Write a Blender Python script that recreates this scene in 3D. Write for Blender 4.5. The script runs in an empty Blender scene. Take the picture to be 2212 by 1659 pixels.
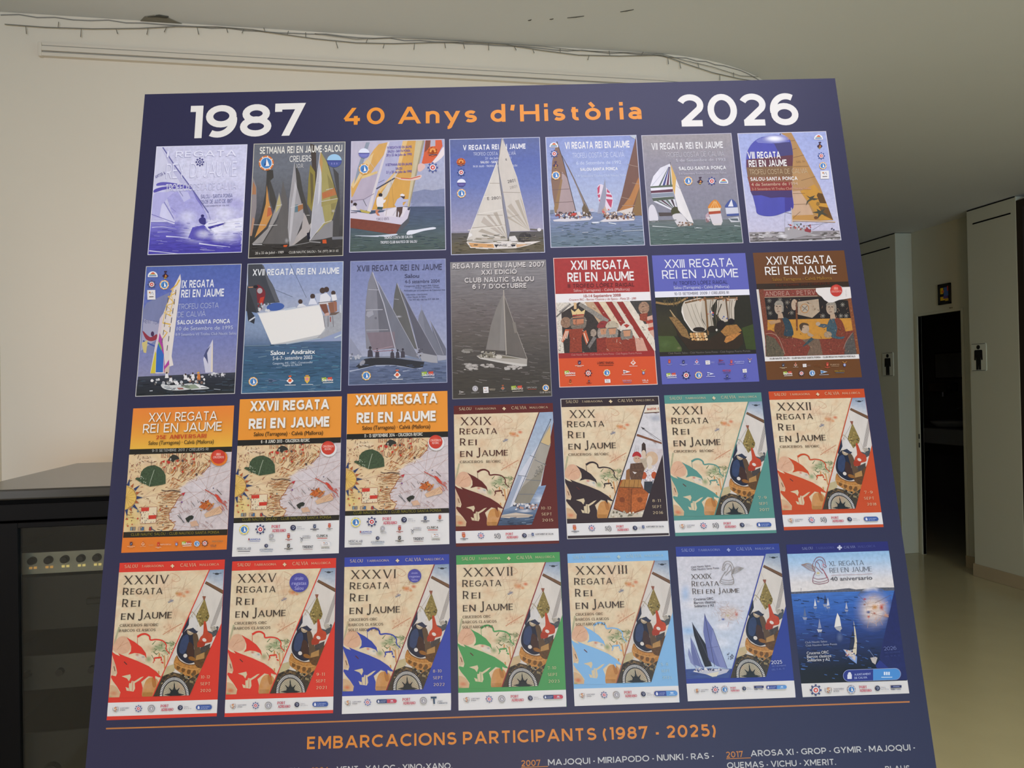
import bpy, math, random
import numpy as np
from mathutils import Matrix, Vector
from mathutils.geometry import tessellate_polygon

# ---------------------------------------------------------------- camera, world, lights, exposure
SC = bpy.context.scene
COL = SC.collection
YAW, PITCH, ROLL = math.radians(10.5), math.radians(0.57), math.radians(1.05)
CAM_POS = Vector((0, 0, 1.4))
fwd = Vector((math.sin(YAW)*math.cos(PITCH), math.cos(YAW)*math.cos(PITCH), math.sin(PITCH)))
hor = Vector((math.cos(YAW), -math.sin(YAW), 0))
up0 = hor.cross(fwd)
rgt = hor*math.cos(ROLL) - up0*math.sin(ROLL)
upv = up0*math.cos(ROLL) + hor*math.sin(ROLL)
CAM_ROT = Matrix((rgt, upv, -fwd)).transposed()
cam = bpy.data.cameras.new('camera')
cam.sensor_width = 36.0
cam.lens = 36.0*1700/2212
cam.clip_start = 0.02
camera = bpy.data.objects.new('camera', cam)
camera.matrix_world = Matrix.Translation(CAM_POS) @ CAM_ROT.to_4x4()
COL.objects.link(camera)
SC.camera = camera

SC.view_settings.view_transform = 'Standard'
SC.view_settings.look = 'None'
SC.view_settings.gamma = 1.0
SC.view_settings.use_curve_mapping = False
SC.view_settings.exposure = 0.12

W = bpy.data.worlds.new('sky')
SC.world = W
W.use_nodes = True
W.node_tree.nodes['Background'].inputs[0].default_value = (0.62, 0.72, 0.86, 1)
W.node_tree.nodes['Background'].inputs[1].default_value = 0.6

def area(name, loc, aim, sx, sy, power, col):
    l = bpy.data.lights.new(name, 'AREA')
    l.shape = 'RECTANGLE'; l.size = sx; l.size_y = sy
    l.energy = power; l.color = (col[0]*0.955, col[1]*0.945, col[2]*1.055)
    o = bpy.data.objects.new(name, l)
    o.location = loc
    o.rotation_euler = (Vector(aim)-Vector(loc)).to_track_quat('-Z', 'Y').to_euler()
    COL.objects.link(o)
    return o
# unseen area lights added to set the brightness: cool and warm behind, sides, overhead
area('rear_cool_fill', (1.0, -8.9, 0.9), (1.0, 0, 1.9), 4.0, 1.4, 300, (0.38, 0.73, 0.98))  # broad cool fill added far behind the viewpoint
area('rear_warm_fill', (-0.8, -4.5, 1.3), (-0.5, 2, 1.3), 0.9, 1.2, 70, (1.0, 0.62, 0.30))  # added warm fill, no lamp stands here
area('left_fill', (-1.26, 1.2, 1.6), (3, 1.2, 2.0), 1.6, 1.2, 7.5, (0.95, 1.0, 0.94))  # fill added along the blank left wall
area('left_warm_fill', (-1.26, 2.2, 1.5), (3, 2.2, 1.9), 1.0, 1.2, 2.2, (1.0, 0.62, 0.34))  # second, warmer fill added by the left wall
area('right_cool_fill', (4.9, -0.5, 1.6), (0, -0.5, 1.6), 4.0, 1.6, 10, (0.5, 0.7, 1.0))  # weak cool fill added on the blank right wall
area('corridor_fill', (3.2, 0.5, 2.74), (3.2, 0.5, 0), 1.0, 1.0, 45, (1.0, 0.92, 0.45))  # fill added over the corridor side, without a fitting
area('board_sheen_fill', (0.35, 0.2, 2.74), (0.35, 0.2, 0), 1.2, 0.3, 22, (0.88, 0.87, 1.0))  # added overhead to put sheen on the upper board

# ---------------------------------------------------------------- helpers
def tag(o, label=None, cat=None, group=None, kind=None):
    if label: o['label'] = label
    if cat: o['category'] = cat
    if group: o['group'] = group
    if kind: o['kind'] = kind
    return o

def empty(name, loc, label, cat, rot=None, group=None):
    o = bpy.data.objects.new(name, None)
    o.empty_display_size = 0.1
    o.location = loc
    if rot is not None: o.rotation_euler = rot
    COL.objects.link(o)
    return tag(o, label, cat, group)

class MB:
    """collects shapes, links them as ONE mesh object"""
    def __init__(s): s.v = []; s.f = []
    def box(s, x0, x1, y0, y1, z0, z1):
        n = len(s.v)
        s.v += [(x, y, z) for z in (z0, z1) for y in (y0, y1) for x in (x0, x1)]
        s.f += [tuple(n+i for i in q) for q in ((0,2,3,1),(4,5,7,6),(0,1,5,4),(2,6,7,3),(0,4,6,2),(1,3,7,5))]
        return s
    def cyl(s, p0, p1, r0, r1=None, n=16, cap=True):
        r1 = r0 if r1 is None else r1
        p0 = Vector(p0); p1 = Vector(p1)
        d = (p1-p0).normalized()
        a = d.orthogonal().normalized(); b = d.cross(a)
        k = len(s.v)
        for p, r in ((p0, r0), (p1, r1)):
            for i in range(n):
                t = 2*math.pi*i/n
                s.v.append(tuple(p + a*(r*math.cos(t)) + b*(r*math.sin(t))))
        for i in range(n):
            j = (i+1) % n
            s.f.append((k+i, k+j, k+n+j, k+n+i))
        if cap:
            s.f.append(tuple(k+i for i in reversed(range(n))))
            s.f.append(tuple(k+n+i for i in range(n)))
        return s
    def tube(s, pts, r, n=6):
        for a, b in zip(pts, pts[1:]): s.cyl(a, b, r, r, n)
        return s
    def lathe(s, c, prof, n=28, ax='z'):
        k = len(s.v)
        for (r, h) in prof:
            for i in range(n):
                t = 2*math.pi*i/n
                q = (r*math.cos(t), r*math.sin(t), h)
                if ax == 'y': q = (q[0], q[2], q[1])
                if ax == 'x': q = (q[2], q[0], q[1])
                s.v.append((c[0]+q[0], c[1]+q[1], c[2]+q[2]))
        for m in range(len(prof)-1):
            for i in range(n):
                j = (i+1) % n
                s.f.append((k+m*n+i, k+m*n+j, k+(m+1)*n+j, k+(m+1)*n+i))
        return s
    def prism(s, poly, z0, z1):
        """poly in xy, extruded in z"""
        k = len(s.v); n = len(poly)
        s.v += [(x, y, z0) for x, y in poly] + [(x, y, z1) for x, y in poly]
        for i in range(n):
            j = (i+1) % n
            s.f.append((k+i, k+j, k+n+j, k+n+i))
        s.f.append(tuple(k+i for i in reversed(range(n))))
        s.f.append(tuple(k+n+i for i in range(n)))
        return s
    def build(s, name, m, parent=None, bevel=0, smooth=False):
        me = bpy.data.meshes.new(name)
        me.from_pydata([tuple(v) for v in s.v], [], s.f)
        me.validate(); me.update()
        import bmesh
        bm = bmesh.new(); bm.from_mesh(me)
        bmesh.ops.recalc_face_normals(bm, faces=bm.faces)
        bm.to_mesh(me); bm.free()
        me.materials.append(m)
        o = bpy.data.objects.new(name, me)
        COL.objects.link(o)
        if parent: o.parent = parent
        if bevel:
            b = o.modifiers.new('bevel', 'BEVEL'); b.width = bevel; b.segments = 2; b.limit_method = 'ANGLE'
        if smooth:
            for p in me.polygons: p.use_smooth = True
        return o

def lin(h):
    h = h.lstrip('#')
    return [((int(h[i:i+2], 16)/255+0.055)/1.055)**2.4 if int(h[i:i+2], 16) > 10 else int(h[i:i+2], 16)/255/12.92 for i in (0, 2, 4)]

def mat(name, col, rough=0.6, spec=0.4, metal=0.0, noise=0.0, scale=8.0, bump=0.0, emit=None, est=0.0, coat=0.0):
    m = bpy.data.materials.new(name); m.use_nodes = True
    nt = m.node_tree; b = nt.nodes['Principled BSDF']
    c = lin(col) if isinstance(col, str) else list(col)
    b.inputs['Base Color'].default_value = (*c, 1)
    b.inputs['Roughness'].default_value = rough
    b.inputs['Specular IOR Level'].default_value = spec
    b.inputs['Metallic'].default_value = metal
    b.inputs['Coat Weight'].default_value = coat
    if emit:
        b.inputs['Emission Color'].default_value = (*lin(emit), 1); b.inputs['Emission Strength'].default_value = est
    if noise or bump:
        tc = nt.nodes.new('ShaderNodeTexCoord')
        n = nt.nodes.new('ShaderNodeTexNoise'); n.inputs['Scale'].default_value = scale; n.inputs['Detail'].default_value = 6
        nt.links.new(tc.outputs['Object'], n.inputs['Vector'])
        if noise:
            r = nt.nodes.new('ShaderNodeMapRange')
            r.inputs['To Min'].default_value = 1-noise; r.inputs['To Max'].default_value = 1+noise
            nt.links.new(n.outputs['Fac'], r.inputs['Value'])
            v = nt.nodes.new('ShaderNodeVectorMath'); v.operation = 'SCALE'
            v.inputs[0].default_value = c
            nt.links.new(r.outputs['Result'], v.inputs['Scale'])
            nt.links.new(v.outputs[0], b.inputs['Base Color'])
        if bump:
            bu = nt.nodes.new('ShaderNodeBump'); bu.inputs['Strength'].default_value = bump; bu.inputs['Distance'].default_value = 0.004
            nt.links.new(n.outputs['Fac'], bu.inputs['Height'])
            nt.links.new(bu.outputs['Normal'], b.inputs['Normal'])
    return m

M_WALL = mat('painted_plaster', 'E4D9C7', 0.75, 0.3, noise=0.03, scale=1.6, bump=0.08)
M_CEIL = mat('ceiling_paint', 'D6D7D5', 0.85, 0.25, noise=0.03, scale=2.0, bump=0.05)
M_COLUMN = mat('column_paint', 'BEBDA9', 0.6, 0.3, noise=0.03, scale=2.0)
M_FLOOR = mat('polished_stone_floor', 'BEB596', 0.16, 0.55, noise=0.05, scale=5.0)
M_BASE = mat('beige_skirting', 'A9997C', 0.4, 0.4, noise=0.05, scale=6)
M_DARKDOOR = mat('dark_door_wood', '2A2018', 0.5, 0.4, noise=0.1, scale=9)
M_BLACK = mat('black_powder_coat', '0B0A0A', 0.5, 0.08, noise=0.06, scale=40)
M_BLACKTOP = mat('satin_black_sheet', '2E2B26', 0.2, 0.5, noise=0.05, scale=30)
M_GAP = mat('dark_gap', '050505', 0.9, 0.1)
M_WIRE = mat('grey_wire', '7A766C', 0.6, 0.3)
M_RAIL = mat('white_rail', 'DDD2C1', 0.6, 0.3)
M_RAILSLOT = mat('rail_slot', 'A29C90', 0.7, 0.2)
M_CRACK = mat('crack_dust', '55534C', 0.9, 0.1)
M_HOLE = mat('bare_plaster', '8C887C', 0.9, 0.1, noise=0.15, scale=50)
M_ACRYL = mat('clear_sign_plate', 'C6C6B4', 0.15, 0.5)
M_PICTO = mat('pictogram_ink', '141414', 0.5, 0.3)
M_FRAME = mat('black_picture_frame', '15120E', 0.4, 0.4)
M_STEEL = mat('brushed_steel', 'A8A8A8', 0.3, 0.5, metal=1.0)
M_CERAM = mat('white_ceramic', 'CFCFC8', 0.12, 0.6)
M_TILE = mat('restroom_tile', '6E6A60', 0.5, 0.3, noise=0.05, scale=12)
M_AMP = mat('amplifier_front', 'B7B2A0', 0.4, 0.4, noise=0.05, scale=30)
M_KNOB = mat('black_knob', '151412', 0.45, 0.4)
M_LED = mat('lit_indicator', 'FFE9A0', 0.4, 0.3, emit='F3DC8A', est=0.5)
M_LEDO = mat('lit_indicator_amber', 'FFC070', 0.4, 0.3, emit='E8B060', est=0.4)
M_EQUIP = mat('rack_unit_grey', '3A3833', 0.5, 0.4, noise=0.1, scale=20)
M_EDGE = mat('board_edge_white', 'C9C9CE', 0.6, 0.3)
M_STRUT = mat('board_strut', '3A3A40', 0.5, 0.4)
M_GLASS = bpy.data.materials.new('smoked_glass'); M_GLASS.use_nodes = True
_nt = M_GLASS.node_tree; _nt.nodes.remove(_nt.nodes['Principled BSDF'])
_t = _nt.nodes.new('ShaderNodeBsdfTransparent'); _t.inputs[0].default_value = (0.80, 0.80, 0.76, 1)
_g = _nt.nodes.new('ShaderNodeBsdfGlossy'); _g.inputs['Roughness'].default_value = 0.06; _g.inputs[0].default_value = (0.8, 0.8, 0.8, 1)
_f = _nt.nodes.new('ShaderNodeFresnel'); _f.inputs[0].default_value = 1.45
_m = _nt.nodes.new('ShaderNodeMixShader')
_nt.links.new(_f.outputs[0], _m.inputs[0]); _nt.links.new(_t.outputs[0], _m.inputs[1]); _nt.links.new(_g.outputs[0], _m.inputs[2])
_nt.links.new(_m.outputs[0], _nt.nodes['Material Output'].inputs[0])

# ---------------------------------------------------------------- the room
H = 2.8
FL = -0.15                                      # floor level; everything is lifted to z = 0 at the end
WALL_X = 1.2; WALL_Y = 3.1; R = 1.0            # the back wall turns into the corridor with a rounded corner
def wall_path(n=24):
    p = [(-1.30, WALL_Y), (WALL_X, WALL_Y)]
    for i in range(1, n+1):
        a = math.pi/2*i/n
        p.append((WALL_X+R*math.sin(a), WALL_Y+R-R*math.cos(a)))
    p.append((WALL_X+R, 12.0))
    return p
wp = wall_path()
back = [(x, y) for x, y in wp] + [(WALL_X+R-0.2, 12.0), (-1.30, 12.0)]
o = MB().prism(back, FL, H).build('wall_back', M_WALL); tag(o, kind='structure')
o = MB().box(-1.45, 7.4, -9.2, 12.2, FL-0.1, FL).build('floor', M_FLOOR); tag(o, kind='structure')
ceiling = MB().box(-1.45, 7.4, -9.2, 12.2, H, H+0.1).build('ceiling', M_CEIL); tag(ceiling, kind='structure')
o = MB().box(-1.45, -1.285, -9.0, 3.1, FL, H).build('wall_left', M_WALL); tag(o, kind='structure')
o = MB().box(2.2, 7.4, 12.0, 12.2, FL, H).build('wall_end', M_WALL); tag(o, kind='structure')
# unseen wall behind the photographer; glazed opening added around the rear fill light
m = MB(); m.box(-1.45, -1.0, -9.15, -9.0, FL, H); m.box(3.2, 7.4, -9.15, -9.0, FL, H)
m.box(-1.0, 3.2, -9.15, -9.0, 2.6, H)
o = m.build('wall_front', M_WALL); tag(o, kind='structure')
m = MB()
for x in (-1.0, 0.38, 1.77, 3.15): m.box(x, x+0.05, -9.12, -9.05, FL, 2.6)
m.box(-1.0, 3.2, -9.12, -9.05, FL, FL+0.08); m.box(-1.0, 3.2, -9.12, -9.05, 2.55, 2.6)
o = m.build('added_window_1', M_RAIL); tag(o, kind='structure')  # frame made up for the added opening
# right wall of the corridor: recessed wall with a doorway, two columns proud of it
RX = 4.97; CX = 4.80
D0, D1, DT = 5.86, 6.39, 2.02
m = MB()
m.box(RX, RX+0.03, 5.0, D0, FL, H); m.box(RX, RX+0.03, D1, 12.0, FL, H); m.box(RX, RX+0.03, D0, D1, DT, H)
m.box(RX, RX+0.14, -9.0, 3.9, FL, H); m.box(RX, RX+0.03, 3.9, 5.0, 2.76, H)
o = m.build('wall_right', M_COLUMN); tag(o, kind='structure')
for i, (y0, y1) in enumerate(((5.085, 5.58), (6.45, 7.30))):
    c = MB().box(CX, RX, y0, y1, FL, H-0.004).build('column_%d' % (i+1), M_COLUMN, bevel=0.006); tag(c, kind='structure')
    g = MB().box(CX-0.004, CX+0.004, y0+0.05 if i == 0 else y0+0.08, y1-0.07, 2.672, 2.682).build('groove', M_GAP, c)
    g = MB().box(CX-0.003, CX+0.004, y0+0.01, y1-0.01, H-0.012, H-0.005).build('shadow_gap', M_GAP, c)
    b = MB().box(CX-0.012, CX, y0-0.005, y1+0.005, FL, FL+0.10).build('baseboard_right', M_BASE, bevel=0.003); tag(b, kind='structure')
    b.name = 'baseboard_%s' % ('right', 'far')[i]
m = MB(); m.box(RX-0.014, RX, 5.585, D0, FL, FL+0.10)
o = m.build('baseboard_recess', M_BASE, bevel=0.003); tag(o, kind='structure')
# door by the near column: dark leaf in a dark frame
d2 = MB().box(CX+0.03, CX+0.08, 3.98, 5.025, FL+0.01, 2.70).build('door_2', M_DARKDOOR, bevel=0.004); tag(d2, kind='structure')
m = MB(); m.box(CX, CX+0.16, 5.03, 5.083, FL, 2.76); m.box(CX, CX+0.16, 3.9, 3.97, FL, 2.76); m.box(CX, CX+0.16, 3.97, 5.03, 2.705, 2.76)
m.build('door_frame', M_DARKDOOR, d2)
# latch plate on the doorway's far jamb
dj = MB().box(RX-0.008, RX+0.032, D1, D1+0.03, FL, DT+0.02).box(RX-0.008, RX+0.032, D0-0.03, D0, FL, DT+0.02).box(RX-0.008, RX+0.032, D0, D1, DT, DT+0.02).build('door_1', M_COLUMN, bevel=0.002)
tag(dj, kind='structure')
m = MB()
for z in (0.925, 0.845): m.box(RX-0.010, RX-0.006, D1+0.003, D1+0.018, z-0.022, z+0.022)
m.build('latch_plate', M_KNOB, dj)
# the dark washroom behind the doorway
for nm_, bx4 in (('near', (RX+0.03, 7.3, 5.0, 5.1)), ('far', (RX+0.03, 7.3, 9.4, 9.5)), ('side', (7.2, 7.3, 5.1, 9.4))):
    o = MB().box(*bx4, FL, H).build('wall_washroom_'+nm_, M_TILE); tag(o, kind='structure')

# chipped plaster and cracks on the ceiling
def patch(name, pts, m, z, parent):
    b = MB(); b.prism(pts, z-0.0025, z+0.002); return b.build(name, m, parent)
patch('plaster_chip', [(-0.80,3.098),(-0.775,3.06),(-0.74,3.045),(-0.70,3.05),(-0.675,3.08),(-0.655,3.098)], M_HOLE, H, ceiling)
patch('plaster_chip', [(-0.765,3.058),(-0.72,3.040),(-0.69,3.048),(-0.70,3.058),(-0.73,3.054)], M_CRACK, H-0.002, ceiling)
for a, b, w in (((0.947,2.773),(0.991,2.749),0.0016), ((0.764,2.847),(0.823,2.824),0.0016), ((0.701,2.868),(0.715,2.862),0.0013), ((0.622,2.890),(0.634,2.880),0.002)):
    d = (Vector(b)-Vector(a)).normalized(); q = Vector((-d.y, d.x))*w
    a = Vector(a); b = Vector(b); md = (a+b)/2+q*1.2
    patch('crack', [tuple(a), tuple(md-q), tuple(b), tuple(md+q)], M_CRACK, H, ceiling)

rq = random.Random(8)
edge = []
for x, y in [(-1.27+0.06*i, WALL_Y) for i in range(42)]+[(WALL_X+R*math.sin(t/40), WALL_Y+R-R*math.cos(t/40)) for t in range(0, 40, 2)]:
    edge.append((x, y-0.001, H-0.010+rq.uniform(-0.004, 0.004)))
MB().tube(edge, 0.0022, 5).build('crack', mat('edge_crack', '96928A', 0.9, 0.1), ceiling)
# white double curtain rail along the curved wall
def offset_path(off, x0, x1a):
    pts = [(x0, WALL_Y-off), (WALL_X, WALL_Y-off)]
    n = 20
    for i in range(1, n+1):
        a = x1a*i/n
        pts.append((WALL_X+(R+off)*math.sin(a), WALL_Y+R-(R+off)*math.cos(a)))
    return pts
def rail(name, d0, d1, z0, z1, m, parent=None, x0=-1.13):
    A = offset_path(d0, x0, 1.2); B = offset_path(d1, x0, 1.2)
    b = MB(); n = len(A)
    for (x, y) in A: b.v += [(x, y, z0), (x, y, z1)]
    for (x, y) in B: b.v += [(x, y, z0), (x, y, z1)]
    k = 2*n
    for i in range(n-1):
        p, q = 2*i, 2*i+2
        b.f += [(p, q, q+1, p+1), (k+p, k+p+1, k+q+1, k+q), (p, k+p, k+q, q), (p+1, q+1, k+q+1, k+p+1)]
    b.f += [(0, 1, k+1, k), (2*n-2, k+2*n-2, k+2*n-1, 2*n-1)]
    return b.build(name, m, parent)
rl = empty('curtain_rail', (0.3, WALL_Y, 2.66), 'white double curtain rail running along the curved wall behind the poster board', 'curtain rail')
def rel(o, par):
    o.parent = par; o.matrix_parent_inverse = Matrix.Translation(-par.location); return o
rel(rail('rail_body', 0.0, 0.020, 2.662, 2.678, M_RAIL), rl)
rel(rail('rail_track', 0.0, 0.014, 2.655, 2.662, M_RAILSLOT), rl)
rel(rail('rail_track', 0.0, 0.016, 2.678, 2.682, M_RAILSLOT), rl)
rel(rail('rail_lip', 0.0, 0.020, 2.643, 2.655, M_RAIL), rl)
rel(rail('rail_lip', 0.0, 0.017, 2.682, 2.690, M_RAIL), rl)
rel(MB().box(-1.142, -1.13, WALL_Y-0.022, WALL_Y, 2.641, 2.691).build('end_cap', M_RAIL, bevel=0.002), rl)

# fairy light wire drooping along the top of the wall
wire = [(-1.253,3.088,2.751),(-1.116,3.088,2.749),(-0.961,3.088,2.754),(-0.803,3.088,2.766),(-0.674,3.088,2.782),(-0.526,3.088,2.790),(-0.401,3.088,2.788),(-0.309,3.088,2.779),(-0.172,3.088,2.768),(-0.015,3.088,2.762),(0.127,3.088,2.768),(0.29,3.088,2.783),(0.437,3.088,2.793),(0.568,3.088,2.793),(0.72,3.088,2.778),(0.874,3.088,2.768),(1.051,3.088,2.775),(1.233,3.089,2.790),(1.338,3.097,2.764),(1.475,3.126,2.745),(1.632,3.185,2.75),(1.75,3.25,2.77)]
fl = empty('fairy_light_string', (0.2, 3.088, 2.76), 'thin grey unlit fairy light wire drooping along the top of the wall', 'string lights')
rel(MB().tube(wire, 0.0016, 6).build('wire', M_WIRE), fl)
wire2 = [(x, y-0.001, min(z+0.018+0.006*math.sin(9*i), 2.794)) for i, (x, y, z) in enumerate(wire)]
rel(MB().tube(wire2[8:], 0.0012, 6).build('wire', M_WIRE), fl)
rnd = random.Random(5)
for i in range(len(wire)-1):
    a, b = Vector(wire[i]), Vector(wire[i+1])
    for t in ((0.25, 0.75) if i % 2 else (0.5,)):
        p = a.lerp(b, t); s = -1 if rnd.random() < 0.75 else 0.6
        q = p+Vector((rnd.uniform(-0.008, 0.008), -0.004, s*rnd.uniform(0.018, 0.034)))
        if q.z > 2.796: q.z = 2.796
        rel(MB().cyl(p, q, 0.001, 0.0016, 6).build('bulb', M_WIRE), fl)

# washroom signs, framed picture
def man_sign(y, z, lab):
    s = empty('washroom_sign', (CX, y, z), lab, 'sign', group='washroom signs on the columns')
    rel2 = lambda o: rel(o, s)
    y0, y1, z0, z1 = y-0.078, y+0.078, z-0.112, z+0.112
    m = MB(); n = 6; pts = []
    for cx, cy, a0 in ((y1-0.014, z1-0.014, 0), (y0+0.014, z1-0.014, 90), (y0+0.014, z0+0.014, 180), (y1-0.014, z0+0.014, 270)):
        for i in range(n+1):
            a = math.radians(a0+90*i/n); pts.append((cx+0.014*math.cos(a), cy+0.014*math.sin(a)))
    k = len(pts)
    m.v = [(CX-0.006, p, q) for p, q in pts]+[(CX, p, q) for p, q in pts]
    m.f = [tuple(range(k)), tuple(range(2*k-1, k-1, -1))]+[(i, (i+1) % k, k+(i+1) % k, k+i) for i in range(k)]
    rel2(m.build('plate', M_ACRYL))
    m = MB()
    for zz in (z1-0.006, z0+0.006): m.box(CX-0.0072, CX-0.0058, y0+0.010, y1-0.010, zz-0.0016, zz+0.0016)
    rel2(m.build('plate_border', M_PICTO))
    m = MB(); X0, X1 = CX-0.0085, CX-0.0058
    def pr(poly):
        k = len(poly); n0 = len(m.v)
        m.v += [(X0, y+p, z+q) for p, q in poly]+[(X1, y+p, z+q) for p, q in poly]
        m.f.append(tuple(n0+i for i in range(k))); m.f.append(tuple(n0+k+i for i in reversed(range(k))))
        m.f.extend((n0+i, n0+(i+1) % k, n0+k+(i+1) % k, n0+k+i) for i in range(k))
    pr([(0.017*math.cos(t*math.pi/9), 0.080+0.017*math.sin(t*math.pi/9)) for t in range(18)])
    pr([(-0.040,0.052),(-0.034,0.058),(0.034,0.058),(0.040,0.052),(0.042,-0.022),(0.029,-0.022),(0.025,0.030),(0.024,-0.022),(0.024,-0.1),(0.003,-0.1),(0,-0.03),(-0.003,-0.1),(-0.024,-0.1),(-0.024,-0.022),(-0.025,0.030),(-0.029,-0.022),(-0.042,-0.022)])
    rel2(m.build('pictogram', M_PICTO))
man_sign(5.478, 1.607, 'clear sign plate with black man pictogram, on the near corridor column beside the doorway')
man_sign(6.588, 1.592, 'clear sign plate with black man pictogram, on the far column beside the board edge')

fp = empty('framed_picture', (RX, 6.04, 2.182), 'small black framed picture with yellow, red and blue blocks above the dark doorway', 'picture')
m = MB(); y0, y1, z0, z1 = 5.966, 6.110, 2.092, 2.272
for a in ((y0, y1, z0, z0+0.018), (y0, y1, z1-0.018, z1), (y0, y0+0.018, z0, z1), (y1-0.018, y1, z0, z1)): m.box(RX-0.018, RX, *a)
rel(m.build('frame', M_FRAME, bevel=0.002), fp)
rel(MB().box(RX-0.008, RX, y0+0.01, y1-0.01, z0+0.01, z1-0.01).build('backing', mat('dark_print', '14161C', 0.4)), fp)
for j, (a, b, c, d, colr) in enumerate(((6.055,6.088,2.185,2.238,'E0B81C'),(6.040,6.072,2.195,2.215,'D86A24'),(5.990,6.045,2.165,2.240,'3E5C9C'),(5.984,6.004,2.205,2.248,'C8402C'),(6.035,6.088,2.128,2.160,'D8AE20'),(5.985,6.030,2.120,2.142,'C8A028'),(5.998,6.05,2.142,2.165,'58407C'))):
    rel(MB().box(RX-0.0095-0.0004*j, RX-0.007, a, b, c, d).build('colour_block', mat('picture_ink_%s' % colr.lower(), colr, 0.5)), fp)
sc_ = MB().cyl((RX-0.006, 5.985, 2.055), (RX, 5.985, 2.055), 0.006, 0.006, 10).box(RX-0.004, RX, 5.955, 5.985, 2.052, 2.058).build('wall_hook', M_WIRE)
tag(sc_, 'tiny dark hook on the wall just under the framed picture', 'hook')

# dim washroom fittings
wb = empty('washbasin', (6.6, 8.3, 0.75), 'pale washbasin counter dimly seen inside the dark doorway', 'washbasin')
m = MB(); m.box(6.55, 7.19, 7.3, 9.38, 0.70, 0.88); rel(m.build('counter', M_CERAM, bevel=0.012), wb)
m = MB(); m.lathe((6.85, 8.3, 0), [(0.05,0.885),(0.15,0.89),(0.2,0.93),(0.215,0.96),(0.205,0.962),(0.17,0.925),(0.04,0.90)]); rel(m.build('basin', M_CERAM, smooth=True), wb)
m = MB(); m.tube([(7.1,8.3,0.88),(7.1,8.3,1.08),(7.05,8.3,1.12),(6.95,8.3,1.10),(6.93,8.3,1.07)], 0.012, 10); rel(m.build('tap', M_STEEL, smooth=True), wb)
m = MB(); m.box(6.6, 7.19, 7.34, 7.38, FL, 0.70); m.box(6.6, 7.19, 9.30, 9.34, FL, 0.70); rel(m.build('support', M_TILE), wb)
mi = empty('wall_mirror', (7.2, 8.68, 1.62), 'grey mirror panel dimly visible inside the washroom doorway', 'mirror')
rel(MB().box(7.17, 7.2, 8.43, 8.93, 1.46, 1.80).build('frame', M_FRAME), mi)
rel(MB().box(7.163, 7.172, 8.45, 8.91, 1.48, 1.78).build('glass', mat('mirror_glass', 'A8A69E', 0.3, 0.5)), mi)
hd = empty('hand_dryer', (7.2, 8.75, 1.35), 'chrome hand dryer glinting on the washroom wall inside the doorway', 'hand dryer')
rel(MB().box(7.03, 7.2, 8.55, 8.90, 1.30, 1.42).build('body', M_STEEL, bevel=0.03), hd)
rel(MB().cyl((7.1, 8.72, 1.30), (7.1, 8.72, 1.24), 0.03, 0.035, 14).build('nozzle', M_STEEL), hd)

# ---------------------------------------------------------------- black equipment rack with a smoked glass door
RX0, RX1, RY0, RY1, RZ = -0.905, -0.300, 1.955, 2.70, 1.20
rk = empty('equipment_rack', (-0.60, 2.33, FL), 'black equipment rack with smoked glass door behind the board', 'rack cabinet')
def rp(b, name, m, parent=rk, **k):
    o = b.build(name, m, **k); rel(o, rk); return o
rp(MB().box(RX0, RX1, RY0, RY1, 1.176, RZ), 'top', M_BLACKTOP, bevel=0.004)
rp(MB().box(RX0+0.004, RX1-0.004, RY0+0.012, RY1-0.004, 1.166, 1.176), 'top_gap', M_GAP)
rp(MB().box(RX0, RX1, RY0+0.006, RY0+0.06, 1.128, 1.166), 'header_panel', M_BLACK, bevel=0.002)
rp(MB().box(RX0, RX0+0.025, RY0+0.06, RY1, FL+0.06, 1.166), 'side_panel', M_BLACK)
rp(MB().box(RX1-0.025, RX1, RY0+0.06, RY1, FL+0.06, 1.166), 'side_panel', M_BLACK)
rp(MB().box(RX0, RX1, RY1-0.02, RY1, FL+0.06, 1.166), 'back_panel', M_BLACK)
rp(MB().box(RX0, RX1, RY0+0.02, RY1, FL+0.04, FL+0.07), 'bottom_panel', M_BLACK)
for x in (RX0+0.05, RX1-0.05):
    for y in (RY0+0.08, RY1-0.06):
        rp(MB().cyl((x, y, FL), (x, y, FL+0.05), 0.022, 0.018, 14), 'foot', M_GAP)
door = MB(); zt, zb = 1.124, FL+0.075
door.box(RX0, -0.779, RY0, RY0+0.022, zb, zt); door.box(-0.42, RX1, RY0, RY0+0.022, zb, zt)
door.box(-0.779, -0.42, RY0, RY0+0.022, 1.112, zt); door.box(-0.779, -0.42, RY0, RY0+0.022, zb, zb+0.06)
door = rp(door, 'door', M_BLACK, bevel=0.0015)
g = MB().box(-0.785, -0.415, RY0+0.008, RY0+0.013, zb+0.05, 1.118).build('glass', M_GLASS); g.parent = door
lk = MB().cyl((-0.36, RY0-0.008, 0.55), (-0.36, RY0, 0.55), 0.012, 0.014, 16).box(-0.366, -0.354, RY0-0.014, RY0-0.006, 0.53, 0.57).build('handle', M_KNOB); lk.parent = door
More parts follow.
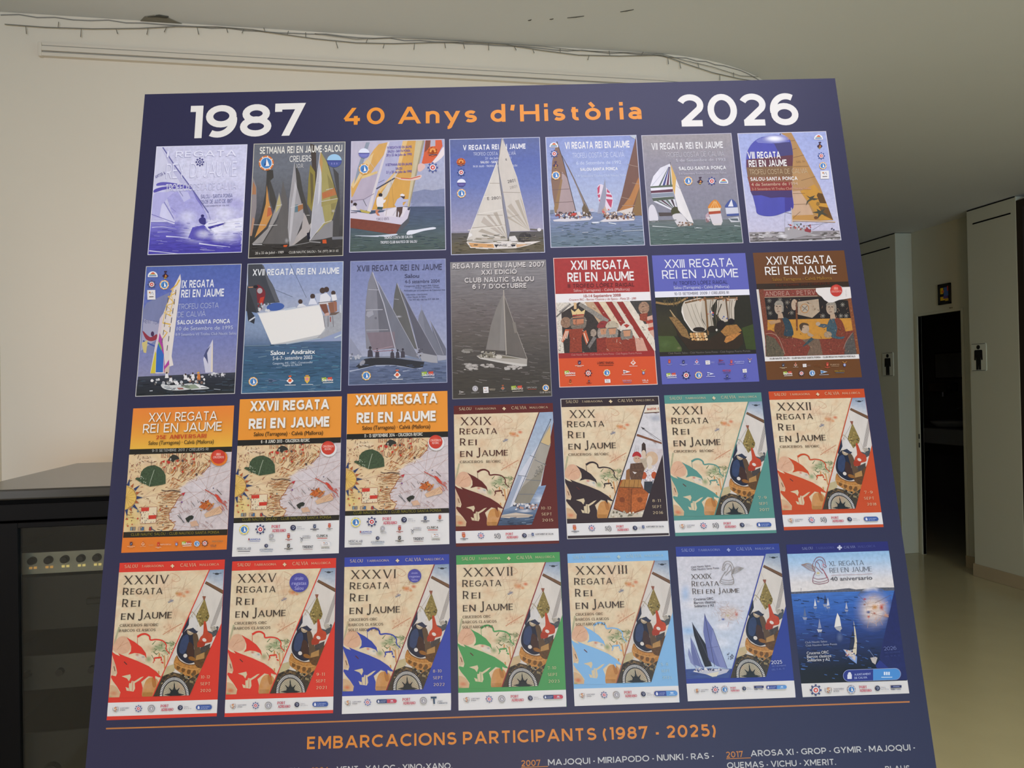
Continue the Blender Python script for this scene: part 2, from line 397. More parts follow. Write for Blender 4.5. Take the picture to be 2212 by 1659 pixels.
# rack gear seen through the glass: its own things, bolted in
def unit(name, lab, cat, z0, z1, m, deep=0.4, y=2.03):
    e = empty(name, (-0.60, y, z0), lab, cat)
    rel(MB().box(-0.86, -0.345, y, y+0.004, z0, z1).build('front_panel', m, bevel=0.001), e)
    rel(MB().box(-0.84, -0.365, y+0.004, y+deep, z0+0.003, z1-0.003).build('chassis', M_BLACK), e)
    return e
amp = unit('zone_amplifier', 'pale grey rack amplifier with row of black knobs behind the glass door', 'amplifier', 0.992, 1.042, M_AMP)
for i in range(9):
    x = -0.777+0.0352*i
    if x > -0.40: break
    k = MB().lathe((x, 2.03, 1.024), [(0.0, -0.014), (0.0075, -0.014), (0.0085, -0.012), (0.0095, 0.0)], 18, 'y').build('knob', M_KNOB); rel(k, amp)
    for dx in (-0.0045, 0.0055):
        rel(MB().box(x+dx-0.003, x+dx+0.003, 2.0275, 2.031, 1.0045, 1.0095).build('indicator', M_LEDO if i < 2 else M_LED), amp)
u = unit('rack_drawer', 'dark rack drawer front below the grey amplifier', 'rack drawer', 0.86, 0.985, mat('drawer_front', '24221F', 0.5))
rel(MB().box(-0.66, -0.54, 2.018, 2.03, 0.915, 0.93).build('handle', M_KNOB, bevel=0.003), u)
u = unit('mixer_unit', 'dark grey rack mixer lower in the equipment rack', 'mixer', 0.72, 0.80, M_EQUIP)
for i in range(6): rel(MB().cyl((-0.79+0.07*i, 2.018, 0.76), (-0.79+0.07*i, 2.03, 0.76), 0.008, 0.009, 14).build('knob', M_KNOB), u)
u = unit('power_amplifier', 'tall dark power amplifier low in the equipment rack', 'amplifier', 0.42, 0.62, mat('power_amp_front', '2C2A26', 0.5))
for i in range(2): rel(MB().cyl((-0.74+0.26*i, 2.012, 0.53), (-0.74+0.26*i, 2.03, 0.53), 0.018, 0.02, 20).build('knob', M_KNOB), u)
bx = MB().box(-0.50, -0.35, 2.05, 2.30, FL+0.0705, 0.30).build('storage_box', mat('beige_cardboard', '8E8468', 0.7, 0.2)); tag(bx, 'beige cardboard box on the floor of the rack behind glass', 'box')

# ---------------------------------------------------------------- the printed board: one metre wide, leaning back
BR = Matrix(((0.999439, 0.032332, -0.008776), (-0.029333, 0.971077, 0.236958), (0.016183, -0.236568, 0.97148)))
BT = Vector((-0.528182, -0.416812, 1.132177))
C2W = Matrix((rgt, -upv, fwd)).transposed()
BV = 1450.0
def board_world(u, v): return CAM_POS + C2W @ (BR @ Vector((u/1000, v/1000, 0)) + BT)
bx_, by_, bz_ = C2W @ BR.col[0], -(C2W @ BR.col[1]), -(C2W @ BR.col[2])
BROT = Matrix((bx_, by_, bz_)).transposed()
board = empty('display_board', board_world(500, BV), 'large navy blue display board of sailing posters headed 1987 and 2026', 'display board', BROT.to_euler())
# measured enlargements of the board: where each begins, and its scale
HB = Matrix((BR.col[0], BR.col[1], BT)).transposed().inverted()
CROPS = {'Z1':(310,290,450,2212),'Z2':(740,285,450,2212),'Z3':(1160,275,450,2212),'Z4':(1570,270,270,1600),'Z5':(280,550,480,2212),'Z6':(740,545,480,2212),
 'Z7':(1180,535,480,2212),'Z8':(1600,530,300,1555),'A':(250,840,500,2212),'B':(730,835,500,2212),'C':(1190,840,500,2212),'D':(1640,820,300,1382),
 'E':(220,1190,520,2212),'F':(720,1180,520,2212),'G':(1210,1165,520,2212),'H':(1680,1160,310,1390),'P':(0,0,1,1)}
def mm(crop, x, y):
    """board millimetres (right, down from the top left corner) of a point on an enlargement"""
    X0, Y0, w, n = CROPS[crop]
    q = HB @ Vector(((X0+x*w/n-1106)/1700, (Y0+y*w/n-829.5)/1700, 1))
    return (q.x/q.z*1000, q.y/q.z*1000)

def print_mat(name, sx=0, sy=0, amt=0.0, det=5, warm=None):
    """ink on the board: colour attribute, a little mottling, satin finish"""
    m = bpy.data.materials.new(name); m.use_nodes = True
    nt = m.node_tree; b = nt.nodes['Principled BSDF']
    b.inputs['Roughness'].default_value = 0.46; b.inputs['Specular IOR Level'].default_value = 0.25
    a = nt.nodes.new('ShaderNodeVertexColor'); a.layer_name = 'Col'
    out = a.outputs['Color']
    if amt:
        tc = nt.nodes.new('ShaderNodeTexCoord'); mp = nt.nodes.new('ShaderNodeMapping')
        mp.inputs['Scale'].default_value = (sx, sy, 1)
        n = nt.nodes.new('ShaderNodeTexNoise'); n.inputs['Scale'].default_value = 1.0; n.inputs['Detail'].default_value = det; n.inputs['Roughness'].default_value = 0.6
        r = nt.nodes.new('ShaderNodeMapRange'); r.inputs['From Min'].default_value = 0.25; r.inputs['From Max'].default_value = 0.75
        r.inputs['To Min'].default_value = 1-amt; r.inputs['To Max'].default_value = 1+amt
        v = nt.nodes.new('ShaderNodeVectorMath'); v.operation = 'SCALE'
        nt.links.new(tc.outputs['Object'], mp.inputs['Vector']); nt.links.new(mp.outputs[0], n.inputs['Vector'])
        nt.links.new(n.outputs['Fac'], r.inputs['Value']); nt.links.new(out, v.inputs[0]); nt.links.new(r.outputs[0], v.inputs['Scale'])
        out = v.outputs[0]
        if warm:
            n2 = nt.nodes.new('ShaderNodeTexNoise'); n2.inputs['Scale'].default_value = 1.0; n2.inputs['Detail'].default_value = 6
            mp2 = nt.nodes.new('ShaderNodeMapping'); mp2.inputs['Scale'].default_value = (60, 75, 1); mp2.inputs['Location'].default_value = (3, 7, 0)
            nt.links.new(tc.outputs['Object'], mp2.inputs['Vector']); nt.links.new(mp2.outputs[0], n2.inputs['Vector'])
            r2 = nt.nodes.new('ShaderNodeMapRange'); r2.inputs['From Min'].default_value = 0.48; r2.inputs['From Max'].default_value = 0.72; r2.inputs['To Max'].default_value = 0.55
            nt.links.new(n2.outputs['Fac'], r2.inputs['Value'])
            mx = nt.nodes.new('ShaderNodeMix'); mx.data_type = 'RGBA'
            nt.links.new(r2.outputs[0], mx.inputs['Factor']); nt.links.new(out, mx.inputs['A'])
            mx.inputs['B'].default_value = (*warm, 1); out = mx.outputs['Result']
    nt.links.new(out, b.inputs['Base Color'])
    return m
GAIN = 0.77                                   # print reflectance for a tone read off the photo
VEIL = (0.014, 0.009, 0.006, 0.004)            # the sheen of the satin print, strongest in the upper rows
def ink(h, veil=0.0):
    return tuple(max(c-veil, 0.0015)*GAIN for c in lin(h))
MATS = {'ink': print_mat('print_ink'), 'photo': print_mat('print_photo', 190, 190, 0.15), 'sea': print_mat('print_sea', 60, 420, 0.30),
        'rough': print_mat('print_engraving', 420, 420, 0.42, det=3), 'map': print_mat('print_parchment', 160, 160, 0.11, warm=[c*GAIN for c in lin('CBA07A')]),
        'cloth': print_mat('print_sailcloth', 90, 30, 0.09)}
MKEYS = list(MATS)
DZ = 4e-6

def clip_poly(poly, clip):
    out = poly
    n = len(clip)
    area2 = sum(clip[i][0]*clip[(i+1) % n][1]-clip[(i+1) % n][0]*clip[i][1] for i in range(n))
    sg = 1 if area2 > 0 else -1
    for i in range(n):
        a, b = clip[i], clip[(i+1) % n]
        inside = lambda p: sg*((b[0]-a[0])*(p[1]-a[1])-(b[1]-a[1])*(p[0]-a[0])) >= -1e-9
        res = []
        for k in range(len(out)):
            p, q = out[k-1], out[k]
            ip, iq = inside(p), inside(q)
            if ip != iq:
                d1 = (b[0]-a[0])*(p[1]-a[1])-(b[1]-a[1])*(p[0]-a[0]); d2 = (b[0]-a[0])*(q[1]-a[1])-(b[1]-a[1])*(q[0]-a[0])
                t = d1/(d1-d2); res.append(tuple(p[j]+(q[j]-p[j])*t for j in range(len(p))))
            if iq: res.append(q)
        out = res
        if not out: return []
    return out

def arc(cx, cy, rx, ry, a0, a1, n=14):
    return [(cx+rx*math.cos(math.radians(a0+(a1-a0)*i/n)), cy+ry*math.sin(math.radians(a0+(a1-a0)*i/n))) for i in range(n+1)]

# drawn alphabet: centre lines in cap heights (y up)
A_ = arc
GL = {
 'A': (.92, [[(0,0),(.46,1)],[(.92,0),(.46,1)],[(.15,.27),(.77,.27)]]),
 'B': (.68, [[(0,0),(0,1)],[(0,1)]+A_(.38,.765,.25,.235,90,-90)+[(0,.53)],[(.3,.53)]+A_(.40,.265,.28,.265,90,-90)+[(0,0)]]),
 'C': (.84, [A_(.49,.5,.49,.5,44,316,24)]),
 'D': (.80, [[(0,0),(0,1)],[(0,1)]+A_(.32,.5,.48,.5,90,-90,18)+[(0,0)]]),
 'E': (.60, [[(0,0),(0,1)],[(0,1),(.60,1)],[(0,.52),(.53,.52)],[(0,0),(.60,0)]]),
 'F': (.58, [[(0,0),(0,1)],[(0,1),(.58,1)],[(0,.47),(.50,.47)]]),
 'G': (.86, [A_(.49,.5,.49,.5,44,322,24),[(.86,.08),(.86,.5)],[(.88,.47),(.58,.47)]]),
 'H': (.76, [[(0,0),(0,1)],[(.76,0),(.76,1)],[(0,.51),(.76,.51)]]),
 'I': (0, [[(0,0),(0,1)]]),
 'J': (.44, [[(.44,1),(.44,.26)]+A_(.20,.26,.24,.26,0,-140,10)]),
 'K': (.72, [[(0,0),(0,1)],[(.68,1),(.05,.38)],[(.24,.56),(.72,0)]]),
 'L': (.56, [[(0,0),(0,1)],[(0,0),(.56,0)]]),
 'M': (.94, [[(0,0),(0,1)],[(0,1),(.47,.2)],[(.94,1),(.47,.2)],[(.94,0),(.94,1)]]),
 'N': (.76, [[(0,0),(0,1)],[(0,1),(.76,0)],[(.76,0),(.76,1)]]),
 'O': (.98, [A_(.49,.5,.49,.5,0,360,32)]),
 'P': (.64, [[(0,0),(0,1)],[(0,1)]+A_(.34,.69,.30,.31,90,-90)+[(0,.38)]]),
 'Q': (.98, [A_(.49,.5,.49,.5,0,360,32),[(.55,.2),(.9,-.14)]]),
 'R': (.66, [[(0,0),(0,1)],[(0,1)]+A_(.34,.70,.30,.30,90,-90)+[(0,.40)],[(.32,.40),(.66,0)]]),
 'S': (.64, [A_(.34,.755,.31,.245,28,270,16)+A_(.33,.255,.33,.255,90,-150,16)[1:]]),
 'T': (.70, [[(0,1),(.70,1)],[(.35,0),(.35,1)]]),
 'U': (.74, [[(0,1),(0,.37)]+A_(.37,.37,.37,.37,180,360)+[(.74,1)]]),
 'V': (.86, [[(0,1),(.43,0)],[(.86,1),(.43,0)]]),
 'W': (1.3, [[(0,1),(.34,0)],[(.65,1),(.34,0)],[(.65,1),(.96,0)],[(1.3,1),(.96,0)]]),
 'X': (.80, [[(0,1),(.80,0)],[(.80,1),(0,0)]]),
 'Y': (.80, [[(0,1),(.40,.42)],[(.80,1),(.40,.42)],[(.40,0),(.40,.5)]]),
 'Z': (.66, [[(0,1),(.66,1)],[(.66,1),(0,0)],[(0,0),(.66,0)]]),
 '0': (.68, [A_(.34,.5,.34,.5,0,360,28)]),
 '1': (.24, [[(.24,0),(.24,1)],[(0,1),(.24,1)]]),
 '2': (.62, [A_(.29,.70,.30,.30,158,-32,16)+[(.08,.03)],[(0,0),(.62,0)]]),
 '3': (.60, [[(.04,1),(.57,1)],[(.57,.98),(.25,.60)],A_(.28,.30,.32,.30,100,-148,16)]),
 '4': (.72, [[(.44,1),(.0,.26)],[(0,.26),(.72,.26)],[(.52,0),(.52,.52)]]),
 '5': (.60, [[(.10,1),(.56,1)],[(.10,1),(.07,.56)],[(.07,.60)]+A_(.28,.31,.32,.31,88,-148,16)]),
 '6': (.64, [A_(.33,.31,.31,.31,0,360,24),A_(.40,.46,.40,.54,62,190,14)]),
 '7': (.64, [[(0,1),(.64,1)],[(.62,1),(.20,0)],[(0,1),(0,.80)]]),
 '8': (.64, [A_(.32,.755,.27,.245,0,360,22),A_(.32,.265,.32,.265,0,360,24)]),
 '9': (.64, [A_(.31,.69,.31,.31,0,360,24),A_(.24,.54,.40,.54,242,370,14)]),
 '-': (.26, [[(0,.36),(.26,.36)]]), '.': (0, [[(0,0),(0,.10)]]), ',': (0, [[(0,.12),(-.05,-.12)]]), '/': (.40, [[(0,-.08),(.40,1.06)]]),
 '(': (.16, [A_(.42,.45,.42,.66,128,232,12)]), ')': (.16, [A_(-.26,.45,.42,.66,52,-52,12)]), "'": (.05, [[(.05,1.0),(0,.70)]]), '_': (.55, [[(0,-.22),(.55,-.22)]]),
 'a': (.46, [A_(.22,.18,.22,.18,0,360,20),[(.46,0),(.46,.44)]+A_(.22,.44,.24,.24,0,140,10)]),
 'd': (.54, [A_(.27,.33,.27,.33,0,360,24),[(.54,0),(.54,1.06)]]),
 'i': (0, [[(0,0),(0,.70)],[(0,.90),(0,1.04)]]),
 'n': (.48, [[(0,0),(0,.70)],[(0,.40)]+A_(.24,.42,.24,.25,180,0)+[(.48,0)]]),
 'o': (.58, [A_(.29,.33,.29,.33,0,360,26)]),
 'r': (.26, [[(0,0),(0,.70)],A_(.24,.40,.24,.27,180,80,8)]),
 's': (.42, [A_(.21,.49,.20,.165,30,270,12)+A_(.20,.165,.21,.165,90,-150,12)[1:]]),
 't': (.30, [[(.09,.86),(.09,.20)]+A_(.25,.18,.16,.18,180,290,8),[(-.04,.60),(.30,.60)]]),
 'y': (.56, [[(0,.70),(.29,.02)],[(.56,.70),(.22,-.12)]+A_(.08,-.13,.13,.14,0,-100,6)]),
}
for base, acc, code in (('A','À',0),('O','Ò',0),('O','Ó',1),('A','Á',1),('o','ò',0),('I','Í',1)):
    w_, st = GL[base]; hgt = .84 if base == 'o' else 1.12
    c_ = w_/2
    GL[acc] = (w_, st+[[(c_-.14, hgt+.20),(c_+.06, hgt)] if code == 0 else [(c_+.14, hgt+.20),(c_-.06, hgt)]])
GL['Ç'] = (GL['C'][0], GL['C'][1]+[[(.46,-.04),(.44,-.22)]])
GL['·'] = (0, [[(0,.32),(0,.48)]])

def glyph_polys(ch, w, serif):
    """quads of one letter of cap height 1, stroke width w"""
    W0, strokes = GL[ch]
    out = []
    ends = [p for s in strokes if s[0] != s[-1] for p in (s[0], s[-1])]
    for s in strokes:
        closed = s[0] == s[-1] or (abs(s[0][0]-s[-1][0])+abs(s[0][1]-s[-1][1]) < 1e-6)
        raw = s[:-1] if closed else s
        raw = [p for i, p in enumerate(raw) if i == 0 or abs(p[0]-raw[i-1][0])+abs(p[1]-raw[i-1][1]) > 1e-4]
        P = [(x+w/2, w/2+y*(1-w) if 0 <= y <= 1 else (y if y < 0 else y)) for x, y in raw]
        n = len(P)
        if not closed:
            for i, j in ((0, 1), (n-1, n-2)):
                if raw[i][1] in (0, 1) and abs(raw[j][1]-raw[i][1]) > .25*abs(raw[j][0]-raw[i][0]): P[i] = (P[i][0], raw[i][1])
        def wd(dx, dy):
            if not serif: return w
            l = math.hypot(dx, dy) or 1
            if abs(dx) > .15*l and dx*dy > 0 and n == 2: return w*.62
            return w*(.50+.50*abs(dy)/l)
        L = []; Rr = []
        for i in range(n):
            a = P[i-1] if (i > 0 or closed) else None
            c = P[(i+1) % n] if (i < n-1 or closed) else None
            p = P[i]
            d1 = (p[0]-a[0], p[1]-a[1]) if a else None
            d2 = (c[0]-p[0], c[1]-p[1]) if c else None
            d1 = d1 or d2; d2 = d2 or d1
            l1 = math.hypot(*d1) or 1e-9; l2 = math.hypot(*d2) or 1e-9
            n1 = (-d1[1]/l1, d1[0]/l1); n2 = (-d2[1]/l2, d2[0]/l2)
            m_ = (n1[0]+n2[0], n1[1]+n2[1]); lm = math.hypot(*m_) or 1e-9
            m_ = (m_[0]/lm, m_[1]/lm)
            k = 1/max(.45, m_[0]*n1[0]+m_[1]*n1[1])
            ww = (wd(*d1)+wd(*d2))/4*k
            q, r = (p[0]+m_[0]*ww, p[1]+m_[1]*ww), (p[0]-m_[0]*ww, p[1]-m_[1]*ww)
            if not closed and i in (0, n-1):
                y0 = raw[i][1]; dd = d2 if i == 0 else d1
                if y0 in (0, 1, .70, 1.06) and abs(dd[1]) > .35*math.hypot(*dd) and not (y0 == .70 and ch not in 'nriy') and not (y0 == 1.06 and ch != 'd'):
                    t = lambda z: (z[0]+dd[0]*(y0-z[1])/dd[1], y0)
                    q, r = t(q), t(r)
                    if serif and y0 in (0, 1) and sum(1 for e in ends if abs(e[0]-raw[i][0])+abs(e[1]-y0) < .12) == 1:
                        cx = (q[0]+r[0])/2; hw = abs(q[0]-r[0])/2+.075; sg = .05 if y0 == 0 else -.05
                        out.append([(cx-hw, y0), (cx+hw, y0), (cx+hw*.55, y0+sg), (cx-hw*.55, y0+sg)])
            L.append(q); Rr.append(r)
        for i in range(n if closed else n-1):
            j = (i+1) % n
            out.append([L[i], L[j], Rr[j], Rr[i]])
    return W0+w, out

_fonts = {}
def font_mesh(fn, s):
    key = (fn, s)
    if key in _fonts: return _fonts[key]
    cu = bpy.data.curves.new('lettering', 'FONT'); cu.body = s; cu.size = 1; cu.resolution_u = 3
    o = bpy.data.objects.new('lettering', cu); COL.objects.link(o)
    dg = bpy.context.evaluated_depsgraph_get()
    me = o.evaluated_get(dg).to_mesh()
    me.calc_loop_triangles()
    vs = [(v.co.x, v.co.y) for v in me.vertices]
    tr = [tuple(vs[i] for i in t.vertices) for t in me.loop_triangles]
    o.evaluated_get(dg).to_mesh_clear()
    bpy.data.objects.remove(o); bpy.data.curves.remove(cu)
    _fonts[key] = tr
    return tr
_capH = None

class Sheet:
    """draws ink on the board from points on an enlargement; optional move from one printed rectangle to another"""
    def __init__(s, crop, veil=0.0, src=None, dst=None, z0=0.0):
        s.crop = crop; s.veil = veil; s.src = src; s.dst = dst
        s.clip = None; s.z = z0; s.v = []; s.c = []; s.f = []; s.mi = []; s.marks = []; s.hist = []
    def m(s, p):
        q = mm(s.crop, p[0], p[1])
        if s.src:
            a, b = s.src, s.dst
            q = (b[0]+(q[0]-a[0])*(b[2]-b[0])/(a[2]-a[0]), b[1]+(q[1]-a[1])*(b[3]-b[1])/(a[3]-a[1]))
        return q
    def col(s, h, a=1.0): return ink(h, s.veil)+(a,)
    def up(s, k=1): s.z += DZ*k
    def raw(s, poly, cols, mk='ink'):
        """poly in board mm, convex; cols one rgba or one per corner"""
        if isinstance(cols[0], (int, float)): cols = [cols]*len(poly)
        P = [tuple(p[:2])+tuple(c) for p, c in zip(poly, cols)]
        if s.clip:
            P = clip_poly(P, s.clip)
            if len(P) < 3: return
        k = len(s.v)
        for p in P:
            s.v.append(((p[0]-500)/1000, (BV-p[1])/1000, s.z)); s.c.append(p[2:6])
        mi = MKEYS.index(mk)
        a2 = sum(P[i-1][0]*P[i][1]-P[i][0]*P[i-1][1] for i in range(len(P)))
        idx = list(range(k, k+len(P)))
        for i in range(1, len(P)-1): s.hist.append(P[0][:5]+P[i][:5]+P[i+1][:5]+(mi,))
        s.f.append(idx if a2 < 0 else idx[::-1]); s.mi.append(mi)
    def poly(s, pts, h, mk='ink', smooth=False, a=1.0, lift=True):
        if smooth: pts = smooth_closed(pts)
        q = [s.m(p) for p in pts]
        c = s.col(h, a) if isinstance(h, str) else h
        if lift: s.up()
        s.marks.append(len(s.f))
        if len(q) <= 3: return s.raw(q, c, mk)
        for t in tessellate_polygon([[Vector((x, y, 0)) for x, y in q]]):
            s.raw([q[i] for i in t], c, mk)
    def grad(s, quad, hs, mk='ink', n=8, side=False):
        """quad tl,tr,br,bl with colours spread from top to bottom (or left to right)"""
        tl, tr, br, bl = quad
        if side: tl, tr, br, bl = bl, tl, tr, br
        s.up()
        lp = lambda a, b, t: (a[0]+(b[0]-a[0])*t, a[1]+(b[1]-a[1])*t)
        cs = [s.col(h) for h in hs]
        def cc(t):
            k = min(int(t*(len(cs)-1)), len(cs)-2); f = t*(len(cs)-1)-k
            return tuple(cs[k][i]*(1-f)+cs[k+1][i]*f for i in range(4))
        for i in range(n):
            t0, t1 = i/n, (i+1)/n
            s.raw([s.m(p) for p in (lp(tl, bl, t0), lp(tr, br, t0), lp(tr, br, t1), lp(tl, bl, t1))], [cc(t0), cc(t0), cc(t1), cc(t1)], mk)
    def ell(s, cx, cy, rx, ry, h, mk='ink', n=24, rot=0, lift=True):
        c, d = math.cos(math.radians(rot)), math.sin(math.radians(rot))
        pts = []
        for i in range(n):
            t = 2*math.pi*i/n; x, y = rx*math.cos(t), ry*math.sin(t)
            pts.append((cx+x*c-y*d, cy+x*d+y*c))
        if lift: s.up()
        s.raw([s.m(p) for p in pts], s.col(h), mk)
    def under(s, pts):
        """colour and ink of what is already printed at each point (board mm)"""
        T = np.array(s.hist, dtype=float) if s.hist else np.zeros((0, 16))
        x0, y0 = pts.min(0); x1, y1 = pts.max(0)
        xs, ys = T[:, 0:15:5], T[:, 1:15:5]
        T = T[(xs.min(1) <= x1) & (xs.max(1) >= x0) & (ys.min(1) <= y1) & (ys.max(1) >= y0)]
        out = [None]*len(pts)
        if not len(T): return out
        ax, ay, bx, by, cx, cy = T[:, 0], T[:, 1], T[:, 5], T[:, 6], T[:, 10], T[:, 11]
        d = (by-cy)*(ax-cx)+(cx-bx)*(ay-cy); d[np.abs(d) < 1e-12] = 1e-12
        for i, (x, y) in enumerate(pts):
            l0 = ((by-cy)*(x-cx)+(cx-bx)*(y-cy))/d; l1 = ((cy-ay)*(x-cx)+(ax-cx)*(y-cy))/d; l2 = 1-l0-l1
            h = np.nonzero((l0 > -1e-6) & (l1 > -1e-6) & (l2 > -1e-6))[0]
            if len(h):
                k = h[-1]; out[i] = (T[k, 2:5]*l0[k]+T[k, 7:10]*l1[k]+T[k, 12:15]*l2[k], int(T[k, 15]))
        return out
    def soft(s, cx, cy, rx, ry, h, a=0.8, rot=0, n=20):
        """soft edged patch, blended with the ink already there"""
        c, d = math.cos(math.radians(rot)), math.sin(math.radians(rot))
        ks = (0.2, 0.4, 0.6, 0.8, 1.0)
        P = [(cx, cy)]
        for k in ks:
            for i in range(n):
                t = 2*math.pi*i/n; x, y = k*rx*math.cos(t), k*ry*math.sin(t); P.append((cx+x*c-y*d, cy+x*d+y*c))
        Q = [s.m(p) for p in P]
        U = s.under(np.array(Q)); col = s.col(h)
        mks = [u[1] for u in U if u]
        if not mks: return
        mk = MKEYS[max(set(mks), key=mks.count)]
        known = [u[0] for u in U if u]; base = sum(known)/len(known)
        C = []
        for i in range(len(Q)):
            k = 0 if i == 0 else ks[(i-1)//n]
            al = a*(0.5+0.5*math.cos(math.pi*k)); u = U[i][0] if U[i] else base
            C.append(tuple(u[j]*(1-al)+col[j]*al for j in range(3))+(1.0,))
        s.up()
        for i in range(n):
            j = (i+1) % n
            s.raw([Q[0], Q[1+i], Q[1+j]], [C[0], C[1+i], C[1+j]], mk)
            for r in range(len(ks)-1):
                o = 1+r*n; q = (o+i, o+n+i, o+n+j, o+j)
                if r == len(ks)-2 and any(U[z] is None for z in q): continue
                s.raw([Q[z] for z in q], [C[z] for z in q], mk)
    def line(s, pts, w, h, mk='ink', w1=None, smooth=False, lift=True):
        """open line of width w (tapering to w1), in enlargement units"""
        if smooth: pts = smooth_open(pts)
        if lift: s.up()
        n = len(pts); L = []; Rr = []
        for i in range(n):
            a = pts[max(i-1, 0)]; b = pts[min(i+1, n-1)]
            dx, dy = b[0]-a[0], b[1]-a[1]; l = math.hypot(dx, dy) or 1e-9
            ww = (w if w1 is None else w+(w1-w)*i/(n-1))/2
            L.append(s.m((pts[i][0]-dy/l*ww, pts[i][1]+dx/l*ww))); Rr.append(s.m((pts[i][0]+dy/l*ww, pts[i][1]-dx/l*ww)))
        c = s.col(h)
        for i in range(n-1): s.raw([L[i], L[i+1], Rr[i+1], Rr[i]], c, mk)
    def dots(s, n, box, hs, r0, r1, seed=1, mk='ink', asp=1.0, within=None):
        rn = random.Random(seed); s.up()
        for i in range(n):
            x, y = rn.uniform(box[0], box[2]), rn.uniform(box[1], box[3])
            if within and not in_poly((x, y), within): continue
            r = rn.uniform(r0, r1); k = rn.randint(5, 8)
            pts = [(x+r*asp*math.cos(2*math.pi*j/k)*rn.uniform(.7, 1.1), y+r*math.sin(2*math.pi*j/k)*rn.uniform(.7, 1.1)) for j in range(k)]
            s.up(0.25)
            s.raw([s.m(p) for p in pts], s.col(rn.choice(hs)), mk)
    def strokes(s, n, box, hs, l, w, ang, jit, seed=1, within=None, mk='ink'):
        rn = random.Random(seed); s.up()
        for i in range(n):
            x, y = rn.uniform(box[0], box[2]), rn.uniform(box[1], box[3])
            if within and not in_poly((x, y), within): continue
            a = math.radians(ang+rn.uniform(-jit, jit)); ll = l*rn.uniform(.5, 1.2)
            s.up(0.25)
            s.line([(x, y), (x+ll*math.cos(a), y+ll*math.sin(a))], w, rn.choice(hs), mk, lift=False)
    def text(s, t, p0, p1, h, col, w=.16, sp=.16, font='M', shadow=None, serif=False, bold=0.0, word=.56, a=1.0):
        """t between baseline ends p0, p1 with cap height h"""
        tris = []
        if font == 'M':
            x = 0
            for ch in t:
                if ch == ' ': x += word; continue
                wd, qs = glyph_polys(ch, w, serif)
                tris += [[(x+px, py) for px, py in q] for q in qs]
                x += wd+sp
            W0, x0, ch_ = x-sp, 0, 1.0
        else:
            global _capH
            if _capH is None: _capH = max(p[1] for q in font_mesh('b', 'H') for p in q)
            tris = [list(q) for q in font_mesh('b', t)]
            if not tris: return
            x0 = min(p[0] for q in tris for p in q); W0 = max(p[0] for q in tris for p in q)-x0; ch_ = _capH
            if bold or True:
                bold = max(bold, .008); base = tris; tris = []
                for dx, dy in ((-bold, 0), (bold, 0), (0, bold*.7), (0, -bold*.7)): tris += [[(px+dx, py+dy) for px, py in q] for q in base]
        def lay(dx, dy, c):
            s.up()
            a0, a1 = s.m((p0[0]+dx, p0[1]+dy)), s.m((p1[0]+dx, p1[1]+dy)); top = s.m((p0[0]+dx, p0[1]+dy-h))
            hh = abs(top[1]-a0[1]); d = (a1[0]-a0[0], a1[1]-a0[1]); l = math.hypot(*d) or 1e-9
            u = (d[1]/l, -d[0]/l)
            zb = s.z
            for k, q in enumerate(tris):
                s.z = zb+((k % 20)*1e-6 if font == 'M' else (k*4//len(tris))*3e-6)
                s.raw([(a0[0]+d[0]*(px-x0)/W0+u[0]*hh*py/ch_, a0[1]+d[1]*(px-x0)/W0+u[1]*hh*py/ch_) for px, py in q], c)
        if shadow: lay(shadow[1], shadow[2], s.col(shadow[0])); s.z += 2.2e-5
        lay(0, 0, s.col(col, a))
        s.z += 2.2e-5
    def flush(s, name, parent, label=None):
        if not s.f: return None
        if name == 'colour_bands':
            cut = sorted(set([0]+s.marks+[len(s.f)]))
            F, MI, V, C_ = s.f, s.mi, s.v, s.c
            for a, b in zip(cut, cut[1:]):
                use = sorted({i for f in F[a:b] for i in f}); ix = {v: i for i, v in enumerate(use)}
                s.v = [V[i] for i in use]; s.c = [C_[i] for i in use]; s.f = [[ix[i] for i in f] for f in F[a:b]]; s.mi = MI[a:b]
                s.flush('colour_band', parent)
            s.marks = []; return None
        me = bpy.data.meshes.new(name)
        me.from_pydata(s.v, [], s.f)
        at = me.color_attributes.new('Col', 'FLOAT_COLOR', 'POINT')
        at.data.foreach_set('color', [x for c in s.c for x in (c[0], c[1], c[2], 1.0)])
        used = sorted(set(s.mi))
        for k in used: me.materials.append(MATS[MKEYS[k]])
        me.polygons.foreach_set('material_index', [used.index(i) for i in s.mi])
        me.update()
        o = bpy.data.objects.new(name, me); COL.objects.link(o); o.parent = parent
        if label: o['label'] = label
        s.v = []; s.c = []; s.f = []; s.mi = []; s.marks = []
        return o

def in_poly(p, poly):
    r = False; n = len(poly)
    for i in range(n):
        a, b = poly[i], poly[i-1]
        if (a[1] > p[1]) != (b[1] > p[1]) and p[0] < (b[0]-a[0])*(p[1]-a[1])/(b[1]-a[1])+a[0]: r = not r
    return r
def _cr(p0, p1, p2, p3, t):
    return tuple(0.5*((2*p1[i])+(-p0[i]+p2[i])*t+(2*p0[i]-5*p1[i]+4*p2[i]-p3[i])*t*t+(-p0[i]+3*p1[i]-3*p2[i]+p3[i])*t**3) for i in (0, 1))
def smooth_closed(p, k=4):
    n = len(p); return [_cr(p[i-1], p[i], p[(i+1) % n], p[(i+2) % n], j/k) for i in range(n) for j in range(k)]
def smooth_open(p, k=5):
    n = len(p); o = []
    for i in range(n-1):
        for j in range(k): o.append(_cr(p[max(i-1, 0)], p[i], p[i+1], p[min(i+2, n-1)], j/k))
    return o+[p[-1]]

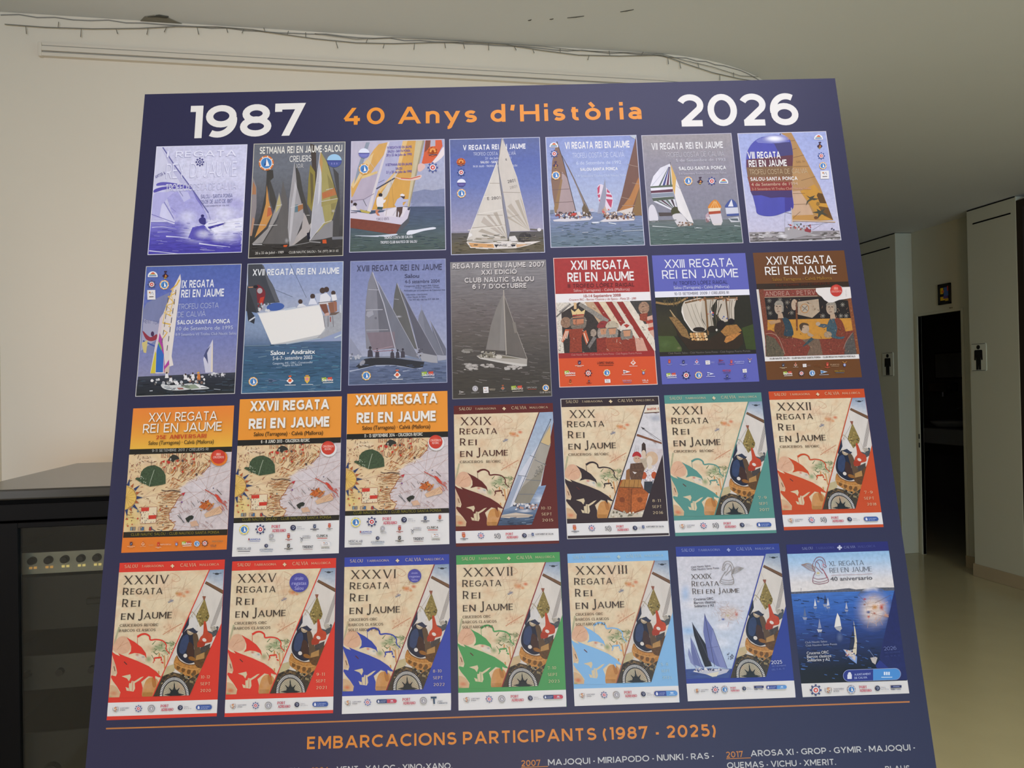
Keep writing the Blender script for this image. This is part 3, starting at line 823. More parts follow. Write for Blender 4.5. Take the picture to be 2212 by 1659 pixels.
# the board itself
N_ = 'ink'
panel = MB().box(-0.5, 0.5, 0, BV/1000, -0.010, -0.0002).build('panel', M_EDGE, board)
bg = Sheet('P')
bg.z = 0.0
for i in range(12):
    for j in range(8):
        a, b = i/12*BV, (i+1)/12*BV; c, d = j*125, j*125+125
        bg.raw([(c, a), (d, a), (d, b), (c, b)], ink('2A2A47')+(1,))
face = bg.flush('printed_face', board, 'navy blue printed face')
for x in (-0.30, 0.30):
    MB().box(x-0.02, x+0.02, -0.601, 0.6, -0.045, -0.0105).build('support_leg', M_STRUT, board)
MB().box(-0.32, 0.32, -0.03, -0.001, -0.045, 0.02).build('ledge', M_STRUT, board)

hd_ = Sheet('P', 0.03, z0=2e-5)
WH, OR = 'EBE8DC', 'E8963C'
hd_.text('1987', (400,299.2), (660,292), 70, 'E6E3D8', w=.19, sp=.085); hd_.flush('year_numeral', board, 'large white 1987')
hd_.text('2026', (1466,273.5), (1727.5,270.3), 69.5, 'E6E3D8', w=.19, sp=.085); hd_.flush('year_numeral', board, 'large white 2026')
hd_.text("40 Anys d'Història", (741,270), (1386.5,257.3), 36.5, 'E8963C', w=.185, sp=.24, word=.42); hd_.flush('heading', board, 'orange heading between the two years')
hd_ = Sheet('P', 0.0, z0=2e-5)
hd_.line([(229,1574),(660,1561),(1104,1545.5),(1540,1531),(1965,1516)], 3.2, 'B8763C'); hd_.flush('rule_line', board, 'thin orange rule under the posters')
hd_.text('EMBARCACIONS PARTICIPANTS (1987 - 2025)', (663,1618.5), (1547,1590.5), 27, 'D68532', w=.19, sp=.20, word=.40); hd_.flush('heading', board, 'orange heading under the rule')
LT = 'C3C3C0'
def nm(t, p0, p1, h=13.2, c=LT, w=.17): hd_.text(t, p0, p1, h, c, w=w, sp=.14, word=.30)
nm('2007', (1126,1655.5), (1168,1654), c='C07A34'); hd_.line([(1126,1657.5),(1184,1655.5)], 1.6, 'C07A34')
nm('MAJOQUI - MIRIAPODO - NUNKI - RAS -', (1184,1653.5), (1543,1638.5))
nm('2017', (1569,1637), (1606,1635), c='C07A34'); hd_.line([(1569,1639),(1622,1637)], 1.6, 'C07A34')
nm('AROSA XI - GROP - GYMIR - MAJOQUI -', (1622,1634), (1978,1620.5))
nm('QUEMAS - VICHU - XMERIT.', (1571,1660), (1806,1652))
nm('1994', (673,1671), (711,1670), c='C07A34'); nm('VENT - XALOC - XINO-XANO.', (727,1669), (977,1660.5))
nm('BALDEN', (572,1674), (646,1671.5)); nm('BLAUS', (1913,1668), (1966,1666))
hd_.flush('name_list', board, 'white list of boat names with orange years')

# ---------------------------------------------------------------- emblems (club badges, town crests, sponsor marks)
def e_club(s, x, y, r, ring='D8A050'):
    s.ell(x, y, r, r, ring); s.ell(x, y, r*.80, r*.80, 'E4E2DC'); s.ell(x, y, r*.70, r*.70, '4A82B8')
    for k in range(8):
        a = k*math.pi/4+.2; s.ell(x+r*.9*math.cos(a), y+r*.9*math.sin(a), r*.09, r*.09, 'E8E0C8', n=8, lift=k == 0)
    s.poly([(x+r*.05, y-r*.6), (x+r*.42, y+r*.38), (x-r*.12, y+r*.42)], 'ECEAE4'); s.poly([(x-r*.02, y-r*.45), (x-r*.05, y+r*.3), (x-r*.35, y+r*.35)], '2F4F86')
def e_clubmono(s, x, y, r):
    s.ell(x, y, r, r, '8F8C8A'); s.ell(x, y, r*.8, r*.8, 'CFCBC6'); s.ell(x, y, r*.66, r*.66, '9C9AA0'); s.poly([(x, y-r*.5), (x+r*.35, y+r*.3), (x-r*.2, y+r*.35)], 'DAD8D4')
def e_half(s, x, y, r, top='DCE2EA', bot='56549A'):
    s.up(); pts = lambda a0, a1: [(x+r*math.cos(math.radians(a0+(a1-a0)*i/14)), y+r*.9*math.sin(math.radians(a0+(a1-a0)*i/14))) for i in range(15)]
    s.poly(pts(180, 360), top); s.poly(pts(0, 180), bot); s.line([(x-r, y), (x+r, y)], r*.12, '3E3C78')
    for k in (-1, 0, 1): s.poly([(x+k*r*.35-r*.1, y+r*.5), (x+k*r*.35, y+r*.2), (x+k*r*.35+r*.1, y+r*.5)], '8E8CC0')
def e_gear(s, x, y, r, c='3C4478', red='C8483E', pale='E4E0DA'):
    for k in range(8):
        a = k*math.pi/4; u = (math.cos(a), math.sin(a)); v = (-u[1], u[0])
        s.poly([(x+u[0]*r*q+v[0]*r*t, y+u[1]*r*q+v[1]*r*t) for q, t in ((.62, -.10), (1.0, -.16), (1.0, .16), (.62, .10))], c, lift=k == 0)
    s.ell(x, y, r*.72, r*.72, c); s.ell(x, y, r*.60, r*.60, pale); s.ell(x, y, r*.42, r*.42, red)
    s.poly([(x-r*.16, y-r*.12), (x+r*.2, y-r*.16), (x+r*.12, y+r*.2), (x-r*.1, y+r*.18)], pale)
def e_flower(s, x, y, r):
    for k in range(8): a = k*math.pi/4; s.ell(x+r*.45*math.cos(a), y+r*.4*math.sin(a), r*.55, r*.5, 'D86A2E', n=12, lift=k == 0)
    for k in range(5): a = math.pi+k*math.pi/4; s.ell(x+r*.4*math.cos(a), y+r*.4*math.sin(a), r*.2, r*.2, 'E89A48', n=10, lift=k == 0)
    s.line([(x-r*.7, y+r*.7), (x+r*.8, y+r*.62)], r*.2, '5A4A58')
def e_arch(s, x, y, r):
    pts = [(x-r, y+r*.55)]+[(x+r*math.cos(math.radians(a)), y+r*.35+r*.95*math.sin(math.radians(a))) for a in range(180, 361, 15)]+[(x+r, y+r*.55)]
    s.poly(pts, 'E6E4E0'); s.poly([(x-r*.5, y-r*.05), (x-r*.2, y-r*.35), (x+r*.05, y-r*.45), (x+r*.35, y-r*.3), (x+r*.5, y-r*.05)], 'D0603A')
    s.poly([(x-r*.75, y+r*.12), (x-r*.5, y-r*.02), (x+r*.5, y-r*.02), (x+r*.75, y+r*.12)], '7AA860'); s.line([(x-r*.75, y+r*.3), (x+r*.75, y+r*.28)], r*.2, '4A6AA8')
def e_crest(s, x, y, r, body='3E2C3C'):
    s.line([(x-r*.35, y-r*1.05), (x+r*.4, y-r*1.1)], r*.35, body); s.line([(x, y-r), (x, y-r*.6)], r*.3, body)
    s.poly([(x, y-r*.75), (x+r*.85, y+r*.05), (x, y+r*.9), (x-r*.85, y+r*.05)], body); s.poly([(x-.2*r, y+r*.3), (x+r*.1, y-r*.35), (x+r*.4, y+r*.25)], 'D88A3A')
    s.line([(x-r*.35, y+r*.62), (x+r*.3, y+r*.6)], r*.2, 'D0B040')
def e_crestorange(s, x, y, r, c='D86034', pale='E6E2DC'):
    s.poly([(x, y-r*.7), (x+r*.9, y+r*.2), (x, y+r), (x-r*.9, y+r*.2)], pale); s.poly([(x-r*.45, y+r*.45), (x-r*.4, y-r*.1), (x, y-r*.4), (x+r*.45, y-r*.1), (x+r*.3, y+r*.45)], c)
    s.line([(x-r*.35, y-r*.95), (x+r*.35, y-r*.97)], r*.35, c)
    s.line([(x-r*1.3, y+r*1.25), (x+r*1.4, y+r*1.22)], r*.14, pale)
def e_crestyellow(s, x, y, r):
    s.line([(x-r*.4, y-r), (x+r*.4, y-r)], r*.3, 'C89040'); s.poly([(x-r*.7, y-r*.75), (x+r*.7, y-r*.8), (x+r*.6, y+r*.3), (x, y+r), (x-r*.55, y+r*.3)], 'D8B050')
    s.ell(x, y-r*.15, r*.4, r*.4, 'D88A8A'); s.line([(x-r*1.4, y+r*1.25), (x+r*1.5, y+r*1.2)], r*.13, 'C8C8C8')
def e_salou(s, x, y, w, c='E8E4DA'):
    s.poly([(x-w*.5, y-w*.22), (x-w*.1, y-w*.26), (x-w*.12, y+w*.05), (x-w*.48, y+w*.1)], '9AB03A'); s.poly([(x+w*.02, y-w*.24), (x+w*.4, y-w*.28), (x+w*.38, y), (x+w*.05, y)], 'C8503C')
    s.text('Salou', (x-w*.46, y+w*.1), (x+w*.46, y+w*.06), w*.24, c, font='B', bold=.02); s.line([(x-w*.4, y+w*.22), (x+w*.5, y+w*.18)], w*.05, c)
def e_salouswirl(s, x, y, r, ext=115):
    s.line([(x+r*math.cos(math.radians(a)), y+r*math.sin(math.radians(a))) for a in range(-50, 215, 20)], r*.16, 'A8A49C')
    s.line([(x+r*.4, y-r*.55), (x-r*.2, y-r*.5), (x-r*.25, y-r*.1), (x+r*.3, y+r*.1), (x+r*.25, y+r*.55), (x-r*.35, y+r*.6)], r*.3, 'C07A50', smooth=True)
    s.soft(x-r*.1, y-r*.1, r*.5, r*.4, 'D8B060', .8); s.soft(x+r*.3, y+r*.5, r*.4, r*.3, '6A9AB0', .7)
    tl(s, 'AJUNTAMENT', x+r*1.6, y-r*.05, x+r*1.6+ext*.72, r*.42, '8A8890'); tl(s, 'DE SALOU', x+r*1.6, y+r*.6, x+r*1.6+ext*.38, r*.42, '77757E')
def tl(s, t, x0, y, x1, h, c, dy=None, w=.2, serif=False):
    s.text(t, (x0, y), (x1, y-(x1-x0)*.02 if dy is None else y+dy), h, c, w=w, sp=.13, serif=serif)
def e_port(s, x, y, w):
    s.text('PORT', (x-w*.5, y-w*.02), (x+w*.12, y-w*.04), w*.22, 'C8485A', w=.24, sp=.1, serif=True); s.text('ADRIANO', (x-w*.48, y+w*.27), (x+w*.5, y+w*.24), w*.22, 'C84458', w=.24, sp=.1, serif=True)
def e_disc(s, x, y, r, ext=90):
    s.ell(x, y, r, r, '34364E'); s.line([(x-r*.4, y-r*.25), (x+r*.1, y-r*.5), (x+r*.45, y-r*.1), (x+r*.05, y+r*.4), (x-r*.1, y)], r*.22, '9AA0B0', smooth=True)
    tl(s, 'PORTS', x+r*1.5, y-r*.05, x+r*1.5+ext*.5, r*.4, 'A8A6AC'); tl(s, 'ILLES', x+r*1.5, y+r*.6, x+r*1.5+ext*.85, r*.35, 'B8B6BA')
def e_pill(s, x0, y0, x1, y1, c='34509A', c2=None, sk=-.02):
    h = (y1-y0)/2; ym = (y0+y1)/2; d = (x1-x0)*sk
    pts = [(x0+h+h*math.cos(math.radians(a)), ym+h*math.sin(math.radians(a))) for a in range(90, 271, 15)]+[(x1-h+h*math.cos(math.radians(a)), ym+d+h*math.sin(math.radians(a))) for a in range(-90, 91, 15)]
    s.poly(pts, c)
    xm = x0+(x1-x0)*.52
    if c2:
        s.poly([(xm, ym-h+d/2), (x1-h, ym-h+d)]+[(x1-h+h*math.cos(math.radians(a)), ym+d+h*math.sin(math.radians(a))) for a in range(-75, 90, 15)]+[(x1-h, ym+h+d), (xm, ym+h+d/2)], c2)
    s.poly([(x0+h*.7, ym-h*.2), (x0+h*1.5, ym-h*.25), (x0+h*1.5, ym+h*.6), (x0+h*.7, ym+h*.6)], 'DADCE4'); s.ell(x0+h*1.1, ym-h*.35, h*.3, h*.3, 'DADCE4', n=10)
    xe = xm-h*.3 if c2 else x1-h*.8
    s.text('AJUNTAMENT', (x0+h*2, ym-h*.02), (xe-h*.1, ym-h*.02+d*.5), h*.36, 'B8C2E0', w=.16, sp=.1); s.text('DE CALVIA', (x0+h*2, ym+h*.6), (x0+h*2+(xe-x0-h*2)*.75, ym+h*.6+d*.4), h*.36, 'B8C2E0', w=.16, sp=.1)
    if c2:
        xq = (xm+x1)/2
        for k in (-1, 0, 1): s.line([(xq+k*h*.4, ym+d*.7+h*.1), (xq+k*h*.4, ym+d*.7-h*.5)], h*.28, 'DCE8F2', lift=k == -1)
        s.line([(xq-h*1.0, ym+h*.5+d*.7), (xq+h*1.0, ym+h*.48+d*.7)], h*.14, 'C8DCEC')
def e_fifty(s, x, y, r):
    s.text('50', (x-r, y+r*.7), (x+r*.4, y+r*.65), r*1.4, '55555A', w=.14, sp=.06); s.line([(x+r*.45+r*.6*math.cos(math.radians(a)), y+r*.9*math.sin(math.radians(a))) for a in range(-110, 111, 20)], r*.18, '6A6A70')
    for k in range(3): s.line([(x+r*.3, y-r*.4+k*r*.35), (x+r*.9, y-r*.42+k*r*.35)], r*.1, '8A8A8E')
def e_crestdark(s, x, y, r, c='34405E', t=True, txt='55555C'):
    s.poly([(x-r*.6, y-r*.3), (x+r*.6, y-r*.32), (x+r*.55, y+r*.6), (x, y+r*.85), (x-r*.55, y+r*.6)], c); s.poly([(x-r*.55, y-r*.4), (x-r*.6, y-r*.85), (x-r*.25, y-r*.6), (x, y-r*.95), (x+r*.25, y-r*.62), (x+r*.6, y-r*.88), (x+r*.55, y-r*.42)], c)
    s.line([(x-r*.3, y+r*.3), (x+r*.3, y)], r*.2, 'B8C0CC')
    if t: s.line([(x-r*1.7, y+r*1.2), (x+r*1.7, y+r*1.14)], r*.28, txt); s.line([(x-r*.8, y+r*1.6), (x+r*.8, y+r*1.56)], r*.2, txt)
def e_crestred(s, x, y, r, txt='8A8888', c='B84A40'):
    s.line([(x-r*.5, y-r*.95), (x+r*.5, y-r*.98)], r*.3, c); s.poly([(x-r*.55, y-r*.65), (x+r*.55, y-r*.68), (x+r*.5, y+r*.35), (x, y+r*.75), (x-r*.5, y+r*.4)], c)
    s.poly([(x-r*.3, y+r*.2), (x, y-r*.3), (x+r*.35, y+r*.15)], 'D89A50'); s.line([(x-r*1.2, y+r*1.1), (x+r*1.3, y+r*1.06)], r*.22, txt); s.line([(x-r*.5, y+r*1.45), (x+r*.5, y+r*1.42)], r*.18, txt)
def e_pennant(s, x, y, r, c='D8DAE0', d='3A5A94'):
    s.poly([(x-r, y-r*.55), (x+r, y-r*.05), (x-r*.9, y+r*.5)], c); s.poly([(x-r, y-r*.2), (x-r*.1, y-r*.12), (x-r*.1, y+r*.1), (x-r*.95, y+r*.15)], d); s.ell(x-r*.45, y, r*.25, r*.25, d, n=12)
    s.line([(x-r*1.3, y+r*.8), (x+r*1.3, y+r*.74)], r*.12, c)
def e_cross(s, x, y, r, c='D8B050', d='5A6AA0'):
    s.line([(x-r*.8, y-r), (x+r*.5, y+r*.1)], r*.22, c); s.line([(x+r*.8, y-r), (x-r*.5, y+r*.1)], r*.22, c); s.ell(x, y+r*.3, r*.5, r*.6, d); s.ell(x, y+r*.3, r*.25, r*.3, 'D0D0D0')
def e_words(s, x, y, w, t, c, u=None, h=None):
    h = h or w*.16
    s.text(t, (x-w/2, y+h*.4), (x+w/2, y+h*.4-w*.02), h, c, w=.2, sp=.12)
    if u: s.line([(x-w*.42, y+h*.95), (x+w*.45, y+h*.92)], h*.26, u)
def e_box(s, x, y, w, h):
    s.poly([(x-w, y-h), (x+w, y-h-2), (x+w+3, y+h-2), (x-w+3, y+h)], 'E2DED8'); s.ell(x-w*.35, y-h*.5, w*.22, h*.2, 'B87A4A', n=10); s.line([(x-w*.2, y-h*.1), (x+w*.3, y-h*.6), (x+w*.5, y)], w*.16, '9AA0A8', smooth=True)
    s.line([(x-w*.5, y+h*.42), (x+w*.6, y+h*.38)], h*.18, '5A5048')
def e_cruz(s, x, y, r, c='E8DDC0'):
    for k in range(4):
        a = k*math.pi/2; s.ell(x+r*.6*math.cos(a), y+r*.6*math.sin(a), r*.36, r*.36, c, n=10, lift=k == 0)
    s.ell(x, y, r*.42, r*.42, c)

def emblems(s, par, items, dz=True):
    for it in items:
        it[0](s, *it[1:]); s.flush('emblem', par)

# ---------------------------------------------------------------- poster builder
RECTS = {}
def poster(key, crop, corners, row, base, label, border=None, veil=None):
    v = VEIL[row] if veil is None else veil
    q = [mm(crop, *c) for c in corners]
    x0, x1 = (q[0][0]+q[3][0])/2, (q[1][0]+q[2][0])/2; y0, y1 = (q[0][1]+q[1][1])/2, (q[2][1]+q[3][1])/2
    RECTS[key] = (x0, y0, x1, y1)
    s = Sheet(crop, v, z0=3e-5)
    R_ = lambda d: [(x0+d, y0+d), (x1-d, y0+d), (x1-d, y1-d), (x0+d, y1-d)]
    s.raw(R_(0), s.col(border or base)); s.up()
    if border: s.raw(R_(0.9), s.col(base)); s.up()
    d = 0.9 if border else 0
    s.clip = R_(d)
    s.par = s.flush('poster', board, label)
    return s

exec_order = []
# ---- row 1
def p_first():
    s = poster('I', 'Z1', [(138,131),(1105,106),(1043,1252),(42,1285)], 0, 'D6D6E6', 'violet monochrome poster of a yacht crashing through spray, first of the top row', 'DEDEE8')
    s.grad([(130,130),(1105,106),(1075,900),(80,920)], ['C9C9DE','D8D8E8','C6C5DE','BBB9DA'], 'photo')
    s.soft(980,740,180,110,'A9A6D2',.8); s.soft(230,330,180,220,'B9B8D4',.7); s.soft(1000,330,150,150,'BEBFD8',.6)
    s.grad([(75,930),(1075,930),(1043,1252),(42,1285)], ['8986C6','6661B4','544EA6','4E489E'], 'sea')
    s.poly([(136,140),(205,140),(330,330),(520,590),(380,585),(118,600)], 'CFCFDF', 'cloth')
    s.poly([(190,150),(320,330),(510,585),(420,560),(300,380)], 'BDBCD6', 'cloth')
    s.poly([(110,640),(250,615),(330,600),(215,730),(180,850),(140,885),(92,850)], 'B4B2DC', 'cloth', True)
    s.poly([(150,520),(240,508),(430,540),(522,588),(430,566),(240,543),(142,548)], '6862B0', smooth=True)
    s.poly([(120,585),(230,556),(400,560),(470,575),(240,585),(116,620)], '5F58AA', smooth=True)
    s.text('AMTOR A', (132,472), (236,424), 34, '4E4A86', w=.2)
    s.poly([(250,680),(330,610),(520,590),(600,700),(680,880),(640,960),(560,1010),(400,960),(300,830)], 'A9A7D6', 'photo')
    s.poly([(360,600),(470,610),(500,680),(430,720)], 'C0BFE0'); s.poly([(520,598),(590,690),(670,860),(640,800),(560,690)], '807CBE')
    s.poly([(215,735),(330,935),(290,945),(185,890),(180,820)], 'CFCEE6', 'cloth', True)
    s.line([(220,720),(345,935)], 9, '8481BC'); s.line([(85,850),(180,885),(330,940)], 6, '6E6AAE'); s.line([(290,780),(345,825)], 7, '8D8AC4')
    s.soft(560,1040,230,150,'DEDEEC',.9); s.soft(470,880,150,110,'D6D6EA',.85); s.soft(860,840,170,110,'DADAEA',.9)
    s.poly([(520,990),(640,965),(740,1060),(745,1150),(600,1130),(470,1110)], '5F5AAE', 'photo')
    s.poly([(645,965),(690,930),(870,930),(1055,880),(1050,1030),(900,1035),(740,1062)], 'E2E2EE')
    s.poly([(680,985),(875,936),(878,950),(700,1008)], '4A4596'); s.poly([(690,950),(780,932),(780,938),(690,957)], '8E8CB8')
    s.soft(800,1090,120,80,'E0E0EE',.9); s.soft(930,1080,150,110,'D8D8EA',.8); s.soft(640,1060,120,70,'E2E2EE',.7); s.soft(960,980,120,90,'E4E4EE',.9); s.soft(1000,1110,90,80,'8A86C6',.6)
    for p, w in (([(90,990),(200,985),(350,1008)],8),([(240,1085),(360,1092),(500,1108)],15),([(590,1160),(740,1180),(920,1198)],16),([(60,1238),(200,1252),(400,1272)],12),([(150,1040),(300,1035)],5),([(600,1225),(760,1235)],6)): s.line(p, w, 'CBCBE4', w1=w*.3, smooth=True)
    s.line([(205,140),(330,330),(525,595),(690,835)], 12, '6B6AA0'); s.line([(690,835),(712,915)], 4, '8482B0'); s.line([(380,600),(420,660)], 5, '77759F')
    s.ell(627,868,18,16,'3E3B70'); s.poly([(588,905),(625,880),(660,900),(655,960),(600,945)], '46437E', smooth=True)
    s.strokes(60, (80,940,1050,1240), ['6E69BA','9B98D0','4A449C'], 60, 4, 2, 8, 3)
    s.flush('picture', s.par)
    SH = ('A5A4C4',-5,5)
    s.text('I REGATA', (250,247), (985,231), 64, 'E3E3EF', w=.16, sp=.16, shadow=SH)
    s.text('REY D. JAUME', (238,472), (992,444), 158, 'E0E0EE', w=.10, sp=.10, shadow=('ABABC8',-5,4))
    s.text('TROFEO COSTA DE CALVIA', (236,608), (988,582), 76, 'D4D4E6', w=.12, sp=.12, shadow=('AFAFCB',-4,4), word=.3)
    s.flush('heading', s.par)
    s.text('SALOU - SANTA PONSA', (608,684), (945,670), 40, '75749E', w=.12, sp=.08); s.text('25/26 DE JULIO DE 1987', (612,740), (945,727), 40, '75749E', w=.12, sp=.08)
    s.text('AYUNTAMIENTO DE CALVIA', (638,772), (908,762), 14, '83829F', w=.16)
    s.flush('caption', s.par)
    emblems(s, s.par, [(e_gear, 600, 297, 46, '46447E', '46447E', 'D8D8E6')])
def p_grey_fleet():
    s = poster('SET', 'Z1', [(1168,102),(2142,77),(2122,1291),(1113,1319)], 0, '66696C', 'dark grey poster of many leaning yacht sails, second of the top row', 'C9C4AE')
    s.grad([(1168,100),(2142,77),(2126,800),(1130,830)], ['6A6D72','70747A','66686A','57565A'], 'photo')
    s.grad([(1130,830),(2126,800),(2122,1291),(1113,1319)], ['57575A','4C4A48','3C3A36','3A3834'], 'photo')
    for p, c in (([(1165,460),(1200,560),(1200,780),(1165,1000),(1130,1060)],'8E8684'),([(1165,500),(1195,570),(1196,640),(1150,640)],'A87A58'),([(1160,880),(1182,900),(1150,1080),(1130,1080)],'B08A70'),
        ([(1310,380),(1375,380),(1382,460),(1340,500),(1300,820),(1180,1080),(1132,1150),(1245,860),(1298,600)],'46443F'),([(1340,470),(1390,620),(1425,760),(1380,810),(1340,700),(1328,560)],'4C4A45'),
        ([(1310,540),(1330,700),(1368,850),(1300,985),(1180,1100),(1255,900),(1298,740)],'C48E50'),([(1320,780),(1352,780),(1366,850),(1310,880)],'B86A48'),
        ([(1480,490),(1530,700),(1545,1000),(1540,1165),(1262,1165),(1430,900),(1460,640)],'65625E'),([(1440,615),(1470,750),(1410,900),(1262,1155),(1150,1165),(1320,1000),(1395,800)],'98948E'),([(1444,640),(1460,760),(1400,840),(1420,720)],'B8AC78'),
        ([(1770,100),(1830,118),(1842,520),(1830,700),(1795,420)],'4C443C'),([(1700,830),(1785,960),(1750,1060),(1600,1175),(1555,1190),(1680,1000)],'ACA59E'),
        ([(1605,300),(1622,480),(1690,760),(1702,880),(1600,1150),(1550,1192),(1532,1000),(1552,700),(1588,420)],'9F9C9A'),([(1610,500),(1628,560),(1560,1150),(1545,1100),(1570,760)],'B9B6B4'),
        ([(1612,310),(1660,420),(1692,600),(1785,930),(1760,965),(1680,740),(1630,560)],'4A4944'),
        ([(1770,320),(1822,400),(1825,640),(1785,820),(1738,740),(1752,470)],'8C8042'),([(1770,400),(1800,430),(1805,640),(1780,760)],'6A6040'),
        ([(2010,350),(2072,420),(2088,800),(2072,1085),(2000,1085),(2065,680)],'4C4B48'),
        ([(1880,180),(1950,300),(2032,560),(2067,680),(2010,890),(1980,960),(1800,1070),(1765,1140),(1795,800),(1838,480)],'A2985E'),([(1950,420),(2032,560),(2067,680),(2000,870),(1985,700)],'8C8250'),
        ([(1880,180),(1892,500),(1890,720),(1925,930),(1765,1135),(1795,800),(1836,500)],'AFAEB0'),([(1880,200),(1892,480),(1870,700),(1850,760),(1862,480)],'C8C6C6'),([(1880,180),(1904,300),(1892,420),(1868,300)],'B8925A'),
        ([(1895,622),(2032,570),(2055,640),(1900,690)],'B07448'),([(1890,715),(2060,680),(2058,720),(1890,770)],'9C9158'),([(1765,1130),(1925,960),(2012,915),(2008,1090),(1900,1115)],'8A8886'),
        ([(1640,750),(1692,735),(1696,790),(1640,825)],'A0704A'),([(1612,750),(1640,745),(1640,825),(1606,830)],'5E7880')): s.poly(p, c, 'cloth')
    for p in ([(1330,770),(1355,775)],[(1170,960),(1300,965)],[(1560,780),(1690,740)],[(1840,520),(1890,500)],[(1890,715),(2060,682)],[(1895,950),(2000,915)],[(1730,860),(1765,860)],[(1410,760),(1470,750)],[(1330,975),(1420,965)],[(1940,590),(2010,575)],[(1765,1130),(1925,930)]): s.line(p, 5, 'CBC8C0')
    s.line([(1878,180),(1795,800),(1765,1130)], 5, 'D0CECA'); s.line([(1605,300),(1550,700),(1535,1000)], 4, 'B8B6B2'); s.line([(1945,270),(2030,560),(2066,680)], 6, '4A4638')
    s.text('1927', (1902,668), (2012,640), 30, 'C06A44', w=.16); s.soft(2015,815,26,22,'B8B4A4',.9)
    s.poly([(1735,1050),(1765,1040),(1770,1110),(1740,1120)], '2A2A34'); s.poly([(1900,1122),(1940,1118),(1945,1160),(1902,1160)], 'C85A30'); s.poly([(1485,1178),(1530,1176),(1520,1198),(1488,1198)], 'C85A30')
    s.soft(1520,1130,26,36,'9A9896',.9); s.line([(1160,1172),(1260,1170)], 12, 'B0ADA8'); s.line([(1545,1190),(1760,1150)], 7, '8A8884'); s.poly([(2000,1090),(2120,1085),(2120,1115),(2005,1120)], '77787A')
    s.line([(1760,1140),(1880,1150)], 14, '8C8A86'); s.strokes(50,(1130,1180,2110,1290),['4A4844','2E2C2A'],60,6,-2,6,4)
    s.flush('picture', s.par)
    s.text('SETMANA REI EN JAUME-SALOU', (1232,211), (2110,186), 74, 'E2DFD0', w=.20, sp=.10); s.text('CREUERS', (1550,297), (1782,290), 66, 'D8D6CC', w=.16, sp=.09); s.text('I.O.R.', (1622,358), (1702,355), 42, 'C8C6BE', w=.14, sp=.12)
    s.flush('heading', s.par)
    s.text('20 a 22 de Juliol - 1989', (1187,1277), (1488,1265), 25, 'C8C4B8', font='B', bold=.01); s.text('CLUB NAUTIC SALOU - Tel. (977) 38 21 65', (1545,1268), (2070,1250), 24, 'C8C4B8', font='B', bold=.01); s.flush('caption', s.par)
    emblems(s, s.par, [(e_club, 1305, 308, 80, 'D07A40'), (e_half, 2027, 283, 78, '9CC4DC', '4E5A94')])
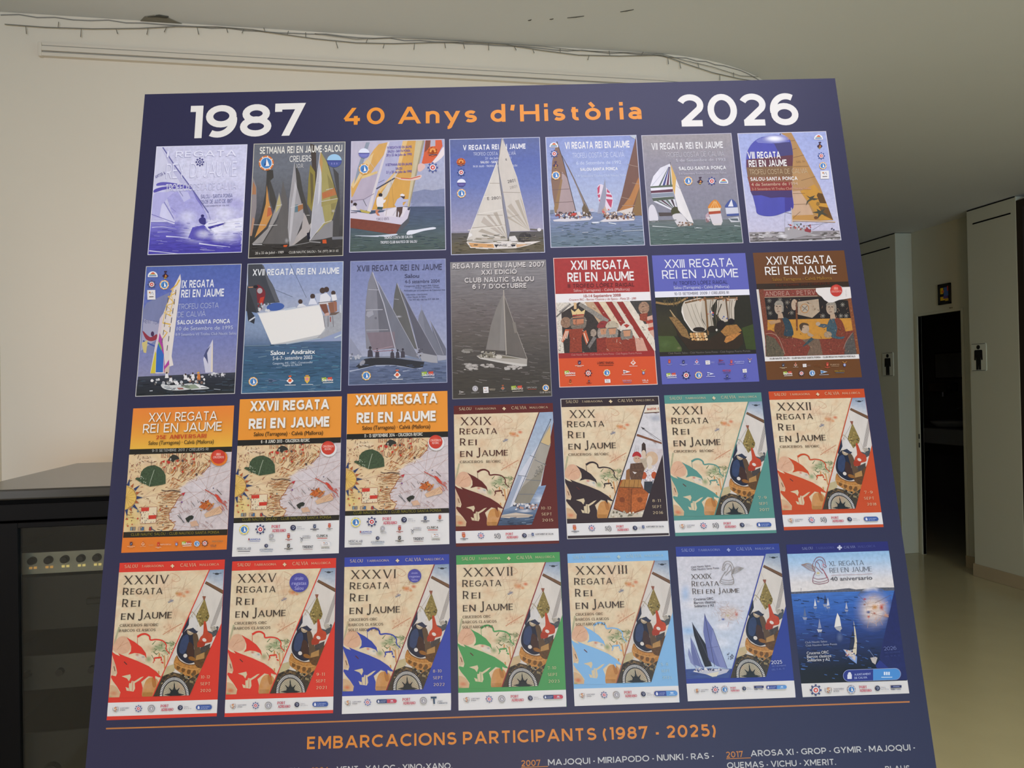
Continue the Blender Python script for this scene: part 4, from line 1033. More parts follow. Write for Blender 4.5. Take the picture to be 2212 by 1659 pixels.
def p_deck_crew():
    s = poster('IV', 'Z2', [(88,99),(1080,75),(1101,1254),(74,1281)], 0, 'A4A8BE', 'poster of two sailors on a bow under golden sails, third of the top row', 'C9C8D4')
    s.grad([(88,99),(1080,75),(1090,640),(80,660)], ['9FA6C2','A5A9BE','A3A6B4'], 'photo')
    s.poly([(740,640),(870,610),(960,620),(1090,600),(1095,800),(720,800)], '7F86A0', 'photo'); s.soft(880,770,170,30,'98A0B4',.7)
    s.grad([(80,800),(1090,790),(1101,1254),(74,1281)], ['48546A','4C5A6A','52605E','4A5850'], 'sea')
    s.poly([(88,105),(790,95),(760,480),(705,740),(640,830),(80,835)], 'BAB4C0', 'cloth')
    for p, c in (([(385,130),(478,110),(470,200),(240,520),(95,700),(88,580),(330,190)],'D0A258'),([(230,320),(330,220),(300,330),(110,600),(90,560)],'DCC08A'),([(250,110),(290,110),(190,420),(120,560),(160,380)],'8C96A0'),
        ([(640,95),(782,92),(742,480),(705,700),(640,790),(310,830),(380,620),(575,400)],'CF9E4C'),([(640,95),(690,94),(600,420),(400,640),(380,620),(575,400)],'DCB878'),([(570,420),(600,400),(470,680),(410,740),(420,640)],'C9C2B4'),
        ([(500,105),(632,97),(560,420),(385,590),(268,855),(330,640),(450,230)],'ADADC4'),([(92,720),(210,470),(375,415),(330,660),(230,720),(92,752)],'B4A9B4'),([(205,470),(375,412),(370,440),(200,500)],'D8BC7C')): s.poly(p, c, 'cloth')
    s.poly([(500,105),(480,108),(380,430),(258,850),(300,850),(345,640),(420,380)], 'D3CBC8')
    s.line([(90,730),(230,715),(335,655)], 6, '84788A'); s.line([(170,160),(400,470)], 3, 'C8C0BC'); s.line([(520,540),(545,800)], 3, '9A7A44')
    s.poly([(778,92),(872,90),(745,640),(710,800),(688,790),(720,540)], 'C3B690', 'cloth'); s.poly([(850,90),(872,90),(745,640),(712,795),(702,790),(760,500)], '9E9274')
    s.poly([(880,90),(1052,85),(1062,150),(1005,255),(940,330),(838,342),(862,240)], 'CF5C30'); s.poly([(884,90),(940,90),(920,170),(870,220)], '7E4632'); s.poly([(935,90),(985,88),(985,150),(930,160)], 'B0AEB8')
    s.poly([(1072,160),(1080,240),(1000,318),(950,328),(1010,250)], 'E4D6D0', smooth=True); s.poly([(805,345),(850,335),(880,370),(830,420),(800,410)], 'D8B4A8', smooth=True)
    s.poly([(540,470),(620,492),(720,490),(832,455),(825,495),(740,515),(620,508)], 'DDBFAE', smooth=True); s.line([(620,492),(720,498),(826,470)], 10, 'C4593A')
    s.line([(358,606),(555,490)], 14, '4C4C56'); s.line([(380,540),(445,510)], 5, '68687A')
    s.poly([(80,838),(300,872),(430,850),(560,800),(640,780),(720,815),(692,920),(622,988),(350,945),(82,918)], 'CDC5CE'); s.poly([(440,840),(560,800),(640,778),(690,800),(640,900),(560,905),(440,890)], 'D9D2D4')
    s.poly([(82,916),(350,945),(622,985),(560,1092),(300,1052),(80,1018)], '7A4536', 'photo'); s.poly([(690,920),(720,815),(705,960),(640,1030),(570,1090),(622,985)], '55585C')
    s.line([(88,858),(155,858)], 8, '4A4450'); s.text('TORO D VENTS', (358,942), (492,935), 28, '6A6270', w=.18, sp=.1); s.poly([(180,820),(300,850),(280,868),(200,852)], 'B8A858')
    s.ell(403,670,21,20,'2E2A2A'); s.poly([(365,700),(420,690),(435,720),(460,720),(450,748),(432,760),(428,798),(368,795)], 'E2DCD6', smooth=True); s.poly([(372,795),(430,798),(420,828),(366,822)], '3E5450'); s.poly([(352,825),(395,828),(372,850),(398,890),(372,890),(350,862)], 'C4805E')
    s.ell(640,690,22,24,'4A3A34'); s.poly([(610,668),(632,655),(660,668),(655,684),(615,682)], 'E0DCDA'); s.poly([(552,775),(580,715),(620,690),(650,715),(700,715),(698,735),(640,748),(640,795),(572,805)], 'B4B6CC'); s.poly([(575,800),(640,795),(632,860),(608,908),(594,905),(602,860),(590,840),(586,905),(570,900)], '57443C')
    s.line([(640,790),(710,800)], 6, '5A5A68'); s.ell(703,820,14,12,'44424C')
    s.ell(95,742,14,16,'5A4440'); s.ell(133,770,20,18,'3A302E'); s.poly([(88,800),(130,780),(160,835),(95,832)], 'D8D0CE')
    s.poly([(680,1090),(700,1050),(780,1040),(960,1012),(985,1030),(860,1052),(740,1088)], 'DCDEE2', smooth=True); s.poly([(135,1100),(350,1100),(565,1082),(560,1100),(400,1115),(200,1108)], 'C6CCD2', smooth=True)
    s.strokes(70,(90,1110,1090,1250),['3E4C52','60706E','56685E'],70,6,-1,7,9); s.line([(220,720),(255,790)], 5, '55565E'); s.line([(535,890),(575,820)], 3, '9A98A0'); s.line([(460,890),(520,500)], 3, 'AA9A80')
    s.flush('picture', s.par)
    PU = '645498'
    for t, a, b in (('IV REGATA REI EN JAUME',(475,181),(735,170)),('SALOU - SANTA PONSA',(480,221),(720,211)),('20 y 22 de Julio de 1990',(465,260),(735,249)),('II SETMANA REI EN JAUME',(460,363),(738,353)),('SALOU',(565,402),(635,399)),('21 y 25 de Julio de 1990',(465,441),(735,432))):
        s.text(t, a, b, 25, PU, font='B', bold=.02)
    s.flush('heading', s.par)
    s.text('TROFEO COSTA DE CALVIÀ', (442,1140), (745,1128), 28, 'DCDDDC', w=.2, sp=.1); s.text('TROFEO CLUB NAUTICO DE SALOU', (402,1190), (790,1178), 28, 'DCDDDC', w=.2, sp=.1); s.flush('caption', s.par)
    emblems(s, s.par, [(e_half, 228, 228, 58, 'DDE2EA', '7478B4'), (e_club, 230, 395, 58), (e_flower, 958, 207, 58), (e_gear, 958, 380, 56, '4C5890')])
def p_lone_yacht():
    s = poster('V', 'Z2', [(1129,75),(2092,56),(2152,1281),(1156,1307)], 0, '5E6A9C', 'blue poster of one white yacht under full sail on dark sea, fourth of the top row', 'C6C8D6')
    s.grad([(1129,70),(2092,50),(2135,1062),(1150,1085)], ['5A658F','5766A0','6674A8','8488A8','A49EAC'], 'photo', n=16)
    s.grad([(1150,1075),(2137,1052),(2152,1281),(1156,1307)], ['56534E','5C584C','665E46','5A5444'], 'sea'); s.flush('picture', s.par)
    s.text('V REGATA REI EN JAUME', (1280,195), (1947,178), 55, 'E4E3DE', w=.22, sp=.14); s.text('TROFEO COSTA DE CALVIÀ', (1388,252), (1840,243), 35, 'CCD0DC', w=.11, sp=.13); s.text('21 de Julio de 1991', (1515,293), (1790,286), 24, 'BCC4DA', font='B')
    s.text('SALOU - SANTA PONSA', (1465,335), (1768,328), 25, 'E0E0DE', w=.22); s.text('19-20 JULIO - TROFEO CLUB NAUTICO SALOU', (1385,377), (1855,366), 20, 'D0D4E0', w=.18, sp=.14); s.flush('heading', s.par)
    s.line([(1158,1065),(1500,1055)], 8, '8E8C9A'); s.line([(1990,1035),(2135,1045)], 18, '6A665E')
    s.poly([(1690,65),(1760,230),(1850,480),(1932,800),(1988,1052),(1770,1056),(1745,900),(1685,560),(1655,360),(1665,200)], 'C9C1B2', 'cloth')
    s.poly([(1640,320),(1665,500),(1700,800),(1757,1152),(1680,1168),(1322,1172),(1340,1080),(1440,860),(1545,560)], 'CEC7B8', 'cloth')
    s.poly([(1652,360),(1690,560),(1742,850),(1780,1052),(1757,1135),(1710,850),(1668,560)], '858690')
    for p, c in (([(1985,1048),(1750,790),(1790,760)],'B4AA98'),([(1985,1048),(1745,850),(1748,815)],'B9B09E'),([(1985,1048),(1830,730),(1870,720)],'B0A692'),([(1985,1048),(1885,700),(1912,740)],'B8AE9C'),([(1985,1048),(1755,920),(1750,890)],'B2A996'),([(1755,1140),(1480,1030),(1440,1060)],'AFA593'),([(1755,1140),(1500,900),(1470,960)],'B8AE9E'),([(1755,1140),(1560,880),(1530,890)],'B2A898'),([(1755,1140),(1640,850),(1600,860)],'B0A694'),([(1755,1140),(1420,1120),(1390,1150)],'B5AB9A')): s.poly(p, c)
    for p in ([(1562,545),(1668,545)],[(1420,880),(1700,885)],[(1370,1020),(1730,990)],[(1690,640),(1895,645)],[(1735,920),(1870,880)]): s.line(p, 5, '9A917F')
    for p in ([(1500,690),(1690,680)],[(1440,870),(1700,825)],[(1330,1045),(1720,995)]): s.line(p, 8, 'DDD6C6')
    s.line([(1690,65),(1650,340),(1700,760),(1755,1150)], 6, '77736C'); s.line([(1700,70),(1850,480),(1988,1050)], 4, 'DDD5C2'); s.line([(1640,320),(1322,1150)], 6, 'DDD8CC')
    s.poly([(1370,1080),(1345,1075),(1330,1130),(1380,1100)], 'E2DED6')
    s.text('2801', (1755,546), (1838,530), 32, '56504C', w=.16, sp=.14); s.text('E 2801', (1538,725), (1676,714), 32, '56504C', w=.16, sp=.14); s.text('E', (1733,305), (1748,303), 20, '6A645C', w=.2); s.text('2801', (1778,608), (1855,590), 28, 'A89F90', w=.14)
    s.poly([(1313,1170),(1500,1182),(1750,1160),(1870,1172),(2105,1160),(1990,1202),(1840,1237),(1550,1247),(1360,1237)], 'D9D2C6'); s.poly([(1335,1178),(1600,1192),(1612,1232),(1365,1225)], 'CF9E66'); s.poly([(1610,1196),(1655,1196),(1632,1232)], '2A2A2C')
    s.text('NAUTIC', (1650,1216), (1750,1213), 22, '35353A', w=.24, sp=.08); s.poly([(1780,1200),(1840,1196),(1830,1216),(1800,1216)], '35353A'); s.poly([(1840,1195),(1990,1190),(1850,1230)], 'C8A47C')
    s.poly([(1768,1112),(1832,1104),(1868,1165),(1768,1160)], 'D8D3CA'); s.poly([(1870,1160),(1880,1092),(1930,1068),(1975,1085),(1995,1150),(1930,1165)], '3E3A34', smooth=True); s.dots(26,(1870,1075,2060,1150),['2E2C2A','55504A','6A6258'],6,14,2)
    s.line([(1330,1165),(1750,1150)], 4, '8A8478'); s.ell(2088,1040,20,18,'DAD6D4'); s.soft(1800,1265,120,20,'8E866E',.6); s.strokes(60,(1170,1090,2140,1290),['4A463C','6E6650','746C50'],60,5,-1,6,6)
    s.flush('yacht', s.par)
    emblems(s, s.par, [(e_flower, 1258, 322, 48), (e_gear, 1260, 432, 44, '3E4A84'), (e_half, 1262, 543, 46, 'E2E4E8', '5A5290'), (e_club, 1262, 655, 48)])
def p_brown_sails():
    s = poster('VI', 'Z3', [(84,101),(1051,84),(1151,1254),(149,1278)], 0, '9CA8C4', 'pale blue poster of tall brown sails either side, fifth of the top row', 'C8C8D4')
    s.grad([(84,95),(1051,80),(1120,920),(135,940)], ['8592BE','93A0C6','A3AEC8','B0B9C8'], 'photo', n=12)
    s.grad([(135,905),(1120,900),(1151,1254),(149,1278)], ['808CA6','76839C','6A7A88','66787E'], 'sea'); s.soft(190,960,60,60,'8890B8',.6)
    s.text('VI REGATA REI EN JAUME', (297,231), (988,215), 74, 'E2E0DA', w=.21, sp=.10); s.text('TROFEU COSTA DE CALVIÀ', (376,327), (928,314), 54, 'CAD0DE', w=.09, sp=.09); s.text('6 de Setembre de 1992', (418,397), (893,387), 34, 'C2CADC', font='B')
    s.text('SALOU-SANTA PONÇA', (458,464), (858,454), 32, 'E4E4E2', w=.22, sp=.11); s.text('3-4 Setembre Trofeu Club Nautic Salou', (410,530), (955,519), 24, 'BCC6DA', font='B'); s.flush('heading', s.par)
    s.poly([(210,150),(250,280),(330,560),(412,885),(200,932),(165,700),(150,560),(162,360)], '846650', 'cloth'); s.poly([(265,470),(320,540),(410,885),(300,915),(205,925),(260,620)], 'A7938E', 'cloth'); s.poly([(255,540),(270,560),(225,860),(190,920),(180,860)], '93744A')
    for p in ([(160,665),(345,655)],[(190,800),(380,790)],[(240,480),(300,500)],[(155,560),(250,540)]): s.line(p, 5, '6A5650')
    s.line([(210,150),(270,330),(412,888)], 8, '4E423E')
    s.poly([(262,300),(330,410),(400,550),(500,780),(575,935),(545,945),(500,850),(480,780),(425,640),(372,520)], '887868', 'cloth'); s.poly([(500,805),(580,938),(490,945),(478,860)], '6A5A40')
    s.line([(265,300),(400,560),(580,940)], 5, '5A504E')
    s.poly([(640,640),(680,605),(742,650),(802,740),(792,860),(700,892),(650,760)], 'DACED4', smooth=True)
    for p in ([(640,645),(668,612),(662,690),(645,715)],[(735,710),(790,718),(798,745),(735,735)],[(730,762),(802,768),(787,858),(765,830)],[(642,718),(670,712),(668,745),(652,750)],[(742,655),(775,690),(770,700),(742,690)],[(655,770),(670,768),(668,800)]): s.poly(p, 'B84660')
    s.poly([(722,553),(737,700),(717,880),(700,915),(640,918),(672,760)], '9596A2', 'cloth'); s.poly([(722,830),(740,890),(690,925),(700,880)], 'BDA690')
    s.poly([(1050,100),(1085,500),(1115,940),(848,892),(900,720),(960,460)], '735240', 'cloth'); s.poly([(1080,530),(1095,620),(1010,858),(868,892),(985,740)], 'AF7840', 'cloth'); s.poly([(1022,848),(1002,935),(850,897)], 'D2C8BC'); s.poly([(1092,630),(1115,935),(1008,942),(1030,850)], '86683E')
    for p in ([(960,395),(1070,420)],[(890,740),(1000,770)],[(1010,590),(1085,605)],[(900,830),(1040,830)]): s.line(p, 5, 'A08874')
    s.poly([(985,92),(1050,86),(1045,130),(1010,110)], 'B4BCC0')
    s.poly([(168,985),(300,962),(430,965),(592,965),(560,988),(300,1003),(180,1000)], 'D2CECE'); s.poly([(665,1000),(740,962),(1040,970),(1030,990),(860,1000),(700,1006)], 'D4CECC')
    s.dots(90,(200,905,590,970),['4A3E3A','B8A89A','D8D0C8','8A3E34','6A5A54','D2CCC8'],7,15,11); s.dots(100,(715,905,1035,972),['4A3C36','C0A890','DAD0C4','7A4A34','8A7A6A'],7,15,12); s.dots(8,(690,870,760,920),['B88A70','C8605A','D8C8C0'],8,16,13)
    s.poly([(365,915),(415,908),(420,935),(370,940)], 'C04A3C'); s.soft(580,880,40,25,'C0B0B0',.8)
    s.poly([(578,1008),(665,1003),(662,1020),(592,1022)], 'D8DCE0'); s.line([(760,1015),(840,1028)], 10, 'D0D6DA'); s.line([(910,1105),(1130,1092)], 8, 'A8B0B4'); s.line([(480,1120),(545,1116)], 7, 'AAB2BA'); s.line([(260,1095),(285,1096)], 6, 'B4BCC4')
    s.strokes(90,(150,1010,1140,1260),['647482','7C8C9A','5E7076','8A97A2'],60,6,-1,7,7); s.poly([(140,880),(180,878),(180,915),(140,920)], '77808A')
    s.flush('picture', s.par)
    emblems(s, s.par, [(e_arch, 179, 190, 46), (e_gear, 183, 283, 42, '4A5490'), (e_crest, 197, 405, 34, '4A3850'), (e_club, 200, 513, 46)])
def p_striped_spinnaker():
    s = poster('VII', 'Z3', [(1101,81),(2060,65),(2196,1232),(1205,1254)], 0, '908C92', 'grey poster of a striped spinnaker and small racing boats, sixth of the top row', 'BDBAC0')
    s.grad([(1101,75),(2060,60),(2165,1000),(1180,1020)], ['98928E','8E8A90','85838C','82838A'], 'photo', n=12)
    s.grad([(1180,985),(2165,975),(2196,1232),(1205,1254)], ['6C7270','586862','54665E','4E6058'], 'sea')
    s.poly([(1190,850),(1222,820),(1257,860),(1287,985),(1200,1000),(1185,920)], 'D4D0D2', smooth=True)
    sp = [(1413,385),(1442,560),(1452,760),(1500,880),(1522,930),(1440,930),(1430,880),(1240,790),(1215,720),(1203,620),(1235,520),(1310,430)]
    s.poly(sp, 'DCDADD', 'cloth')
    for (a, b, c) in ((1290,1312,'5A665E'),(1330,1358,'44487E'),(1372,1398,'5E3446'),(1412,1432,'55644E'),(1210,1226,'C2C4CC')): s.poly([(1400+(a-1330)*.12,420),(1402+(b-1330)*.12,420),(b,622),(a,626)], c)
    for p, c in (([(1203,628),(1440,608),(1441,632),(1207,645)],'5A6650'),([(1208,675),(1443,655),(1445,686),(1211,700)],'5E3440'),([(1212,706),(1446,690),(1450,732),(1220,748)],'858E98'),([(1220,752),(1452,735),(1456,762),(1236,785)],'4E5A48')): s.poly(p, c)
    for k, c in enumerate(('5A6458','B8B8BA','54303A','AEB6B6','5A6458','D0CED0','44343A','D4D2D2')): s.poly([(1262+k*26,780-k*2),(1286+k*26,778-k*2),(1456+k*3.5,872),(1450+k*3.5,874)], c)
    s.poly([(1288,905),(1440,905),(1440,940),(1300,945)], '4C443E'); s.ell(1470,893,48,50,'48482A')
    s.poly([(1440,930),(1530,920),(1592,1010),(1500,1038),(1460,990)], 'CFCBC8', smooth=True)
    s.poly([(1420,392),(1482,560),(1562,760),(1664,1018),(1610,1000),(1500,880),(1440,640)], 'DEDAD4', 'cloth'); s.poly([(1420,392),(1478,540),(1462,720),(1440,640)], 'D2AA5C'); s.line([(1478,620),(1535,665)], 4, 'A8A29A')
    s.line([(1415,370),(1416,400)], 6, '55504E'); s.poly([(1480,1030),(1655,1018),(1650,1040),(1500,1055)], 'B4AA9E'); s.dots(30,(1480,1005,1650,1045),['6A5A4E','D0C8BE','8A6A50'],6,12,4)
    s.poly([(1890,768),(1930,800),(1952,862),(1818,862),(1845,800)], 'D0842F', smooth=True)
    for k in range(4): s.line([(1890,772),(1842+k*30,858)], 8, 'E0A860', lift=k == 0)
    for p, c in (([(1820,860),(1950,855),(1947,886),(1822,896)],'E2D4B4'),([(1822,896),(1948,886),(1952,915),(1826,926)],'A84A2C'),([(1826,926),(1952,915),(1972,1000),(1955,1030),(1862,1022)],'CFC9C8')): s.poly(p, c)
    s.poly([(1790,930),(1820,900),(1835,1000),(1790,1000)], 'B8A0A4'); s.poly([(1860,1022),(1965,1018),(1955,1040),(1880,1042)], 'CFC8C0'); s.dots(14,(1790,960,1850,1010),['8A6A68','D0C8C4'],6,12,8)
    s.poly([(2065,763),(2112,800),(2117,852),(1998,852),(2020,800)], '46568E', smooth=True); s.poly([(2065,765),(2085,842),(2028,842)], 'DCDCDC'); s.poly([(2000,855),(2132,850),(2142,920),(2010,928)], 'C8CAD0'); s.poly([(2010,922),(2142,914),(2145,938),(2020,944)], '46568E'); s.poly([(2030,965),(2140,950),(2155,1005),(2060,1010)], 'C0C2C2'); s.poly([(2040,970),(2130,968),(2140,995),(2070,990)], '5A6468')
    for p, w in (([(1225,1050),(1350,1058),(1480,1070)],9),([(1670,1066),(1755,1072)],12),([(2095,1045),(2160,1050)],9),([(1230,985),(1290,1002)],8)): s.line(p, w, 'C6CCC8', w1=3)
    s.line([(1190,1000),(1480,985)], 10, '6A6E68'); s.strokes(90,(1200,1060,2190,1240),['4A5C54','627670','70807A'],70,6,-2,7,8); s.flush('picture', s.par)
    s.text('VII REGATA REI EN JAUME', (1217,242), (1980,222), 72, 'DEDCD6', w=.21, sp=.11); s.text('TROFEU COSTA DE CALVIÀ', (1360,322), (1990,308), 52, 'C4C2C4', w=.09, sp=.09); s.text('5 de Setembre de 1993', (1475,369), (2000,358), 30, 'C0BEC2', font='B'); s.text('SALOU-SANTA PONÇA', (1506,459), (2008,447), 38, 'E2E1DD', w=.22, sp=.11); s.text('3-4 Setembre Trofeu Club Nautic Salou', (1505,508), (2010,494), 22, 'B8B6BC', font='B'); s.flush('heading', s.par)
    emblems(s, s.par, [(e_club, 1605, 571, 46), (e_crest, 1732, 576, 38), (e_gear, 1855, 573, 46, '4A5088'), (e_arch, 1980, 573, 49)])
def p_blue_spinnaker():
    s = poster('VIII', 'Z4', [(128,103),(1265,83),(1474,1479),(297,1502)], 0, 'B4B8D2', 'poster of a great blue spinnaker and gold mainsail, last of the top row', 'D0CED4')
    s.grad([(128,95),(1265,75),(1450,1370),(280,1390)], ['9CA6CC','A6AED2','B6B8D0','C0BCCA'], 'photo', n=12); s.soft(1100,180,200,60,'94A0CC',.5)
    s.poly([(285,1372),(750,1365),(1452,1350),(1476,1482),(297,1504)], '8E8886', 'sea'); s.dots(120,(300,1372,1460,1490),['6A6660','B8B4B0','A09A94','5E5A54','C4C0BC'],5,16,3,asp=2.6)
    G = [(690,105),(825,98),(1000,420),(1190,780),(1362,1218),(840,1238),(820,1080),(850,900),(840,400),(800,180)]
    s.poly(G, 'AE8650', 'cloth'); s.poly([(838,560),(1000,560),(1060,640),(1120,760),(1000,870),(838,860)], 'B08A5A'); s.poly([(838,850),(930,840),(1040,1000),(1110,1150),(830,1160),(830,1000)], 'C2A282', 'cloth'); s.poly([(940,850),(1120,760),(1230,900),(1300,1060),(1360,1215),(1200,1225),(1060,1010)], 'C08E3A', 'cloth'); s.poly([(1168,868),(1225,880),(1275,1005),(1190,1000),(1150,900)], '5E4424'); s.poly([(1170,1040),(1300,1058),(1362,1218),(1240,1160)], '6E4E28'); s.poly([(835,1160),(1090,1150),(1140,1222),(840,1236)], 'B88A4A')
    for p in ([(850,418),(990,385)],[(850,532),(1045,530)],[(950,712),(1130,660)],[(845,880),(1000,876)],[(850,1020),(1060,1010)],[(850,1190),(940,1110)],[(800,205),(870,200)],[(815,320),(890,300)]): s.line(p, 5, '6A4E34')
    s.text('SAIL 94', (890,488), (1005,478), 26, '7A5C3C', w=.12)
    for bx, by, k in ((1110,950,1.0),(1190,1120,-1)):
        s.poly([(bx-95,by-50),(bx-50,by-25),(bx+20,by-50),(bx-5,by-15),(bx+70,by-5),(bx+10,by+15),(bx-20,by+10),(bx-60,by+30),(bx-100,by+85),(bx-85,by+25),(bx-50,by-5)] if k > 0 else [(bx-100,by),(bx-30,by-15),(bx-40,by-45),(bx+10,by-20),(bx+70,by-55),(bx+40,by-5),(bx+110,by+40),(bx+20,by+25),(bx-30,by+85),(bx-20,by+15)], '4A4838')
    s.ell(1165,1010,22,26,'8A6A34'); s.ell(1140,1188,26,20,'6E4A2C')
    B = [(560,132),(640,128),(740,135),(808,190),(840,320),(846,420),(840,560),(833,840),(852,1060),(740,1120),(610,1163),(480,1166),(388,1132),(370,1060),(330,900),(280,720),(250,560),(248,430),(270,320),(340,220),(440,158)]
    s.poly(B, '4E50A2', 'cloth', smooth=True)
    for p, c in (([(430,165),(560,134),(700,132),(790,175),(800,215),(600,240),(400,230),(370,205)],'7478B4'),([(600,230),(812,220),(842,330),(845,420),(700,430)],'45426E'),([(250,445),(845,385),(842,545),(251,550)],'623840'),([(250,545),(842,525),(838,665),(268,668)],'7E6040'),([(262,665),(838,660),(836,740),(284,742)],'86553C'),([(283,735),(836,730),(833,842),(305,848)],'8A3830'),([(300,845),(833,838),(838,935),(700,925),(560,935),(440,900),(330,905)],'473862'),([(740,930),(838,930),(850,1058),(745,1115)],'45408A')): s.poly(p, c)
    s.soft(620,180,185,60,'E4E4EA',1.0); s.soft(600,170,120,40,'EEEEF0',.9); s.soft(700,480,130,50,'55323C',.5)
    s.poly([(672,120),(690,105),(690,135)], '4A4A50')
    s.line([(745,1120),(742,1330)], 3, '8A888C'); s.line([(825,1060),(838,1300)], 10, 'C0B8AC'); s.line([(750,1120),(830,1135)], 5, '7A787E'); s.line([(840,1222),(1388,1243)], 16, 'C6AE90'); s.line([(850,1232),(1388,1250)], 4, '7A5844')
    s.poly([(850,1240),(945,1255),(930,1300),(870,1305)], 'A6B0B6'); s.poly([(742,1328),(800,1308),(1000,1322),(1095,1372),(1050,1402),(870,1452),(762,1452)], 'A09C9A', smooth=True)
    s.dots(34,(770,1270,1080,1345),['9A4038','5A5450','D0C8C4','8A7A74','B85A50'],7,15,5); s.poly([(990,1340),(1030,1320),(1080,1350),(1070,1380),(1000,1365)], '8E3E42'); s.line([(1000,1290),(1290,1255)], 3, '77747A'); s.line([(1090,1350),(1230,1260)], 3, '8A888C')
    s.soft(710,1420,90,36,'DCDAD8',.95); s.soft(560,1410,120,18,'B8B4B0',.8); s.soft(1100,1410,140,18,'B8B4B0',.8); s.line([(300,1488),(900,1468),(1460,1440)], 8, '4E4A44'); s.dots(3,(1340,1325,1375,1345),['4A4A5A'],8,14,4)
    s.flush('picture', s.par)
    s.text('VIII REGATA', (268,434), (690,428), 88, 'E6E3DA', w=.20, sp=.10); s.text('REI EN JAUME', (284,540), (775,528), 86, 'E6E3DA', w=.20, sp=.10); s.text('TROFEU COSTA DE CALVIA', (292,636), (1035,618), 62, 'CDB890', w=.08, sp=.09); s.text('SALOU-SANTA PONÇA', (302,718), (905,706), 46, 'E6E2D6', w=.21, sp=.11); s.text('4 de Setembre de 1994', (315,784), (908,770), 38, 'CBAE92', font='B'); s.text('2-3 Setembre VI Trofeu Club Nautic Salou', (320,838), (1075,826), 30, 'C89A80', font='B'); s.flush('heading', s.par)
    emblems(s, s.par, [(e_arch, 1172, 158, 56), (e_crest, 1188, 272, 42), (e_gear, 1207, 398, 46, '4A5490'), (e_club, 1228, 524, 47), (e_box, 1250, 642, 54, 52)])
